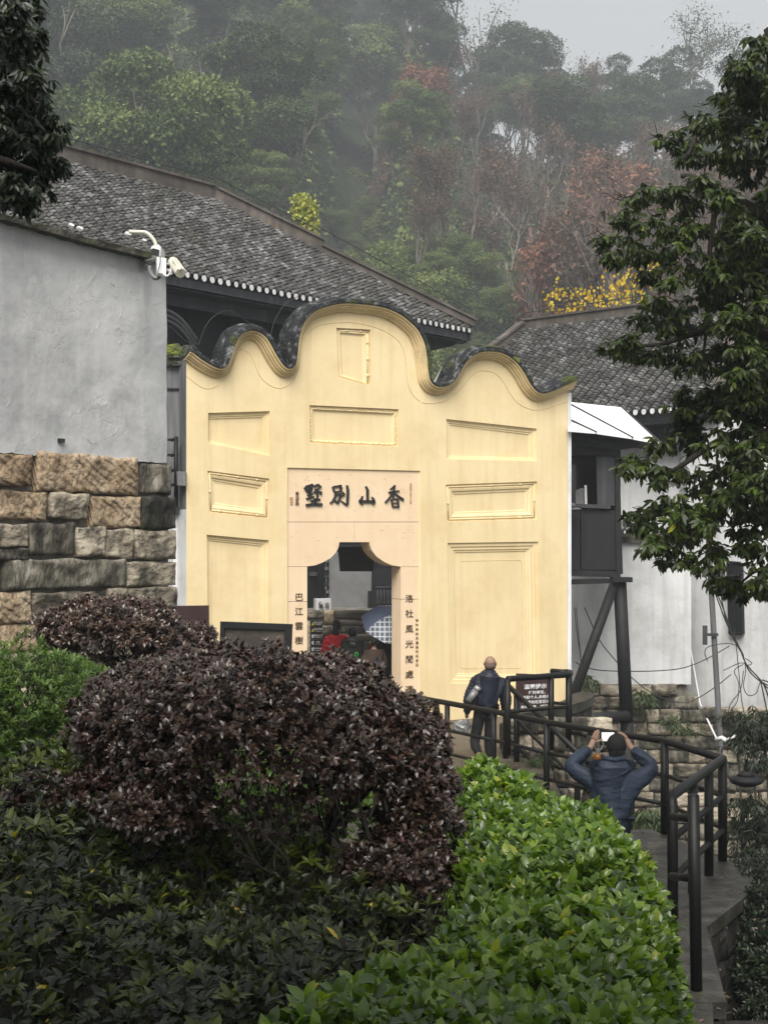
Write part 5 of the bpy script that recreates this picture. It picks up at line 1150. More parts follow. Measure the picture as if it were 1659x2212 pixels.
# ---- bald man walking up to the gate, dark quilted jacket
YM = 21.9
base = Vector(((1050-CX)*YM/F, YM, TZ)); t = empty('person', base, 'bald man in black quilted jacket walking towards the gate with a slung flask', 'person')
def loc(px, py, dy=0): p = P(px, py, YM+dy); return p - base
Hd = loc(1058.5, 1433); 
shL, shR = loc(1024,1470), loc(1085,1472); elL, elR = loc(1013,1510,-.03), loc(1093,1515,.02); wrL, wrR = loc(1008,1545,.08), loc(1090,1545,.15)
kL, aL, kR, aR = loc(1024,1605,.02), loc(1036,1634,-.30), loc(1056,1600,.06), loc(1057,1640,.05)
J = {'pelvis': (.0,0,.84,.13), 'waist': (.0,0,.98,.13), 'chest': (.02,.0,1.12,.13), 'neck': (.05,.02,1.31,.055), 'sk': (Hd.x,.03,Hd.z-.06,.06),
     'hipL': (-.09,0,.78,.085), 'kL': (*kL,.06), 'aL': (*aL,.042), 'tL': (*(aL+Vector((.03,.12,-.07))),.035),
     'hipR': (.08,0,.78,.085), 'kR': (*kR,.06), 'aR': (*aR,.042), 'tR': (*(aR+Vector((.02,.13,-.04))),.035),
     'shL': (*shL,.06), 'elL': (*elL,.045), 'wrL': (*wrL,.03), 'paL': (*(wrL+Vector((0,.01,-.05))),.034), 'shR': (*shR,.06), 'elR': (*elR,.045), 'wrR': (*wrR,.03), 'paR': (*(wrR+Vector((0,.02,-.05))),.034)}
BE = chain('pelvis','waist','chest','neck','sk') + chain('pelvis','hipL','kL','aL','tL') + chain('pelvis','hipR','kR','aR','tR') + chain('chest','shL','elL','wrL','paL') + chain('chest','shR','elR','wrR','paR')
hp_ = [([ Vector(((Vector(v)-Hd).x*1.16, (Vector(v)-Hd).y*1.14, (Vector(v)-Hd).z*.98))+Hd for v in vs_], fs_) for vs_, fs_ in head_parts(Hd)]
parts = [skin_data(J, BE, 2)] + hp_
parts += finger_parts(wrL+Vector((0,.02,-.08)), (.1,.15,-1), (0,1,0), (1,0,0), (.05,.06,.057,.045), .009, .8, (.2,1,-.4)) + finger_parts(wrR+Vector((0,.03,-.08)), (0,.15,-1), (0,1,0), (-1,0,0), (.05,.06,.057,.045), .009, .5, (0,1,-.4))
pmesh('body', parts, M['skin'], t)
b = MB(); b.ball(Hd+Vector((0,-.012,-.040)), (.091,.104,.070), 18, 10); hm = surf('shaved_grey_hair', [(.3, (.10,.07,.055)), (.7, (.16,.11,.085))], rough=.8, bump=0); o = b.build('hair', hm, t, smooth=True); o.location = (0,0,0)
def quilt(v):
    w = math.sin((v.z+v.x*.15)*58); d = Vector((v.x-.03, v.y, 0)); d = d.normalized() if d.length > 1e-4 else d
    return v + d*(.010*abs(w)-.004 + .010*mnoise.noise(v*9))
JJ = {'hem': (0,0,.66,(.26,.18)), 'waist': (.0,0,.85,(.27,.19)), 'chest': (.02,0,1.04,(.29,.185)), 'upper': (.035,.0,1.18,(.25,.15)), 'coll': (.05,.01,1.31,(.125,.11)), 'c2': (.055,.015,1.385,(.095,.095)),
      'shL': (*(shL+Vector((.02,0,-.03))),.11), 'elL': (*elL,.10), 'cL': (*elL.lerp(wrL,.95),.062), 'shR': (*(shR+Vector((-.02,0,-.03))),.11), 'elR': (*elR,.10), 'cR': (*elR.lerp(wrR,.95),.062)}
pmesh('jacket', [skin_data(JJ, chain('hem','waist','chest','upper','coll','c2')+chain('upper','shL','elL','cL')+chain('upper','shR','elR','cR'), 4, 'chest')], M['navy_down'], t, quilt)
TJ = {'p': (0,0,.80,(.16,.13)), 'hL': (-.09,0,.72,.11), 'kL': (*kL,.085), 'aL': (*kL.lerp(aL,.88),.062), 'hR': (.08,0,.72,.11), 'kR': (*kR,.085), 'aR': (*kR.lerp(aR,.92),.068)}
pmesh('trousers', [skin_data(TJ, chain('p','hL','kL','aL')+chain('p','hR','kR','aR'), 2)], M['trousers'], t, folds(.012))
for a, tl in ((aL, -.5), (aR, 0)):
    vs, fs = ballpart((0,0,0), (.052,.135,.052), 12, 8); R = Matrix.Rotation(tl, 4, 'X')
    pmesh('shoe', [([R @ Vector(v) + a + Vector((.01,.07,-.05)) for v in vs], fs)], M['black'] if tl == 0 else M['whitepaint'], t)
fl = empty('flask', base+loc(1028,1500,-.2), 'silver steel flask slung on a cord across the bald man\'s back', 'flask')
a_, c_ = P(1014,1512,YM-.24), P(1028,1492,YM-.22)
b = MB(); b.tube([a_.lerp(c_,-.15), c_], .055, 14); b.build('flask_body', M['greymetal'], fl, smooth=True)
b = MB(); b.tube([c_, c_.lerp(a_,-.28), c_.lerp(a_,-.42)], [.055,.06,.045], 14); b.build('flask_lid', M['silver'], fl, smooth=True)
b = MB(); b.tube([P(x,y,YM-.2) for x, y in ((1026,1488),(1024,1470),(1030,1457))], .007, 4); b.build('cord', M['black'], fl)
pb = empty('carrier_bag', P(1003,1575,YM), 'crumpled silver bag dangling from the bald man\'s left hand', 'bag')
b = MB(); vs, fs = ballpart((0,0,0), (.14,.07,.10), 14, 10)
vs = [Vector(v)*(1+.5*mnoise.noise(Vector(v)*14)) for v in vs]; b.add([v+P(999,1570,YM+.05) for v in vs], fs); b.tube([P(1009,1553,YM+.06), P(1003,1563,YM+.05)], [.02,.06], 7); b.tube([P(1006,1575,YM), P(1008,1592,YM)], [.03,.018], 6)
b.build('bag_body', M['silver'], pb)

# ---- people in the doorway
CZG = .14
def simple_person(px, Y, z, hgt, label, top, leg_mat, hood=None, wide=.23, hair=True, puff=True, armpose=0, head_mat='hair', bun=False, turn=0, hemz=.5):
    base = Vector(((px-CX)*Y/F, Y, z)); t = empty('person', base, label, 'person'); s = hgt/1.7; t.rotation_euler = (0,0,turn)
    Hd = Vector((0,.02,1.58))*s; v3 = lambda *a: tuple(q*s for q in a)
    arms = {'shL': (-.19,0,1.36,.06), 'elL': (-.25,-.02,1.10,.045), 'wrL': (-.10 if armpose else -.24, -.20 if armpose else .08, .92,.032), 'shR': (.19,0,1.36,.06), 'elR': (.25,-.02,1.10,.045), 'wrR': (.08 if armpose else .24, -.20 if armpose else .08, .92,.032)}
    if armpose == 2: arms.update(elR=(.20,.22,1.25,.045), wrR=(.12,.32,1.42,.03))
    J = {'pelvis': (0,0,.92,.14), 'waist': (0,0,1.08,.13), 'chest': (0,0,1.28,.14), 'neck': (0,.01,1.43,.055), 'sk': (0,.02,1.52,.055), 'hL': (-.09,0,.86,.09), 'kL': (-.10,.02,.48,.06), 'aL': (-.10,0,.09,.04), 'tL': (-.11,.12,.04,.035), 'hR': (.09,0,.86,.09), 'kR': (.10,-.02,.48,.06), 'aR': (.10,-.02,.09,.04), 'tR': (.11,.1,.04,.035), **arms}
    J['paL'] = (arms['wrL'][0]*.9, arms['wrL'][1], arms['wrL'][2]-.06, .032); J['paR'] = (arms['wrR'][0]*.9, arms['wrR'][1], arms['wrR'][2]-(.06 if armpose != 2 else -.05), .032)
    J = {k: v3(*v) for k, v in J.items()}
    E_ = chain('pelvis','waist','chest','neck','sk')+chain('pelvis','hL','kL','aL','tL')+chain('pelvis','hR','kR','aR','tR')+chain('chest','shL','elL','wrL','paL')+chain('chest','shR','elR','wrR','paR')
    pmesh('body', [skin_data(J, E_, 1)] + head_parts(Hd), M['skin'], t)
    C = {'hem': (0,0,hemz+.25,(wide*.9,.15)), 'waist': (0,0,1.0,(wide*.95,.16)), 'chest': (0,0,1.20,(wide,.165)), 'up': (0,0,1.32,(wide*.85,.14)), 'co': (0,.0,1.43,(.09,.085)), 'shL': (-.18,0,1.31,.095), 'elL': (*arms['elL'][:3],.085), 'wL': (*arms['wrL'][:3],.06), 'shR': (.18,0,1.31,.095), 'elR': (*arms['elR'][:3],.085), 'wR': (*arms['wrR'][:3],.06)}
    C = {k: (v[0]*s, v[1]*s, v[2]*s, (tuple(q*s for q in v[3]) if isinstance(v[3], tuple) else v[3]*s)) for k, v in C.items()}
    def qf(v):
        w = abs(math.sin(v.z*32+math.cos(v.x*9)*.8)); d = Vector((v.x, v.y, 0)); d = d.normalized() if d.length > 1e-4 else d
        return v + d*((.022*w**.6-.008) if puff else .01*mnoise.noise(v*8))
    pmesh('coat', [skin_data(C, chain('hem','waist','chest','up','co')+chain('up','shL','elL','wL')+chain('up','shR','elR','wR'), 3, 'chest')], top, t, qf)
    T = {k: tuple(q*s for q in v) for k, v in {'p': (0,0,.88,.14), 'hL': (-.09,0,.78,.10), 'kL': (-.10,.02,.48,.08), 'aL': (-.10,0,.12,.065), 'hR': (.09,0,.78,.10), 'kR': (.10,-.02,.48,.08), 'aR': (.10,-.02,.12,.065)}.items()}
    pmesh('trousers', [skin_data(T, chain('p','hL','kL','aL')+chain('p','hR','kR','aR'), 1)], leg_mat, t)
    hb = [ballpart(Hd+Vector((0,-.018,.02))*s, (.09*s,.105*s,.115*s), 16, 10)]
    if bun: hb.append(ballpart(Hd+Vector((.0,-.10,.09))*s, (.05,.05,.045), 10, 8)); hb.append(ballpart(Hd+Vector((-.03,-.09,-.10))*s, (.065,.045,.12), 10, 8))
    pmesh('hair', hb, M[head_mat], t, folds(.012, 20))
    if hood: pmesh('hood', [ballpart((0,-.09*s,1.43*s), (.19*s,.10*s,.085*s), 18, 10), ballpart((0,-.15*s,1.34*s), (.11*s,.05*s,.08*s), 14, 8)], hood, t, folds(.02, 16))
    for q in (-1,1): pmesh('shoe', [ballpart((q*.10*s,.05,.045), (.048,.13,.048), 10, 6)], M['black'], t)
    return t
simple_person(728, 28.6, .14, 1.66, 'woman in a red puffer jacket with dark tied hair on the inner steps', M['red_down'], M['beige'], bun=True, wide=.22, turn=.15, hemz=.62)
simple_person(762, 27.9, .14, 1.55, 'person in dark olive hooded puffer coat holding a white bag behind the back', M['green_down'], M['trousers'], hood=M['green_down'], wide=.27, armpose=1, hemz=.35)
M['auburn'] = surf('brown_hair', [(.3, (.03,.016,.01)), (.7, (.07,.035,.02))], scale=30, rough=.5, bump=.4, bscale=60)
simple_person(808, 27.3, .14, 1.40, 'person in a brown wool coat carrying a dark backpack under the umbrella', M['brown_wool'], M['trousers'], wide=.26, puff=False, hemz=.45)
simple_person(841, 27.9, .14, 1.62, 'person in black at the right door jamb holding the checked umbrella', M['trousers'], M['trousers'], wide=.24, puff=False, armpose=2, hemz=.3)
simple_person(826, 29.3, .14, 1.58, 'person in a dark red coat mostly hidden behind the umbrella', surf('dark_red_cloth', [(.3, (.12,.008,.01)), (.7, (.2,.015,.018))], rough=.8), M['trousers'], wide=.2, puff=False)
t = empty('carrier_bag', D(605,1430,27.6), 'knotted white plastic bag held by the person in olive', 'bag')
vs, fs = ballpart((0,0,0), (.13,.08,.11), 14, 10); vs = [Vector(v)*(1+.35*mnoise.noise(Vector(v)*13)) for v in vs]
b = MB(); b.add([v+D(605,1440,27.55) for v in vs], fs); b.tube([D(612,1395,27.55), D(610,1360,27.6)], [.07,.02], 8); b.tube([D(640,1400,27.55), D(660,1365,27.5)], [.05,.02], 6); b.build('bag_body', M['whitepaint'], t, smooth=True)
b = MB(); grn = surf('green_band', [(.3,(.05,.4,.03)),(.7,(.07,.5,.05))], bump=0); b.tube([D(x,y,27.5) for x, y in smooth_curve([(600,1330),(600,1290),(620,1275),(635,1290),(625,1330)])], .012, 5); b.build('green_loop', grn, t)
t = empty('backpack', D(880,1430,27), 'small dark backpack on the person in the brown wool coat', 'backpack')
vs, fs = ballpart((0,0,0), (.13,.08,.20), 14, 10); b = MB(); b.add([Vector((v[0]*(1-.25*(v[2] > .05)), v[1], v[2]))+D(885,1460,27.05) for v in vs], fs); b.build('pack_body', M['greywood'], t, smooth=True)
b = MB(); b.tube([D(x,y,26.95) for x, y in ((862,1380),(868,1340),(885,1335),(895,1380))], .012, 5); b.tube([D(x,y,27.05) for x, y in ((925,1400),(945,1330),(950,1290))], .018, 5); b.build('strap', M['black'], t)
b = MB(); b.obox(D(897,1522,26.93), (.035,0,0), (0,.005,0), (0,0,.018)); b.build('label_patch', M['whitepaint'], t)
# umbrella: slate blue with a white-checked half
t = empty('umbrella', D(1040,1080,27.4), 'slate blue umbrella with white checked panels open in the doorway', 'umbrella')
chk, n_, bs = newmat('checked_cloth'); tc = N(n_, 'ShaderNodeTexCoord')
sx = N(n_, 'ShaderNodeSeparateXYZ'); n_.links.new(tc.outputs['Object'], sx.inputs[0])
def stripes(out, f):
    a = N(n_, 'ShaderNodeMath', operation='MULTIPLY'); a.inputs[1].default_value = f; n_.links.new(out, a.inputs[0])
    c = N(n_, 'ShaderNodeMath', operation='FRACT'); n_.links.new(a.outputs[0], c.inputs[0]); d = N(n_, 'ShaderNodeMath', operation='LESS_THAN'); d.inputs[1].default_value = .25; n_.links.new(c.outputs[0], d.inputs[0]); return d.outputs[0]
mx_ = N(n_, 'ShaderNodeMath', operation='MAXIMUM'); n_.links.new(stripes(sx.outputs[0], 11), mx_.inputs[0]); n_.links.new(stripes(sx.outputs[2], 11), mx_.inputs[1])
mc = N(n_, 'ShaderNodeMix', data_type='RGBA'); n_.links.new(mx_.outputs[0], mc.inputs[0]); mc.inputs[6].default_value = (.13,.16,.22,1); mc.inputs[7].default_value = (.72,.75,.78,1); n_.links.new(mc.outputs[2], bs.inputs['Base Color'])
apex = D(1075,800,27.5); axis = Vector((.25,-.55,.80)).normalized(); ex = axis.cross(Vector((0,1,0))).normalized(); ey = axis.cross(ex)
for k in range(8):
    b = MB(); vs = []; A0, A1 = 2*math.pi*k/8, 2*math.pi*(k+1)/8
    for i in range(5):
        th = i/4*1.15; r_ = .58*math.sin(th)/math.sin(1.15); h = -.30*(1-math.cos(th))/(1-math.cos(1.15))
        for j in range(4):
            a = lerp(A0, A1, j/3); sc_ = 1-.06*math.sin(math.pi*j/3)*(i/4); vs.append(apex + (ex*math.cos(a)+ey*math.sin(a))*r_*sc_ + axis*h)
    b.add(vs, [(i*4+j, (i+1)*4+j, (i+1)*4+j+1, i*4+j+1) for i in range(4) for j in range(3)]); ctr = sum((Vector(v) for v in vs[8:]), Vector())/12
    b.build('canopy_panel', chk if ctr.x*F/ctr.y+CX > 838 or ctr.z < apex.z-.2 and ctr.x*F/ctr.y+CX > 812 else M['umb'], t, smooth=True, fixn=False)
b = MB(); b.tube([apex+axis*.06, apex-axis*.75], .012, 6); b.build('shaft', M['black'], t)
# ================================================================== FOREGROUND SHRUBS
M['leaf_hedge'] = leafmat('glossy_green_leaf', [(0, (.028,.058,.006)), (.35, (.075,.145,.012)), (.7, (.15,.25,.02)), (.93, (.24,.35,.035)), (1, (.38,.38,.05))], rough=.30, spec=.7, trans=.30)
M['leaf_maroon'] = leafmat('dark_maroon_leaf', [(0, (.016,.010,.007)), (.5, (.050,.028,.018)), (.8, (.092,.048,.032)), (.92, (.06,.065,.028)), (1, (.13,.035,.035))], rough=.33, spec=.75, trans=.08, tcol=(1.5,.5,.4))
M['leaf_azalea'] = leafmat('dull_green_leaf', [(0, (.006,.010,.001)), (.4, (.020,.032,.003)), (.8, (.085,.115,.012)), (.985, (.13,.17,.02)), (1, (.50,.36,.03))], rough=.38, spec=.45, trans=.18)  # colours cut low for the dark foreground; bright stops paint lit leaves
M['leaf_light'] = leafmat('light_green_leaf', [(0, (.035,.06,.012)), (.5, (.085,.15,.025)), (1, (.17,.27,.05))], rough=.4, spec=.5, trans=.28)
M['leaf_yellow'] = leafmat('yellow_leaf', [(0, (.40,.22,.02)), (.5, (.62,.42,.03)), (1, (.66,.55,.06))], rough=.5, spec=.3, trans=.3, tcol=(1.2,1.1,.5))
def inpoly(x, y, poly):
    ins = np.zeros(len(x), bool); n = len(poly)
    for i in range(n):
        x0, y0 = poly[i]; x1, y1 = poly[(i+1) % n]
        c = ((y0 > y) != (y1 > y)) & (x < (x1-x0)*(y-y0)/((y1-y0) if y1 != y0 else 1e-9) + x0); ins ^= c
    return ins
def edgedist(x, y, poly):
    d = np.full(len(x), 1e9); n = len(poly)
    for i in range(n):
        a = np.array(poly[i]); b = np.array(poly[(i+1) % n]); ab = b-a; t = np.clip(((x-a[0])*ab[0]+(y-a[1])*ab[1])/(ab@ab), 0, 1)
        d = np.minimum(d, np.hypot(x-a[0]-t*ab[0], y-a[1]-t*ab[1]))
    return d
def vnoise(x, y, f, s=0):
    return np.sin(x*f+s+1.3*np.sin(y*f*.7+s*2))*np.cos(y*f*1.1+s*1.7+np.sin(x*f*.9)) 
def grow(n, poly, top, depth, edge=.35, exp=.5):
    lo = np.min(poly, 0); hi = np.max(poly, 0); x = rng.uniform(lo[0], hi[0], n); y = rng.uniform(lo[1], hi[1], n); k = inpoly(x, y, poly); x, y = x[k], y[k]
    d = edgedist(x, y, poly); T = top(x, y); rnd_ = 1-np.sqrt(np.clip(1-(1-np.clip(d/edge, 0, 1))**2, 0, 1))
    return x, y, d, T, rnd_
def split_leaf_parts(name, pts, axis, nrm, L, wr, rnd, mat, parent, count, **kw):
    """the largest leaves near the eye are separate parts, all the others one mass"""
    dist = pts[:,1] - .25*pts[:,2]; idx = np.argsort(pts[:,1]*1.0 - 3*(pts[:,2]-CZ)*0)
    vis = (np.abs(pts[:,0]*F/pts[:,1]) < 860) & (HY-(pts[:,2]-CZ)*F/pts[:,1] < 2215); cand = idx[vis[idx]]; outer = cand[:count*2:2]; big = outer[:count]
    rest = np.ones(len(pts), bool); rest[big] = False
    Ls = np.broadcast_to(L, (len(pts),))
    tag(leaves(name+'_mass' if name == 'leaf' else name, pts[rest], axis[rest], nrm[rest], Ls[rest], wr, rnd[rest], mat, parent, **kw), kind='stuff')
    for i in big:
        leaves('leaf', pts[i:i+1], axis[i:i+1], nrm[i:i+1], Ls[i:i+1], wr, rnd[i:i+1], mat, parent, **kw)
def sprig_leaves(base, dirs, per, spread, L, jitter=.35, whorl=False):
    """leaves grown in rosettes round shoot tips"""
    n = len(base); b = np.repeat(base, per, 0); d = np.repeat(unit(dirs), per, 0); m = len(b)
    ref = np.where(np.abs(d[:, 2:3]) < .9, np.array([[0,0,1.]]), np.array([[1.,0,0]])); s = unit(np.cross(d, ref)); u_ = np.cross(s, d)
    k = np.tile(np.arange(per), n); a = k*2.4 + np.repeat(rng.uniform(0, 6.28, n), per) + rng.normal(0, .3, m)
    out = np.cos(a)[:,None]*s + np.sin(a)[:,None]*u_
    op = spread*rng.uniform(.6, 1.25, m)
    ax = unit(d*np.cos(op)[:,None] + out*np.sin(op)[:,None] + rng.normal(0, jitter*.35, (m,3)))
    up = unit(d*np.sin(op)[:,None] - out*np.cos(op)[:,None] + rng.normal(0, jitter, (m,3)))
    back = (k/per)[:,None]*d*L*(.3 if whorl else 1.1)
    return b - back, ax, up
def stems(name, parent, segs, mat='barkdark', seg=5):
    b = MB()
    for pts, r in segs: b.tube(pts, r, seg)
    return b.build(name, M[mat], parent, smooth=True, fixn=False)
def branchy(start, d, length, r, depth, out, spread=.6, up=.25, kids=(2,3), wig=.25, rr=random):
    pts = [Vector(start)]; d = Vector(d).normalized(); n = 4
    for i in range(n):
        d = (d + Vector((rr.gauss(0,wig), rr.gauss(0,wig), rr.gauss(0,wig)+up*.3))).normalized(); pts.append(pts[-1] + d*length/n)
    out.append((pts, [lerp(r, r*.62, i/n) for i in range(n+1)]))
    if depth > 0:
        for k in range(rr.randint(*kids)):
            t = rr.randint(2, n); dd = (d + Vector((rr.gauss(0,spread), rr.gauss(0,spread), rr.gauss(0,spread*.7)+up))).normalized()
            branchy(pts[t], dd, length*rr.uniform(.6,.85), r*.6, depth-1, out, spread, up, kids, wig, rr)
# ---- bright hedge
hp = [(-.62,3.7),(-.1,3.5),(.87,3.8),(1.0,4.7),(1.22,5.8),(1.40,7.0),(1.38,7.8),(1.05,8.6),(.62,9.4),(.40,9.3),(.34,8.0),(.30,6.9),(.22,6.0),(-.1,5.0),(-.40,4.4)]
def htop(x, y): return 1.80 + .05*vnoise(x, y, 3.1) + .035*vnoise(x, y, 8, 2) - .16*np.exp(-(((x-.62)/.26)**2+((y-6.0)/.30)**2)) - .12*np.exp(-(((x-.1)/.3)**2+((y-5.35)/.2)**2)) + .12*sstep(y, 7.5, 9.3) + .10*np.exp(-((y-4.0)/.5)**2)
hedge = empty('hedge', (.6, 6, 1.15), 'bright glossy green hedge filling the lower right beside the path', 'hedge')
x, y, d, T, e = grow(8500, hp, htop, .6)
z = T - e*.55 - rng.exponential(.045, len(x)); base = np.stack([x, y, z], 1)
# side faces
ns = 5200; t_ = rng.random(ns)*len(hp); i0 = t_.astype(int); fr = t_-i0; A_ = np.array(hp)[i0]; B_ = np.array(hp)[(i0+1) % len(hp)]; xy = A_+(B_-A_)*fr[:,None]; nrm2 = np.stack([(B_-A_)[:,1], -(B_-A_)[:,0]], 1); nrm2 /= np.linalg.norm(nrm2, axis=1, keepdims=True); 
zz = htop(xy[:,0], xy[:,1]) - .30 - rng.random(ns)*.85; bs_ = np.stack([xy[:,0]-nrm2[:,0]*rng.random(ns)*.12, xy[:,1]-nrm2[:,1]*rng.random(ns)*.12, zz], 1)
ctr = np.array([.5, 6.3])
od = np.stack([(x-ctr[0])*.0+rng.normal(0,.35,len(x)), rng.normal(0,.35,len(x))-.25, np.full(len(x), 1.)], 1)
od2 = np.stack([nrm2[:,0]+rng.normal(0,.3,ns), nrm2[:,1]+rng.normal(0,.3,ns), rng.uniform(.2,1.2,ns)], 1)
bb2 = np.concatenate([base, bs_]); dd2 = np.concatenate([od, od2])
lp, la, ln = sprig_leaves(bb2, dd2, 5, .80, .04)
ln = unit(ln*.7 + np.array([0,-.2,.5])); Ls = rng.uniform(.042, .074, len(lp)); rn = np.clip(np.repeat(rng.beta(2.2, 2.4, len(bb2)), 5) + rng.normal(0,.12,len(lp)), 0, 1)
split_leaf_parts('leaf', lp, la, ln, Ls, .56, rn, M['leaf_hedge'], hedge, 300, detail=1, fold=.28, curl=.22)
sg = []
for _ in range(130):
    x0 = random.uniform(-.3, .75); y0 = random.uniform(4.2, 8.2)
    if inpoly(np.array([x0]), np.array([y0]), hp)[0]: branchy((x0, y0, 1.15), (random.gauss(0,.15), random.gauss(0,.15), 1), .30, .006, 2, sg, .35, .2)
stems('twigs', hedge, sg)
# ---- big maroon shrub
def blobshrub(name, label, blobs, nsp, per, L, mat, parent_loc, wr=.5, spread=.9, group=None, stem_seed=0, trunks=(), flat=.6, dens=None, shell=.4, parts=0, upw=1.0):
    root = empty(name, parent_loc, label, 'shrub', group)
    vol = [b[3]*b[4]+b[3]*b[5]+b[4]*b[5] for b in blobs]; tot = sum(vol); base = []; dirs = []
    for b, v in zip(blobs, vol):
        n = int(nsp*v/tot); dv = rdir(n); lowk = (dv[:,2] < -.25) & (rng.random(n) < .8); dv[lowk,2] *= -1
        lump = 1 + .10*np.sin(dv[:,0]*7+b[0]*9)*np.cos(dv[:,1]*6+b[1])+.05*np.sin(dv[:,0]*17+dv[:,2]*13)
        r = (1-shell*rng.random(n)**1.7)*lump; base.append(np.array(b[:3])+dv*r[:,None]*np.array(b[3:])); dirs.append(unit(dv/np.array(b[3:])+np.array([0,-.1,flat])+rng.normal(0,.35,(n,3))))
    base = np.concatenate(base); dirs = np.concatenate(dirs)
    lp, la, ln = sprig_leaves(base, dirs, per, spread, L*.8); 
    ln = unit(ln*.55 + np.array([0,-.28,.75])*upw); Ls = L*rng.uniform(.7, 1.2, len(lp)); rn = np.clip(np.repeat(rng.random(len(base)), per)*.55 + rng.random(len(lp))*.45, 0, 1)
    if parts: split_leaf_parts('leaf', lp, la, ln, Ls, wr, rn, mat, root, parts, detail=1, fold=.3, curl=.2)
    else: tag(leaves('foliage', lp, la, ln, Ls, wr, rn, mat, root, detail=1, fold=.3, curl=.2), kind='stuff')
    sg = []; rr = random.Random(stem_seed)
    for (p, dv, ln_, r_, dep) in trunks: branchy(p, dv, ln_, r_, dep, sg, .55, .30, (2,4), .18, rr)
    sg = [q for q in sg if min(((q[0][-1].x-b[0])/b[3])**2+((q[0][-1].y-b[1])/b[4])**2+(max(0,q[0][-1].z-b[2])/b[5])**2 for b in blobs) < .85]
    if sg: stems('branches', root, sg)
    return root
def B(px, py, Y, rx, ry, rz): p = P(px, py, Y); return (p.x, p.y, p.z, rx, ry, rz)
ms = [((-.30+dx, 7.3+dy, 1.15), (dx*1.2+.1*random.random(), random.uniform(-.2,.2), 1), .55, .022, 4) for dx, dy in ((-.28,0),(-.05,.2),(.02,-.2),(.28,.0),(.5,.15),(.62,-.2),(-.55,.2))]
blobshrub('maroon_shrub', 'large dark maroon-leaved shrub spreading across the centre foreground', [B(560,1600,7.6,.72,.72,.50), B(360,1570,7.9,.50,.5,.36), B(820,1650,7.7,.40,.5,.42), B(700,1560,8.0,.45,.5,.38), B(905,1760,7.6,.22,.35,.40), B(250,1620,8.0,.25,.4,.28), B(450,1480,9.0,.48,.4,.26), B(300,1520,8.6,.34,.4,.24), B(130,1740,7.6,.34,.3,.20), B(860,1900,7.2,.30,.3,.24), B(330,1760,7.3,.3,.3,.16)],
    13500, 7, .039, M['leaf_maroon'], (-.2,7.4,1.15), trunks=ms, wr=.52)
ms = [(P(235+dx,1475,12)-Vector((0,0,.35)), (dx*.006, 0, 1), .42, .02, 4) for dx in (-35,-10,12,40)]
blobshrub('maroon_shrub', 'smaller round maroon shrub against the sandstone wall at left', [B(240,1365,12,.62,.55,.30), B(380,1395,12.2,.36,.4,.22), B(140,1360,11.9,.24,.3,.18)], 3600, 6, .042, M['leaf_maroon'], P(235,1500,12), trunks=ms, stem_seed=5)
# ---- light green shrub at left
blobshrub('azalea_shrub', 'light green low shrub at the left edge under the stone wall', [B(40,1560,9,.62,.6,.52), B(190,1590,8.8,.40,.5,.42), B(300,1700,8.2,.3,.4,.3), B(-120,1600,8.6,.5,.5,.55)], 4600, 8, .040, M['leaf_light'], P(60,1750,9), wr=.34, spread=.8, trunks=[(P(x,1760,8.8),(0,0,1),.5,.014,3) for x in (20,90,160,240)], stem_seed=8)
# ---- dark azalea mass in the lower left
ap = [(-2.6,2.6),(.6,2.9),(.25,3.6),(-.25,4.6),(.15,5.6),(.3,6.8),(-.2,7.6),(-1.0,8.2),(-2.6,8.6)]
def atop(x, y): return 1.74 + .05*(y-4)*.6 + .10*vnoise(x, y, 2.3, 1) + .07*vnoise(x, y, 6.5, 3) + .12*sstep(-x, .5, 2) - .28*sstep(y, 4.6, 6.0)*sstep(x, -1.6, -.9)
az = empty('azalea_bed', (-1, 5, 1.15), 'dark green azalea bushes with scattered yellow leaves in the lower left', 'shrub')
x, y, d, T, e = grow(6200, ap, atop, .5); z = T - e*.3 - rng.exponential(.13, len(x)); base = np.stack([x, y, z], 1)
dv = np.stack([rng.normal(0,.35,len(x)), rng.normal(-.2,.35,len(x)), np.ones(len(x))], 1)
lp, la, ln = sprig_leaves(base, dv, 8, 1.0, .02, whorl=True); ln = unit(ln*.7 + np.array([0,-.2,.6])); Ls = rng.uniform(.042, .080, len(lp)); rn = np.clip(np.repeat(rng.beta(1.0,1.5,len(base)), 8)*.92 + rng.normal(0,.08,len(lp)), 0, .97); rn[rng.random(len(rn)) < .004] = 1
split_leaf_parts('leaf', lp, la, ln, Ls, .36, rn, M['leaf_azalea'], az, 280, detail=1, fold=.25, curl=.25)
sg = []
for _ in range(170):
    x0 = random.uniform(-2.2, .2); y0 = random.uniform(3, 7.8); branchy((x0, y0, 1.15), (random.gauss(0,.25), random.gauss(0,.25), 1), .32, .005, 2, sg, .5, .3)
stems('twigs', az, sg)
# ---- lighter azaleas behind the maroon stems
ap2 = [(-2.6,8.3),(-.3,8.2),(.5,8.9),(-.3,11),(-1.5,12.5),(-3.4,12.5)]
z2 = empty('azalea_bed', (-1, 10, 1.15), 'lighter green azaleas seen between the stems of the maroon shrub', 'shrub')
x, y, d, T, e = grow(6500, ap2, lambda x, y: 1.58+.10*vnoise(x, y, 2.6, 4)+.05*vnoise(x, y, 7, 1), .4); z = T-e*.3-rng.exponential(.08, len(x)); base = np.stack([x, y, z], 1)
lp, la, ln = sprig_leaves(base, np.stack([rng.normal(0,.35,len(x)), rng.normal(-.3,.35,len(x)), np.ones(len(x))], 1), 7, .9, .02, whorl=True)
tag(leaves('foliage', lp, la, ln, rng.uniform(.04,.065,len(lp)), .36, rng.random(len(lp)), M['leaf_light'], z2, detail=1), kind='stuff')
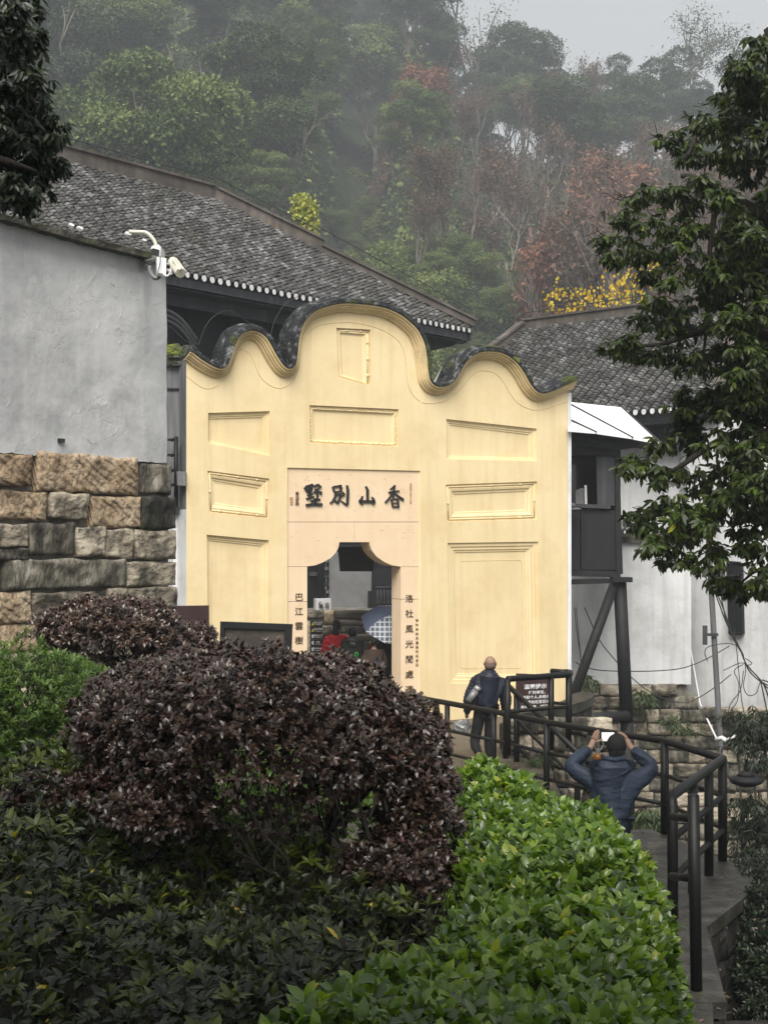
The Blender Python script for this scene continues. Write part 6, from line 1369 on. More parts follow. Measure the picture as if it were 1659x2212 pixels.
# ================================================================== RIGHT TREE (foreground, hanging glossy leaves)
M['leaf_tree'] = leafmat('dark_glossy_leaf', [(0, (.009,.014,.003)), (.5, (.025,.040,.007)), (.85, (.055,.085,.013)), (.985, (.09,.12,.02)), (1, (.30,.30,.03))], rough=.40, spec=.25, trans=.2)
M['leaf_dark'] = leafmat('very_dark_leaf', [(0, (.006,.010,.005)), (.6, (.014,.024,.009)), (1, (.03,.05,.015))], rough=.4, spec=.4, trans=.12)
def treefoliage(root, spots, Y0, L, mat, per=7, dens=1.0, droop=.5, wr=.36, parts=0, name='foliage', ysp=1.2):
    """spots: (px, py, rpx, Y offset): leaf clumps hung along twigs"""
    base = []; dirs = []
    for s_ in spots:
        px, py, rp = s_[:3]; Y = Y0 + (s_[3] if len(s_) > 3 else 0); c = np.array(P(px, py, Y)); R = rp*Y/F
        nclump = max(3, int(dens*(rp/20)**2*1.5))
        for _ in range(nclump):
            v = rdir(1)[0]*R*rng.random()**.45; v[2] *= .75; cc = c+v*np.array([1,ysp,1]); n = rng.integers(5, 10); o = rdir(n)*rng.uniform(.05,.16)*(Y0/12); o[:,2] *= .45
            base.append(cc+o); dd = unit(o*np.array([1,1,.3])+np.array([0,-.03,-droop*.06])+v*.15); dirs.append(dd)
    base = np.concatenate(base); dirs = np.concatenate(dirs)
    lp, la, ln = sprig_leaves(base, dirs, per, .85, L*.5); la = unit(la+np.array([0,0,-droop])); Ls = L*rng.uniform(.65,1.2,len(lp))
    ln = unit(ln*.5+np.array([0,-.2,.9])+rng.normal(0,.3,(len(lp),3)))
    rn = np.clip(np.repeat(rng.beta(2,2.2,len(base)), per)*.95 + rng.normal(0,.1,len(lp)), 0, .975); rn[rng.random(len(rn)) < .003] = 1
    if parts: split_leaf_parts('leaf', lp, la, ln, Ls, wr, rn, mat, root, parts, detail=1, fold=.3, curl=.3)
    else: tag(leaves(name, lp, la, ln, Ls, wr, rn, mat, root, detail=1, fold=.3, curl=.3), kind='stuff')
rt_ = empty('broadleaf_tree', P(1830,2000,12.5), 'dark glossy-leaved tree reaching in from the right edge over the white house', 'tree')
sp = []
outline = [(1640,110,45),(1600,170,50),(1655,200,60),(1560,215,38),(1530,260,36),(1590,270,55),(1650,300,60),(1500,300,30),(1545,330,40),(1440,305,26),(1480,345,24),(1610,370,60),(1655,420,60),(1520,395,30),(1560,430,50),(1390,410,34),(1360,430,26),(1440,425,40),(1480,450,45),(1340,470,26),(1375,490,36),(1430,490,44),(1500,510,50),(1560,520,55),(1620,510,60),(1320,520,24),(1335,555,26),(1385,545,38),(1440,555,42),(1500,570,48),(1400,590,26),(1450,610,44),(1520,620,50),(1580,600,55),(1640,600,60),(1420,645,28),(1470,665,44),(1400,690,26),(1440,700,36),(1500,710,50),(1560,690,56),(1620,690,60),(1655,740,60),(1350,740,24),(1330,755,18),(1385,760,28),(1430,770,26),(1500,790,50),(1550,780,56),(1610,800,60),(1480,850,44),(1460,890,36),(1530,870,56),(1590,880,60),(1650,870,60),(1475,930,40),(1430,965,40),(1500,960,50),(1560,950,56),(1620,950,60),(1380,1000,26),(1360,1003,18),(1410,1030,34),(1460,1020,40),(1520,1030,50),(1580,1030,52),(1640,1030,60),(1440,1080,34),(1400,1110,30),(1380,1135,24),(1420,1150,34),(1460,1120,40),(1500,1100,40),(1560,1090,44),(1610,1090,40),(1650,1100,50),(1440,1185,34),(1400,1180,24),(1470,1150,34),(1520,1140,34),(1555,1120,40),(1460,1210,18),(1530,1190,24),(1525,1215,18),(1600,1150,18),(1640,1150,40),(1610,1185,22),(1650,1210,36),(1640,1250,26),(1655,1275,20),(1585,1265,17),(1612,1275,17),(1560,1260,10)]
sp = [(a, b, c*.80, random.uniform(-.5,.8)) for a, b, c in outline] + [(1720+random.uniform(-40,60), y_, 75, random.uniform(-.5,1)) for y_ in range(200, 1300, 75)] + [(random.uniform(1570,1665), random.uniform(260,1110), 44, random.uniform(-.6,1.2)) for _ in range(34)] + [(random.uniform(1600,1665), random.uniform(130,260), 34, random.uniform(-.6,1)) for _ in range(8)] + [(random.uniform(1480,1600), random.uniform(480,1000), 34, random.uniform(-.6,1)) for _ in range(3)]
treefoliage(rt_, sp, 12.5, .094, M['leaf_tree'], per=6, dens=.85, droop=.55, parts=290)
sg = []
def limb(pts, r0, r1, Y=12.7): q = [P(x, y, Y) for x, y in smooth_curve(pts)]; sg.append((q, [lerp(r0, r1, i/(len(q)-1)) for i in range(len(q))]))
limb([(1820,2050),(1800,1500),(1790,900),(1760,500),(1700,200),(1660,60)], .22, .05); limb([(1760,560),(1660,480),(1600,440),(1555,420),(1500,385),(1470,380)], .10, .02); limb([(1555,420),(1500,400),(1440,430),(1400,425)], .035, .012); limb([(1480,345),(1500,300),(1495,270),(1480,245),(1475,240)], .025,.008)
limb([(1545,440),(1530,560),(1525,700),(1515,800)], .03, .01); limb([(1790,1000),(1700,960),(1620,930),(1540,960),(1480,1000),(1430,1030)], .07, .012); limb([(1790,1150),(1700,1100),(1600,1060),(1540,1110),(1500,1150),(1470,1180)], .06, .01); limb([(1790,800),(1680,740),(1600,700),(1500,720),(1420,745),(1350,745)], .06, .01); limb([(1790,1300),(1700,1240),(1640,1230),(1600,1260)], .04, .008)
for _ in range(150):
    s_ = random.choice(sp); p = P(s_[0], s_[1], 12.5+s_[3]); branchy(p, (random.gauss(0,1), random.gauss(0,.6), random.gauss(0,.5)), .16, .007, 1, sg, .7, 0)
stems('branches', rt_, sg, 'barkdark')
# bamboo with fine leaves, lower right
bb_t = empty('bamboo', P(1640,1900,19.5), 'dark fine-leaved bamboo crowding the lower right edge', 'bamboo')
sp = [(1620,1560,44),(1650,1600,50),(1600,1590,28),(1590,1620,22),(1640,1560,36),(1630,1640,24),(1655,1660,30),(1655,1760,40),(1620,1770,34),(1600,1790,30),(1640,1820,46),(1610,1850,30),(1650,1900,50),(1590,1740,18),(1620,1730,24),(1660,1980,50),(1640,2060,50)]
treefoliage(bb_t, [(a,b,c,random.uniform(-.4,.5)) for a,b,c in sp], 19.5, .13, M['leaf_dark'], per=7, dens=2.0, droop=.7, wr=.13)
sg = [([P(x, 2100, 19.8), P(x+4, 1800, 19.8), P(x-10, 1560, 19.8)], [.03,.025,.01]) for x in (1600,1632,1660,1690)]; stems('culms', bb_t, sg, 'bark')
blobshrub('added_dark_shrub', 'dark shrub added to blacken the drop below the landing at the lower right corner', [B(1650,2080,14.5,.55,.5,.8), B(1640,1960,15.5,.4,.4,.5), B(1700,2150,14,.6,.5,.8)], 3000, 7, .06, M['leaf_dark'], P(1650,2300,14.5), wr=.4)  # added shrub, put in to make this corner read black
# plants rooted in the stone wall
fern = leafmat('fern_green', [(0, (.02,.035,.01)), (.6, (.05,.08,.02)), (1, (.10,.12,.03))], rough=.5, trans=.2)
for k, (px, py, r, Yf, lab) in enumerate(((1376,1503,26,30.9,'fern tuft growing from the stone footing beside the leg'),(1262,1470,14,29.5,'small fern in the corner between gate and stone footing'),(1400,1775,34,19.0,'mossy creeper low on the stone wall behind the blue jacket'),(1465,1560,20,30.9,'patch of creeper high on the stone footing'),(1162,1640,9,21.0,'tiny yellow-green plant beside the stair railing'))):
    t = empty('wall_plant', P(px, py, Yf), lab, 'plant'); treefoliage(t, [(px, py, r), (px+r*.4, py+r*.6, r*.7)], Yf, .16 if k != 4 else .08, fern, per=7, dens=3, droop=.8, wr=.16, ysp=.3)
# ================================================================== NEAR TREE AT TOP LEFT, plus an added unseen canopy shading the foreground
nt_ = empty('camphor_tree', (-3.4, 6.4, 1.1), 'almost black leafy tree overhanging the top left corner', 'tree')
sp = [(20,30,50),(60,90,48),(10,120,70),(70,170,44),(30,220,70),(95,225,26),(90,260,36),(40,300,70),(105,300,30),(70,350,55),(30,400,50),(110,350,20),(80,400,38),(60,435,26),(10,420,40),(-60,100,90),(-70,300,100),(-60,420,60),(50,10,40),(30,-30,60)]
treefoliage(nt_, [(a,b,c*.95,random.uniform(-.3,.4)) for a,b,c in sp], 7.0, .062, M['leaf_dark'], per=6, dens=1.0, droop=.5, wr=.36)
base = []; n = 5200   # added canopy out of view, put in to shade the foreground
n = 30000; xx = rng.uniform(-6, 3.0, n); yy = rng.uniform(-4.5, 3.7, n); zz = 6.3 + rng.random(n)*1.6 + .5*np.sin(xx*1.3)*np.cos(yy) - .0*yy
keep = (yy < np.where(xx > -.1, 1.4, 3.1) + .6*np.sin(xx*1.7)) & (((zz-CZ)/np.maximum(yy, .3)*F > 1290)); base = np.stack([xx,yy,zz], 1)[keep]; lp, la, ln = sprig_leaves(base, rdir(len(base))*np.array([1,1,.3]), 9, 1.0, .08)
tag(leaves('added_shade_foliage', lp, la, unit(ln*.4+np.array([0,0,1.])), .17*rng.uniform(.7,1.2,len(lp)), .45, rng.random(len(lp)), M['leaf_dark'], nt_), kind='stuff')
sg = []
sg.append(([Vector((-3.4,6.4,1.0)), Vector((-3.3,6.2,3)), Vector((-3.2,5.8,5.0)), Vector((-2.9,5.0,6.6)), Vector((-2.0,3.5,7.2)), Vector((-.4,1.5,7.4)), Vector((1.5,-.2,7.5)), Vector((3.2,-1,7.6))], [.22,.2,.17,.14,.11,.08,.06,.03]))  # upper limb runs out of view to carry the added canopy
sg.append(([Vector((-3.2,5.8,5.0)), P(-60,100,7), P(0,130,7), P(60,190,7), P(80,240,7)], [.1,.06,.03,.02,.008])); sg.append(([Vector((-3.2,6.0,4.4)), P(-60,330,7), P(20,350,7), P(80,370,7)], [.08,.04,.02,.008]))
stems('branches', nt_, sg, 'barkdark', 8)
# ================================================================== WOODED HILLSIDE
M['far_green'] = leafmat('evergreen_canopy', [(0, (.018,.036,.012)), (.35, (.055,.09,.026)), (.7, (.125,.165,.05)), (1, (.22,.25,.09))], rough=.6, spec=.15, trans=.08, nscale=.4)
M['far_blue'] = leafmat('dull_canopy', [(0, (.022,.038,.02)), (.5, (.055,.08,.04)), (1, (.115,.14,.07))], rough=.65, spec=.15, trans=.08, nscale=.35)
M['far_light'] = leafmat('fresh_canopy', [(0, (.05,.07,.025)), (.5, (.14,.18,.06)), (1, (.26,.29,.10))], rough=.6, spec=.2, trans=.25, nscale=.25)
M['far_rust'] = leafmat('rust_canopy', [(0, (.07,.038,.028)), (.5, (.22,.105,.07)), (1, (.36,.19,.125))], rough=.7, spec=.1, trans=.2, tcol=(1.4,1,.8), nscale=.2)
M['far_brown'] = leafmat('dry_brown_canopy', [(0, (.06,.042,.033)), (.6, (.15,.095,.072)), (1, (.25,.155,.115))], rough=.7, spec=.1, trans=.15, nscale=.2)
def crown_mesh(name, seed, rad=(3.2,3.2,2.8), ctr=5.4, clumps=34, per=330, leaf=.20, mat='far_green', csize=1.0, low=-.5, gap=0):
    r = np.random.default_rng(seed); P_, A_, N_, R_ = [], [], [], []
    for k in range(clumps):
        d = r.normal(size=3); d /= np.linalg.norm(d); d[2] = abs(d[2])*1.1+low*r.random() if r.random() < .85 else d[2]
        rr = r.uniform(.55, 1.0) if k > 6 else r.uniform(0,.5); c = np.array([d[0]*rad[0], d[1]*rad[1], d[2]*rad[2]])*rr + np.array([0,0,ctr])
        cr = csize*r.uniform(.6,1.35); n = int(per*cr*cr)
        v = r.normal(size=(n,3)); v /= np.linalg.norm(v, axis=1, keepdims=True); v[:,2] = np.where((v[:,2] < -.1) & (r.random(n) < .75), -v[:,2], v[:,2]); 
        q = 1-.22*r.random(n)**2; lump = 1+.18*np.sin(v[:,0]*6+k)*np.cos(v[:,1]*5+k*2)
        pts = c + v*(q*lump)[:,None]*np.array([cr,cr,cr*.62]); P_.append(pts); A_.append(v*.3+r.normal(0,.6,(n,3))+np.array([0,0,-.1])); N_.append(v+r.normal(0,.22,(n,3))+np.array([0,0,.45]))
        tone = r.uniform(-.25,.22); R_.append(np.clip(.45+tone+r.normal(0,.16,n), 0, 1))
    p = np.concatenate(P_); n = len(p)
    return leaves(name, p, np.concatenate(A_), unit(np.concatenate(N_)), leaf*r.uniform(.7,1.35,n), .62, np.concatenate(R_), M[mat], asmesh=True)
def trunk_mesh(seed, h=5, r=.16, depth=3, spread=.5, kids=(2,3), length=None, mat='farbark', seg=4, up=.35, wig=.12):
    rr = random.Random(seed); sg = []; branchy((0,0,-.6), (rr.gauss(0,.06), rr.gauss(0,.06), 1), length or h*.6, r, depth, sg, spread, up, kids, wig, rr)
    b = MB()
    for pts, rad in sg: b.tube(pts, rad, seg, cap=False)
    tips = [s_[0][-1] for s_ in sg[-max(1, len(sg)*2//3):]] + [s_[0][2] for s_ in sg[-max(1, len(sg)//2):]]
    return b.mesh('trunk', M[mat], True), tips
protos = {}
def add_proto(kind, crown, trunk): protos.setdefault(kind, []).append((crown, trunk))
for s_ in range(4): add_proto('green', crown_mesh('crown', 10+s_, (3.1+.3*(s_%2),3.1,2.7+.4*(s_//2)), 5.0, 26, 1250, .13, 'far_green', 1.0), trunk_mesh(20+s_)[0])
for s_ in range(2): add_proto('blue', crown_mesh('crown', 30+s_, (2.9,2.9,3.3), 5.6, 24, 1050, .14, 'far_blue', 1.0), trunk_mesh(40+s_)[0])
for s_ in range(2): add_proto('light', crown_mesh('crown', 50+s_, (2.2,2.2,2.0), 3.4, 26, 650, .12, 'far_light', .85), trunk_mesh(60+s_, 3, .09)[0])
for s_ in range(2): add_proto('bush', crown_mesh('crown', 55+s_, (1.7,1.7,1.2), 1.2, 20, 330, .15, 'far_green', .7, low=-.2), trunk_mesh(66+s_, 1.6, .05, 2)[0])
def tipleaf(tips, seed, n, sp, leaf, mat, wr=.6):
    r = np.random.default_rng(seed); t_ = np.array([tuple(v) for v in tips]); i = r.integers(0, len(t_), n); p = t_[i] + r.normal(0, sp, (n,3))
    tone = r.uniform(.2,.8,len(t_))[i]
    return leaves('crown', p, r.normal(size=(n,3))+np.array([0,0,-.3]), unit(r.normal(size=(n,3))+np.array([0,-.3,.9])), leaf*r.uniform(.7,1.3,n), wr, np.clip(tone+r.normal(0,.15,n),0,1), M[mat], asmesh=True)
for s_ in range(3):
    tr, tips = trunk_mesh(80+s_, 8, .17, 6, .40, (2,3), 2.9, seg=3, up=.30); add_proto('bare', tipleaf(tips, 81+s_, 3600, .18, .15, 'far_brown'), tr)
for s_ in range(2):
    tr, tips = trunk_mesh(90+s_, 7, .14, 4, .5, (3,4), 2.6, seg=3, up=.28); add_proto('rust', tipleaf(tips, 91+s_, 9500, .26, .22, 'far_rust'), tr)
for s_ in range(2):
    tr, tips = trunk_mesh(100+s_, 9, .15, 3, .6, (3,4), 4.0, seg=4, up=.05); add_proto('pine', tipleaf(tips, 101+s_, 5200, .42, .20, 'far_blue', .3), tr)
LABEL = {'green': ('evergreen_tree', 'dense rounded evergreen tree on the hazy hillside', 'evergreen trees on the hillside'), 'blue': ('tall_tree', 'tall dull-green tree fading into the haze', 'tall hazy trees on the upper hillside'),
 'light': ('young_tree', 'fresh pale-green small tree low on the hillside', 'pale-green young trees on the lower hillside'), 'bush': ('hill_bush', 'low green bush behind the tiled roofs', 'green bushes on the lower slope'),
 'bare': ('bare_tree', 'nearly bare brown-twigged tree on the right hillside', 'bare brown trees on the right hillside'), 'rust': ('rust_tree', 'rust-brown withered tree on the right hillside', 'rust-brown trees on the right hillside'), 'pine': ('pine_tree', 'open-crowned pine standing on the skyline', 'pines on the skyline')}
rt2 = random.Random(5); ncount = {}; planted = []
def plant(kind, x, y, sc, zoff=0.0, label=None, group=True, idx=None):
    lst = protos[kind]; cr, tr = lst[(idx if idx is not None else rt2.randrange(len(lst)))]; nm, lab, grp = LABEL[kind]
    t = empty(nm, (x, y, float(hill_h(np.array(x), np.array(y)))+zoff), label or lab, 'bush' if kind == 'bush' else 'tree', grp if label is None else None)
    t.rotation_euler = (0, 0, rt2.uniform(0, 6.28)); s = sc; t.scale = (s*rt2.uniform(.9,1.1), s*rt2.uniform(.9,1.1), s*rt2.uniform(.9,1.15))
    for me_, n_ in ((cr, 'crown'), (tr, 'trunk')):
        o = bpy.data.objects.new(n_, me_); COL.objects.link(o); o.parent = t
    ncount[kind] = ncount.get(kind, 0)+1; planted.append((t, kind, sc, label is None)); return t
H = lambda x, y: float(hill_h(np.array(float(x)), np.array(float(y))))
def ground_at(px, py, y0=46, y1=165):
    y0 *= KH; y1 *= KH
    """where the sight line through (px, py) meets the hillside"""
    s = (px-CX)/F; k = (HY-py)/F
    y = y0
    while y < y1:
        if H(s*y, y) > CZ + k*y: return s*y, y
        y += .5
    return s*y1, y1
placed = []
def at_px(kind, px, py, hpx, label=None, idx=None, y0=46, full={'green':8.2,'blue':9.3,'light':5.7,'bush':2.8,'bare':9.0,'rust':8.0,'pine':8.5}):
    """trunk foot seen at (px, py); hpx the height it takes in the picture"""
    x, y = ground_at(px, py, y0); sc = hpx*y/F/full[kind]; placed.append((x, y)); return plant(kind, x, y, sc, label=label, idx=idx)
def at_ridge(kind, px, ytop, label=None, idx=None, full={'green':8.2,'blue':9.3,'pine':8.5,'bare':9.0,'rust':8.0}):
    s = (px-CX)/F; best = max((( H(s*y, y)-CZ)/y, y) for y in np.arange(100*KH, 165*KH, 3.0)); y = best[1]; hz_ = (HY-ytop)*y/F + CZ - H(s*y, y)
    placed.append((s*y, y)); return plant(kind, s*y, y, max(.6, hz_/full[kind]), label=label, idx=idx)
# named ones first
at_ridge('pine', 1020, 5, 'tall open pine on the skyline, leftmost of the skyline pines', 0); at_ridge('pine', 1250, 85, 'short round-headed pine in the middle of the skyline', 1); at_ridge('pine', 1405, 52, 'pine with tufted crown on the skyline nearest the right tree', 0)
for px_, yt_ in ((900,-20),(945,25),(700,-60),(800,-30),(1075,95),(1130,85),(1185,110),(1320,150),(1480,140)): at_ridge('blue', px_, yt_)
at_ridge('rust', 1560, 110, 'reddish tree on the skyline touching the right-hand tree', 1)
at_px('rust', 1290, 610, 350, 'broad rust-orange tree in the middle of the right hillside', 0); at_px('rust', 1215, 620, 170, 'small rust-brown tree low on the right, below the broad rust one', 1)
at_px('rust', 1560, 640, 300, 'rust tree half hidden by the dark right-hand tree', 1); at_px('rust', 1600, 330, 210, 'reddish withered tree on the skyline behind the right-hand tree', 0); at_px('rust', 1480, 330, 160, 'dull red tree on the skyline left of the right-hand tree', 1)
for k, (px, py, h) in enumerate(((960,560,330),(1050,520,370),(1120,470,330),(1180,420,300),(1250,400,260),(1010,640,330),(900,610,280),(1100,640,330),(1330,360,240),(1400,330,210),(1180,600,260),(860,330,150),(1150,330,220),(1450,500,260))): at_px('bare', px, py, h, idx=k % 3)
for k, (px, py, h) in enumerate(((880,150,230),(920,130,260),(840,190,200),(950,210,180),(1060,260,170),(1120,250,150),(780,170,230),(720,140,230),(660,120,220),(1190,260,140),(700,270,200),(760,260,160))): at_px('blue', px, py, h)
at_px('green', 905, 420, 230, 'tall olive-green tree right of the misty gully', 1); at_px('green', 850, 400, 160); at_px('green', 560, 520, 230, 'large billowing evergreen above the hall ridge', 2); at_px('green', 600, 420, 210); at_px('green', 470, 470, 190); at_px('green', 490, 350, 190); at_px('green', 640, 350, 180); at_px('green', 350, 430, 190); at_px('green', 255, 400, 180)
for (px, py, h) in ((1000,640,140),(1040,690,150),(940,650,110),(1090,720,110),(880,620,90),(830,600,90),(1140,690,90),(760,600,100),(720,560,110),(1200,700,80),(800,520,90)): at_px('light', px, py, h)
for k in range(46):
    px = rt2.uniform(700, 1450); at_px('bush', px, rt2.uniform(610, 745), rt2.uniform(40, 75))
# fill the rest
mask = np.zeros((222, 166), bool)
cands = []
yy_ = 46.0*KH
while yy_ < 158*KH:
    st = (5.6 + (yy_/KH-46)*.02)*KH
    xx_ = -yy_*.30 - 4
    while xx_ < yy_*.30 + 4:
        cands.append((xx_ + rt2.uniform(-1.6,1.6)*KH, yy_ + rt2.uniform(-1.6,1.6)*KH)); xx_ += st
    yy_ += st*.8
fill_n = 0
for (x, y) in sorted(cands, key=lambda c: c[1]):
    s = x/y
    if min((abs(x-a)+abs(y-b) for a, b in placed), default=9) < 2.6*KH: continue
    h = H(x, y); pxc = CX+s*F
    py_b = HY-(h-CZ)*F/y; 
    if s < .015: kind = rt2.choices(['green','blue','light'], [7, 2 if y < 90*KH else 5, .6])[0]
    else: kind = rt2.choices(['green','blue','bare','rust'], [.5, 1.0, 5, 1.3] if y < 110*KH else [1.2, 2.5, 3, .6])[0]
    if y < 56*KH: kind = rt2.choices(['bush','light','green'], [4,3,2 if s < 0 else .4])[0]
    if 770 < pxc < 845 and 370 < py_b < 560: kind = 'bush'
    if 690 < pxc < 900 and py_b > 430 and kind in ('green','blue'): kind = 'light'
    if s > .02 and kind in ('green','blue') and y < 75*KH: kind = 'light'
    sc = (rt2.uniform(.95, 1.6 if not (s > .02 and y > 95*KH) else 1.0) if kind != 'bush' else rt2.uniform(.9, 1.5))*KH
    Ht = {'green':8.2,'blue':9.3,'light':5.7,'bush':2.8,'bare':9,'rust':8}[kind]*sc; w = {'green':3.6,'blue':3.4,'light':2.6,'bush':2,'bare':2.8,'rust':2.8}[kind]*sc
    x0, x1 = (pxc-w*F/y)/10, (pxc+w*F/y)/10; t0, b0 = (py_b-Ht*F/y)/10, (py_b-Ht*.25*F/y)/10
    xi0, xi1, yi0, yi1 = int(max(0,x0)), int(min(166,x1)), int(max(0,t0)), int(min(222,b0))
    if xi1 <= xi0 or yi1 <= yi0 or yi0 > 72: continue
    if x0*10 < 850 and x1*10 > 780 and t0*10 < 500 and py_b > 450: continue
    sub = mask[yi0:yi1, xi0:xi1]
    if sub.mean() > .80: continue
    shr = (xi1-xi0)*.18
    if kind in ('green','blue','light'): mask[int(yi0+(yi1-yi0)*.12):int(max(yi1, yi1+2)), int(xi0+shr):int(xi1-shr)+1] = True
    plant(kind, x, y, sc); fill_n += 1
    if fill_n > 235: break
# every tree gets a label that says where on the slope it stands
def where(px, py):
    col = 'at the far left' if px < 180 else 'above the hall ridge' if px < 420 else 'left of the misty gully' if px < 700 else 'in the misty gully' if px < 850 else 'just right of the gully' if px < 1010 else 'above the gate\'s right wave' if px < 1220 else 'above the right hall roof' if px < 1420 else 'behind the dark right tree'
    row = 'near the skyline' if py < 150 else 'high up' if py < 260 else 'half way up' if py < 400 else 'low down' if py < 540 else 'behind the roofs'
    return col, row
seen_ = {}
for t, kind, sc, gen in planted:
    if not gen: continue
    px = CX+t.location.x/t.location.y*F; py = HY-(t.location.z+3*sc-CZ)*F/t.location.y; c_, r_ = where(px, py)
    nm_ = {'green':'rounded evergreen tree','blue':'tall dull-green tree','light':'pale-green small tree','bush':'low green bush','bare':'nearly bare brown tree','rust':'rust-brown tree','pine':'open pine'}[kind]
    seen_.setdefault('%s %s, %s' % (nm_, r_, c_), []).append((px, py, sc, t))
for lab, lst in seen_.items():
    lst.sort(key=lambda q: q[0]); n_ = len(lst)
    adj = {1: [''], 2: ['left-hand ', 'right-hand '], 3: ['leftmost ', 'middle ', 'rightmost ']}.get(n_)
    if adj is None:
        adj = ['leftmost '] + ['']*(n_-2) + ['rightmost ']; k_ = max(range(1, n_-1), key=lambda i: lst[i][2]); adj[k_] = 'largest inner '
        if n_ > 4: k2 = min((i for i in range(1, n_-1) if i != k_), key=lambda i: lst[i][2]); adj[k2] = 'smallest inner '
    for a_, q in zip(adj, lst): q[3]['label'] = a_ + lab
print('TREES', ncount, len(placed), fill_n)
# undergrowth on the slope
n = 60000; y = rng.uniform(44, 130, n)*KH; x = rng.uniform(-.31, .31, n)*y; z = hill_h(x, y) + rng.random(n)*1.1*KH
v = rdir(n); ug = leaves('undergrowth', np.stack([x,y,z],1), v, unit(rdir(n)+np.array([0,-.3,1.])), rng.uniform(.2,.5,n)*(y/80), .6, np.clip(rng.beta(2,2,n)+.15*np.sin(x*.4), 0, 1), M['far_green']); tag(ug, 'tangled undergrowth covering the hillside', kind='stuff')
# ivy-covered column, clearing, yellow vine, yellow-leaved tree
x, y = ground_at(762, 440, 60); z = H(x, y); iv = empty('ivy_column', (x, y, z), 'rounded tree stump column smothered in ivy in the misty gully', 'tree')
R_ = 27*y/F; bl = [(x, y, z+R_*k*.62, R_, R_, R_*.9) for k in range(4)]; pts, o_ = blob_leaves(bl, 420/R_**2/4, shell=.15)
tag(leaves('ivy', pts, rdir(len(pts)), unit(o_+np.array([0,0,.4])), .14*KH*rng.uniform(.7,1.2,len(pts)), .8, np.clip(rng.normal(.5,.15,len(pts)),0,1), M['far_light'], iv), kind='stuff'); stems('trunk', iv, [([Vector((x,y,z-.5)), Vector((x,y,z+R_*2))], [.3,.2])], 'bark', 8)
x, y = ground_at(815, 435, 55); grassm = surf('dry_grass', [(.3, (.14,.12,.06)), (.7, (.26,.22,.12))], scale=2, rough=1)
n = 5000; gx2 = x+rng.normal(0,1.0*KH,n); gy2 = y+rng.normal(0,2.2*KH,n); gr = leaves('dry_grass', np.stack([gx2,gy2,hill_h(gx2,gy2)+.35],1), np.stack([rng.normal(0,.4,n),rng.normal(0,.4,n),np.ones(n)],1), rdir(n), .8, .35, rng.random(n), M['far_brown']); tag(gr, 'patch of dry pale grass in the gully clearing', kind='stuff')
x, y = ground_at(812, 520, 50); t = empty('bright_bush', (x, y, H(x,y)), 'vivid yellow-green bush at the foot of the misty gully', 'bush'); R_ = 30*y/F
pts, o_ = blob_leaves([(x,y,H(x,y)+R_*.7,R_,R_,R_),(x+R_*.5,y,H(x,y)+R_*1.6,R_*.7,R_*.7,R_*.6)], 260/R_**2/2, shell=.3); tag(leaves('crown', pts, rdir(len(pts)), unit(o_+np.array([0,0,.6])), .16*KH, .7, np.clip(rng.normal(.85,.12,len(pts)),0,1), M['far_light'], t), kind='stuff')
vy = leafmat('yellow_green_vine_leaf', [(0, (.12,.15,.03)), (.6, (.30,.32,.05)), (1, (.45,.42,.07))], rough=.5, trans=.3)
Yv = 42.5; t = empty('climbing_vine', P(662,565,Yv), 'yellow-green climbing vine hanging down a trunk above the hall ridge', 'vine')
cc_ = [(655,440,20),(662,470,20),(650,460,14),(668,495,17),(664,520,15),(668,540,12),(660,555,9),(648,430,13),(675,450,10)]
pts = np.concatenate([np.array(P(a,b,Yv))+rng.normal(0,c*Yv/F*.5,(240,3)) for a,b,c in cc_]); n = len(pts)
tag(leaves('foliage', pts, rng.normal(0,.4,(n,3))+np.array([0,0,-1]), unit(rng.normal(0,.5,(n,3))+np.array([0,-1,.5])), rng.uniform(.08,.15,n), .75, rng.random(n), vy, t), kind='stuff')
stems('trunk', t, [([P(664,600,Yv+.4), P(660,500,Yv+.4), P(655,420,Yv+.4)], [.12,.1,.06])], 'bark', 6)
Yy = 40.5; t = empty('yellow_leaved_tree', P(1290,700,Yy), 'slender tree with drooping bright yellow leaves above the right roof', 'tree')
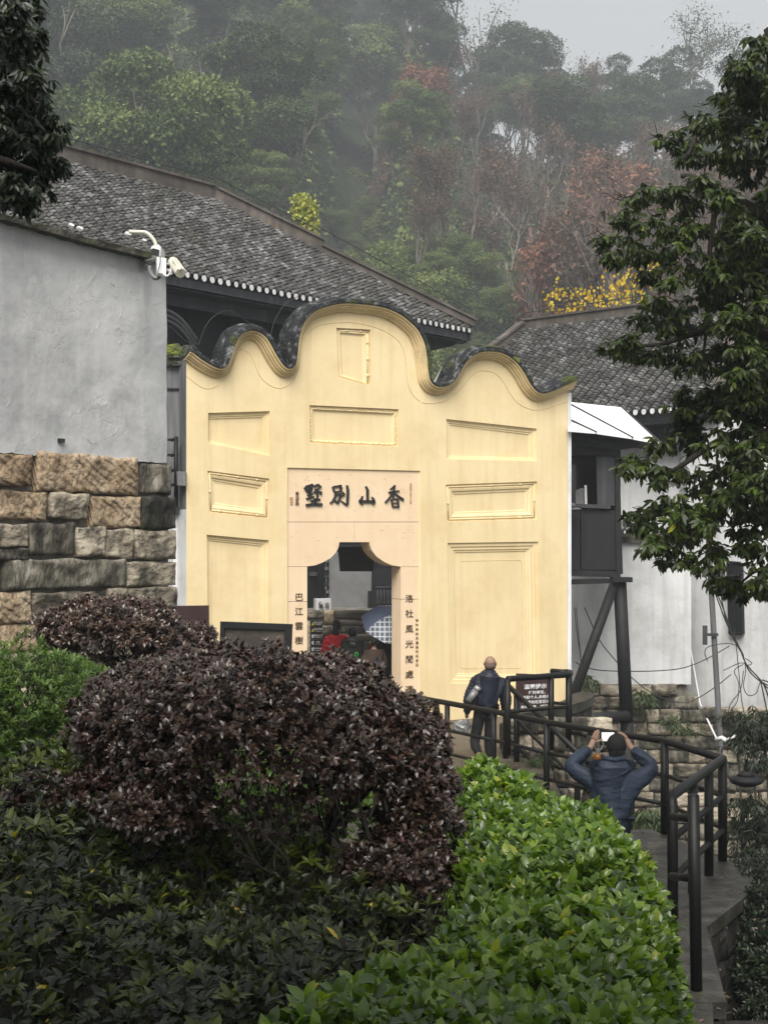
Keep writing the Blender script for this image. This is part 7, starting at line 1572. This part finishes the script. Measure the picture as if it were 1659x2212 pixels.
cl = [(1200,625,16),(1230,640,18),(1190,650,12),(1260,650,22),(1240,670,16),(1215,685,18),(1285,665,24),(1270,630,12),(1300,640,18),(1320,620,18),(1345,610,20),(1370,600,20),(1395,590,16),(1335,650,22),(1360,640,20),(1310,680,18),(1385,620,18),(1180,690,10),(1195,705,10),(1410,575,14),(1345,670,14),(1250,700,10),(1165,700,8)]
pts = np.concatenate([np.array(P(a,b,Yy))+rng.normal(0,1,(int(c*1.4),3))*np.array([c*Yy/F*.75,.5,c*Yy/F*.75]) for a,b,c in cl]); n = len(pts)
big = leaves('foliage', pts, rng.normal(0,.3,(n,3))+np.array([0,0,-1]), unit(rng.normal(0,.5,(n,3))+np.array([0,-1,.3])), rng.uniform(.07,.125,n), .85, rng.random(n), M['leaf_yellow'], t, detail=1); tag(big, kind='stuff')
sg = []
for a in range(10): branchy(P(1200+a*22,720,Yy+.2), (random.gauss(.15,.25),0,1), 1.1, .03, 3, sg, .4, .4)
stems('branches', t, sg, 'bark', 4)
# fallen leaves and grit on the landing
n = 260; x = rng.uniform(.6, 3.7, n); y = rng.uniform(10, 21, n); lv = leaves('fallen_leaves', np.stack([x, y, np.full(n, PZ+.012)+np.where(y > 18.1, .32, 0)], 1), rdir(n)*np.array([1,1,.05]), np.tile([[0,0,1.]], (n,1))+rng.normal(0,.15,(n,3)), rng.uniform(.03,.06,n), .5, rng.random(n), M['far_brown'], detail=1); tag(lv, 'small fallen leaves littering the landing', kind='stuff')
# ================================================================== MIST
b = MB(); b.box((-300,-45,-9), (300,650,185)); hz = b.build('haze', [], None)
hm_ = bpy.data.materials.new('mist'); hm_.use_nodes = True; nn_ = hm_.node_tree; nn_.nodes.clear(); o_ = nn_.nodes.new('ShaderNodeOutputMaterial'); pv = nn_.nodes.new('ShaderNodeVolumePrincipled')
pv.inputs['Density'].default_value = .0014; pv.inputs['Color'].default_value = (.80,.85,.91,1); pv.inputs['Anisotropy'].default_value = .15; nn_.links.new(pv.outputs[0], o_.inputs['Volume'])
hz.data.materials.append(hm_); hz['kind'] = 'stuff'; hz['label'] = 'thin mist hanging in the valley air'
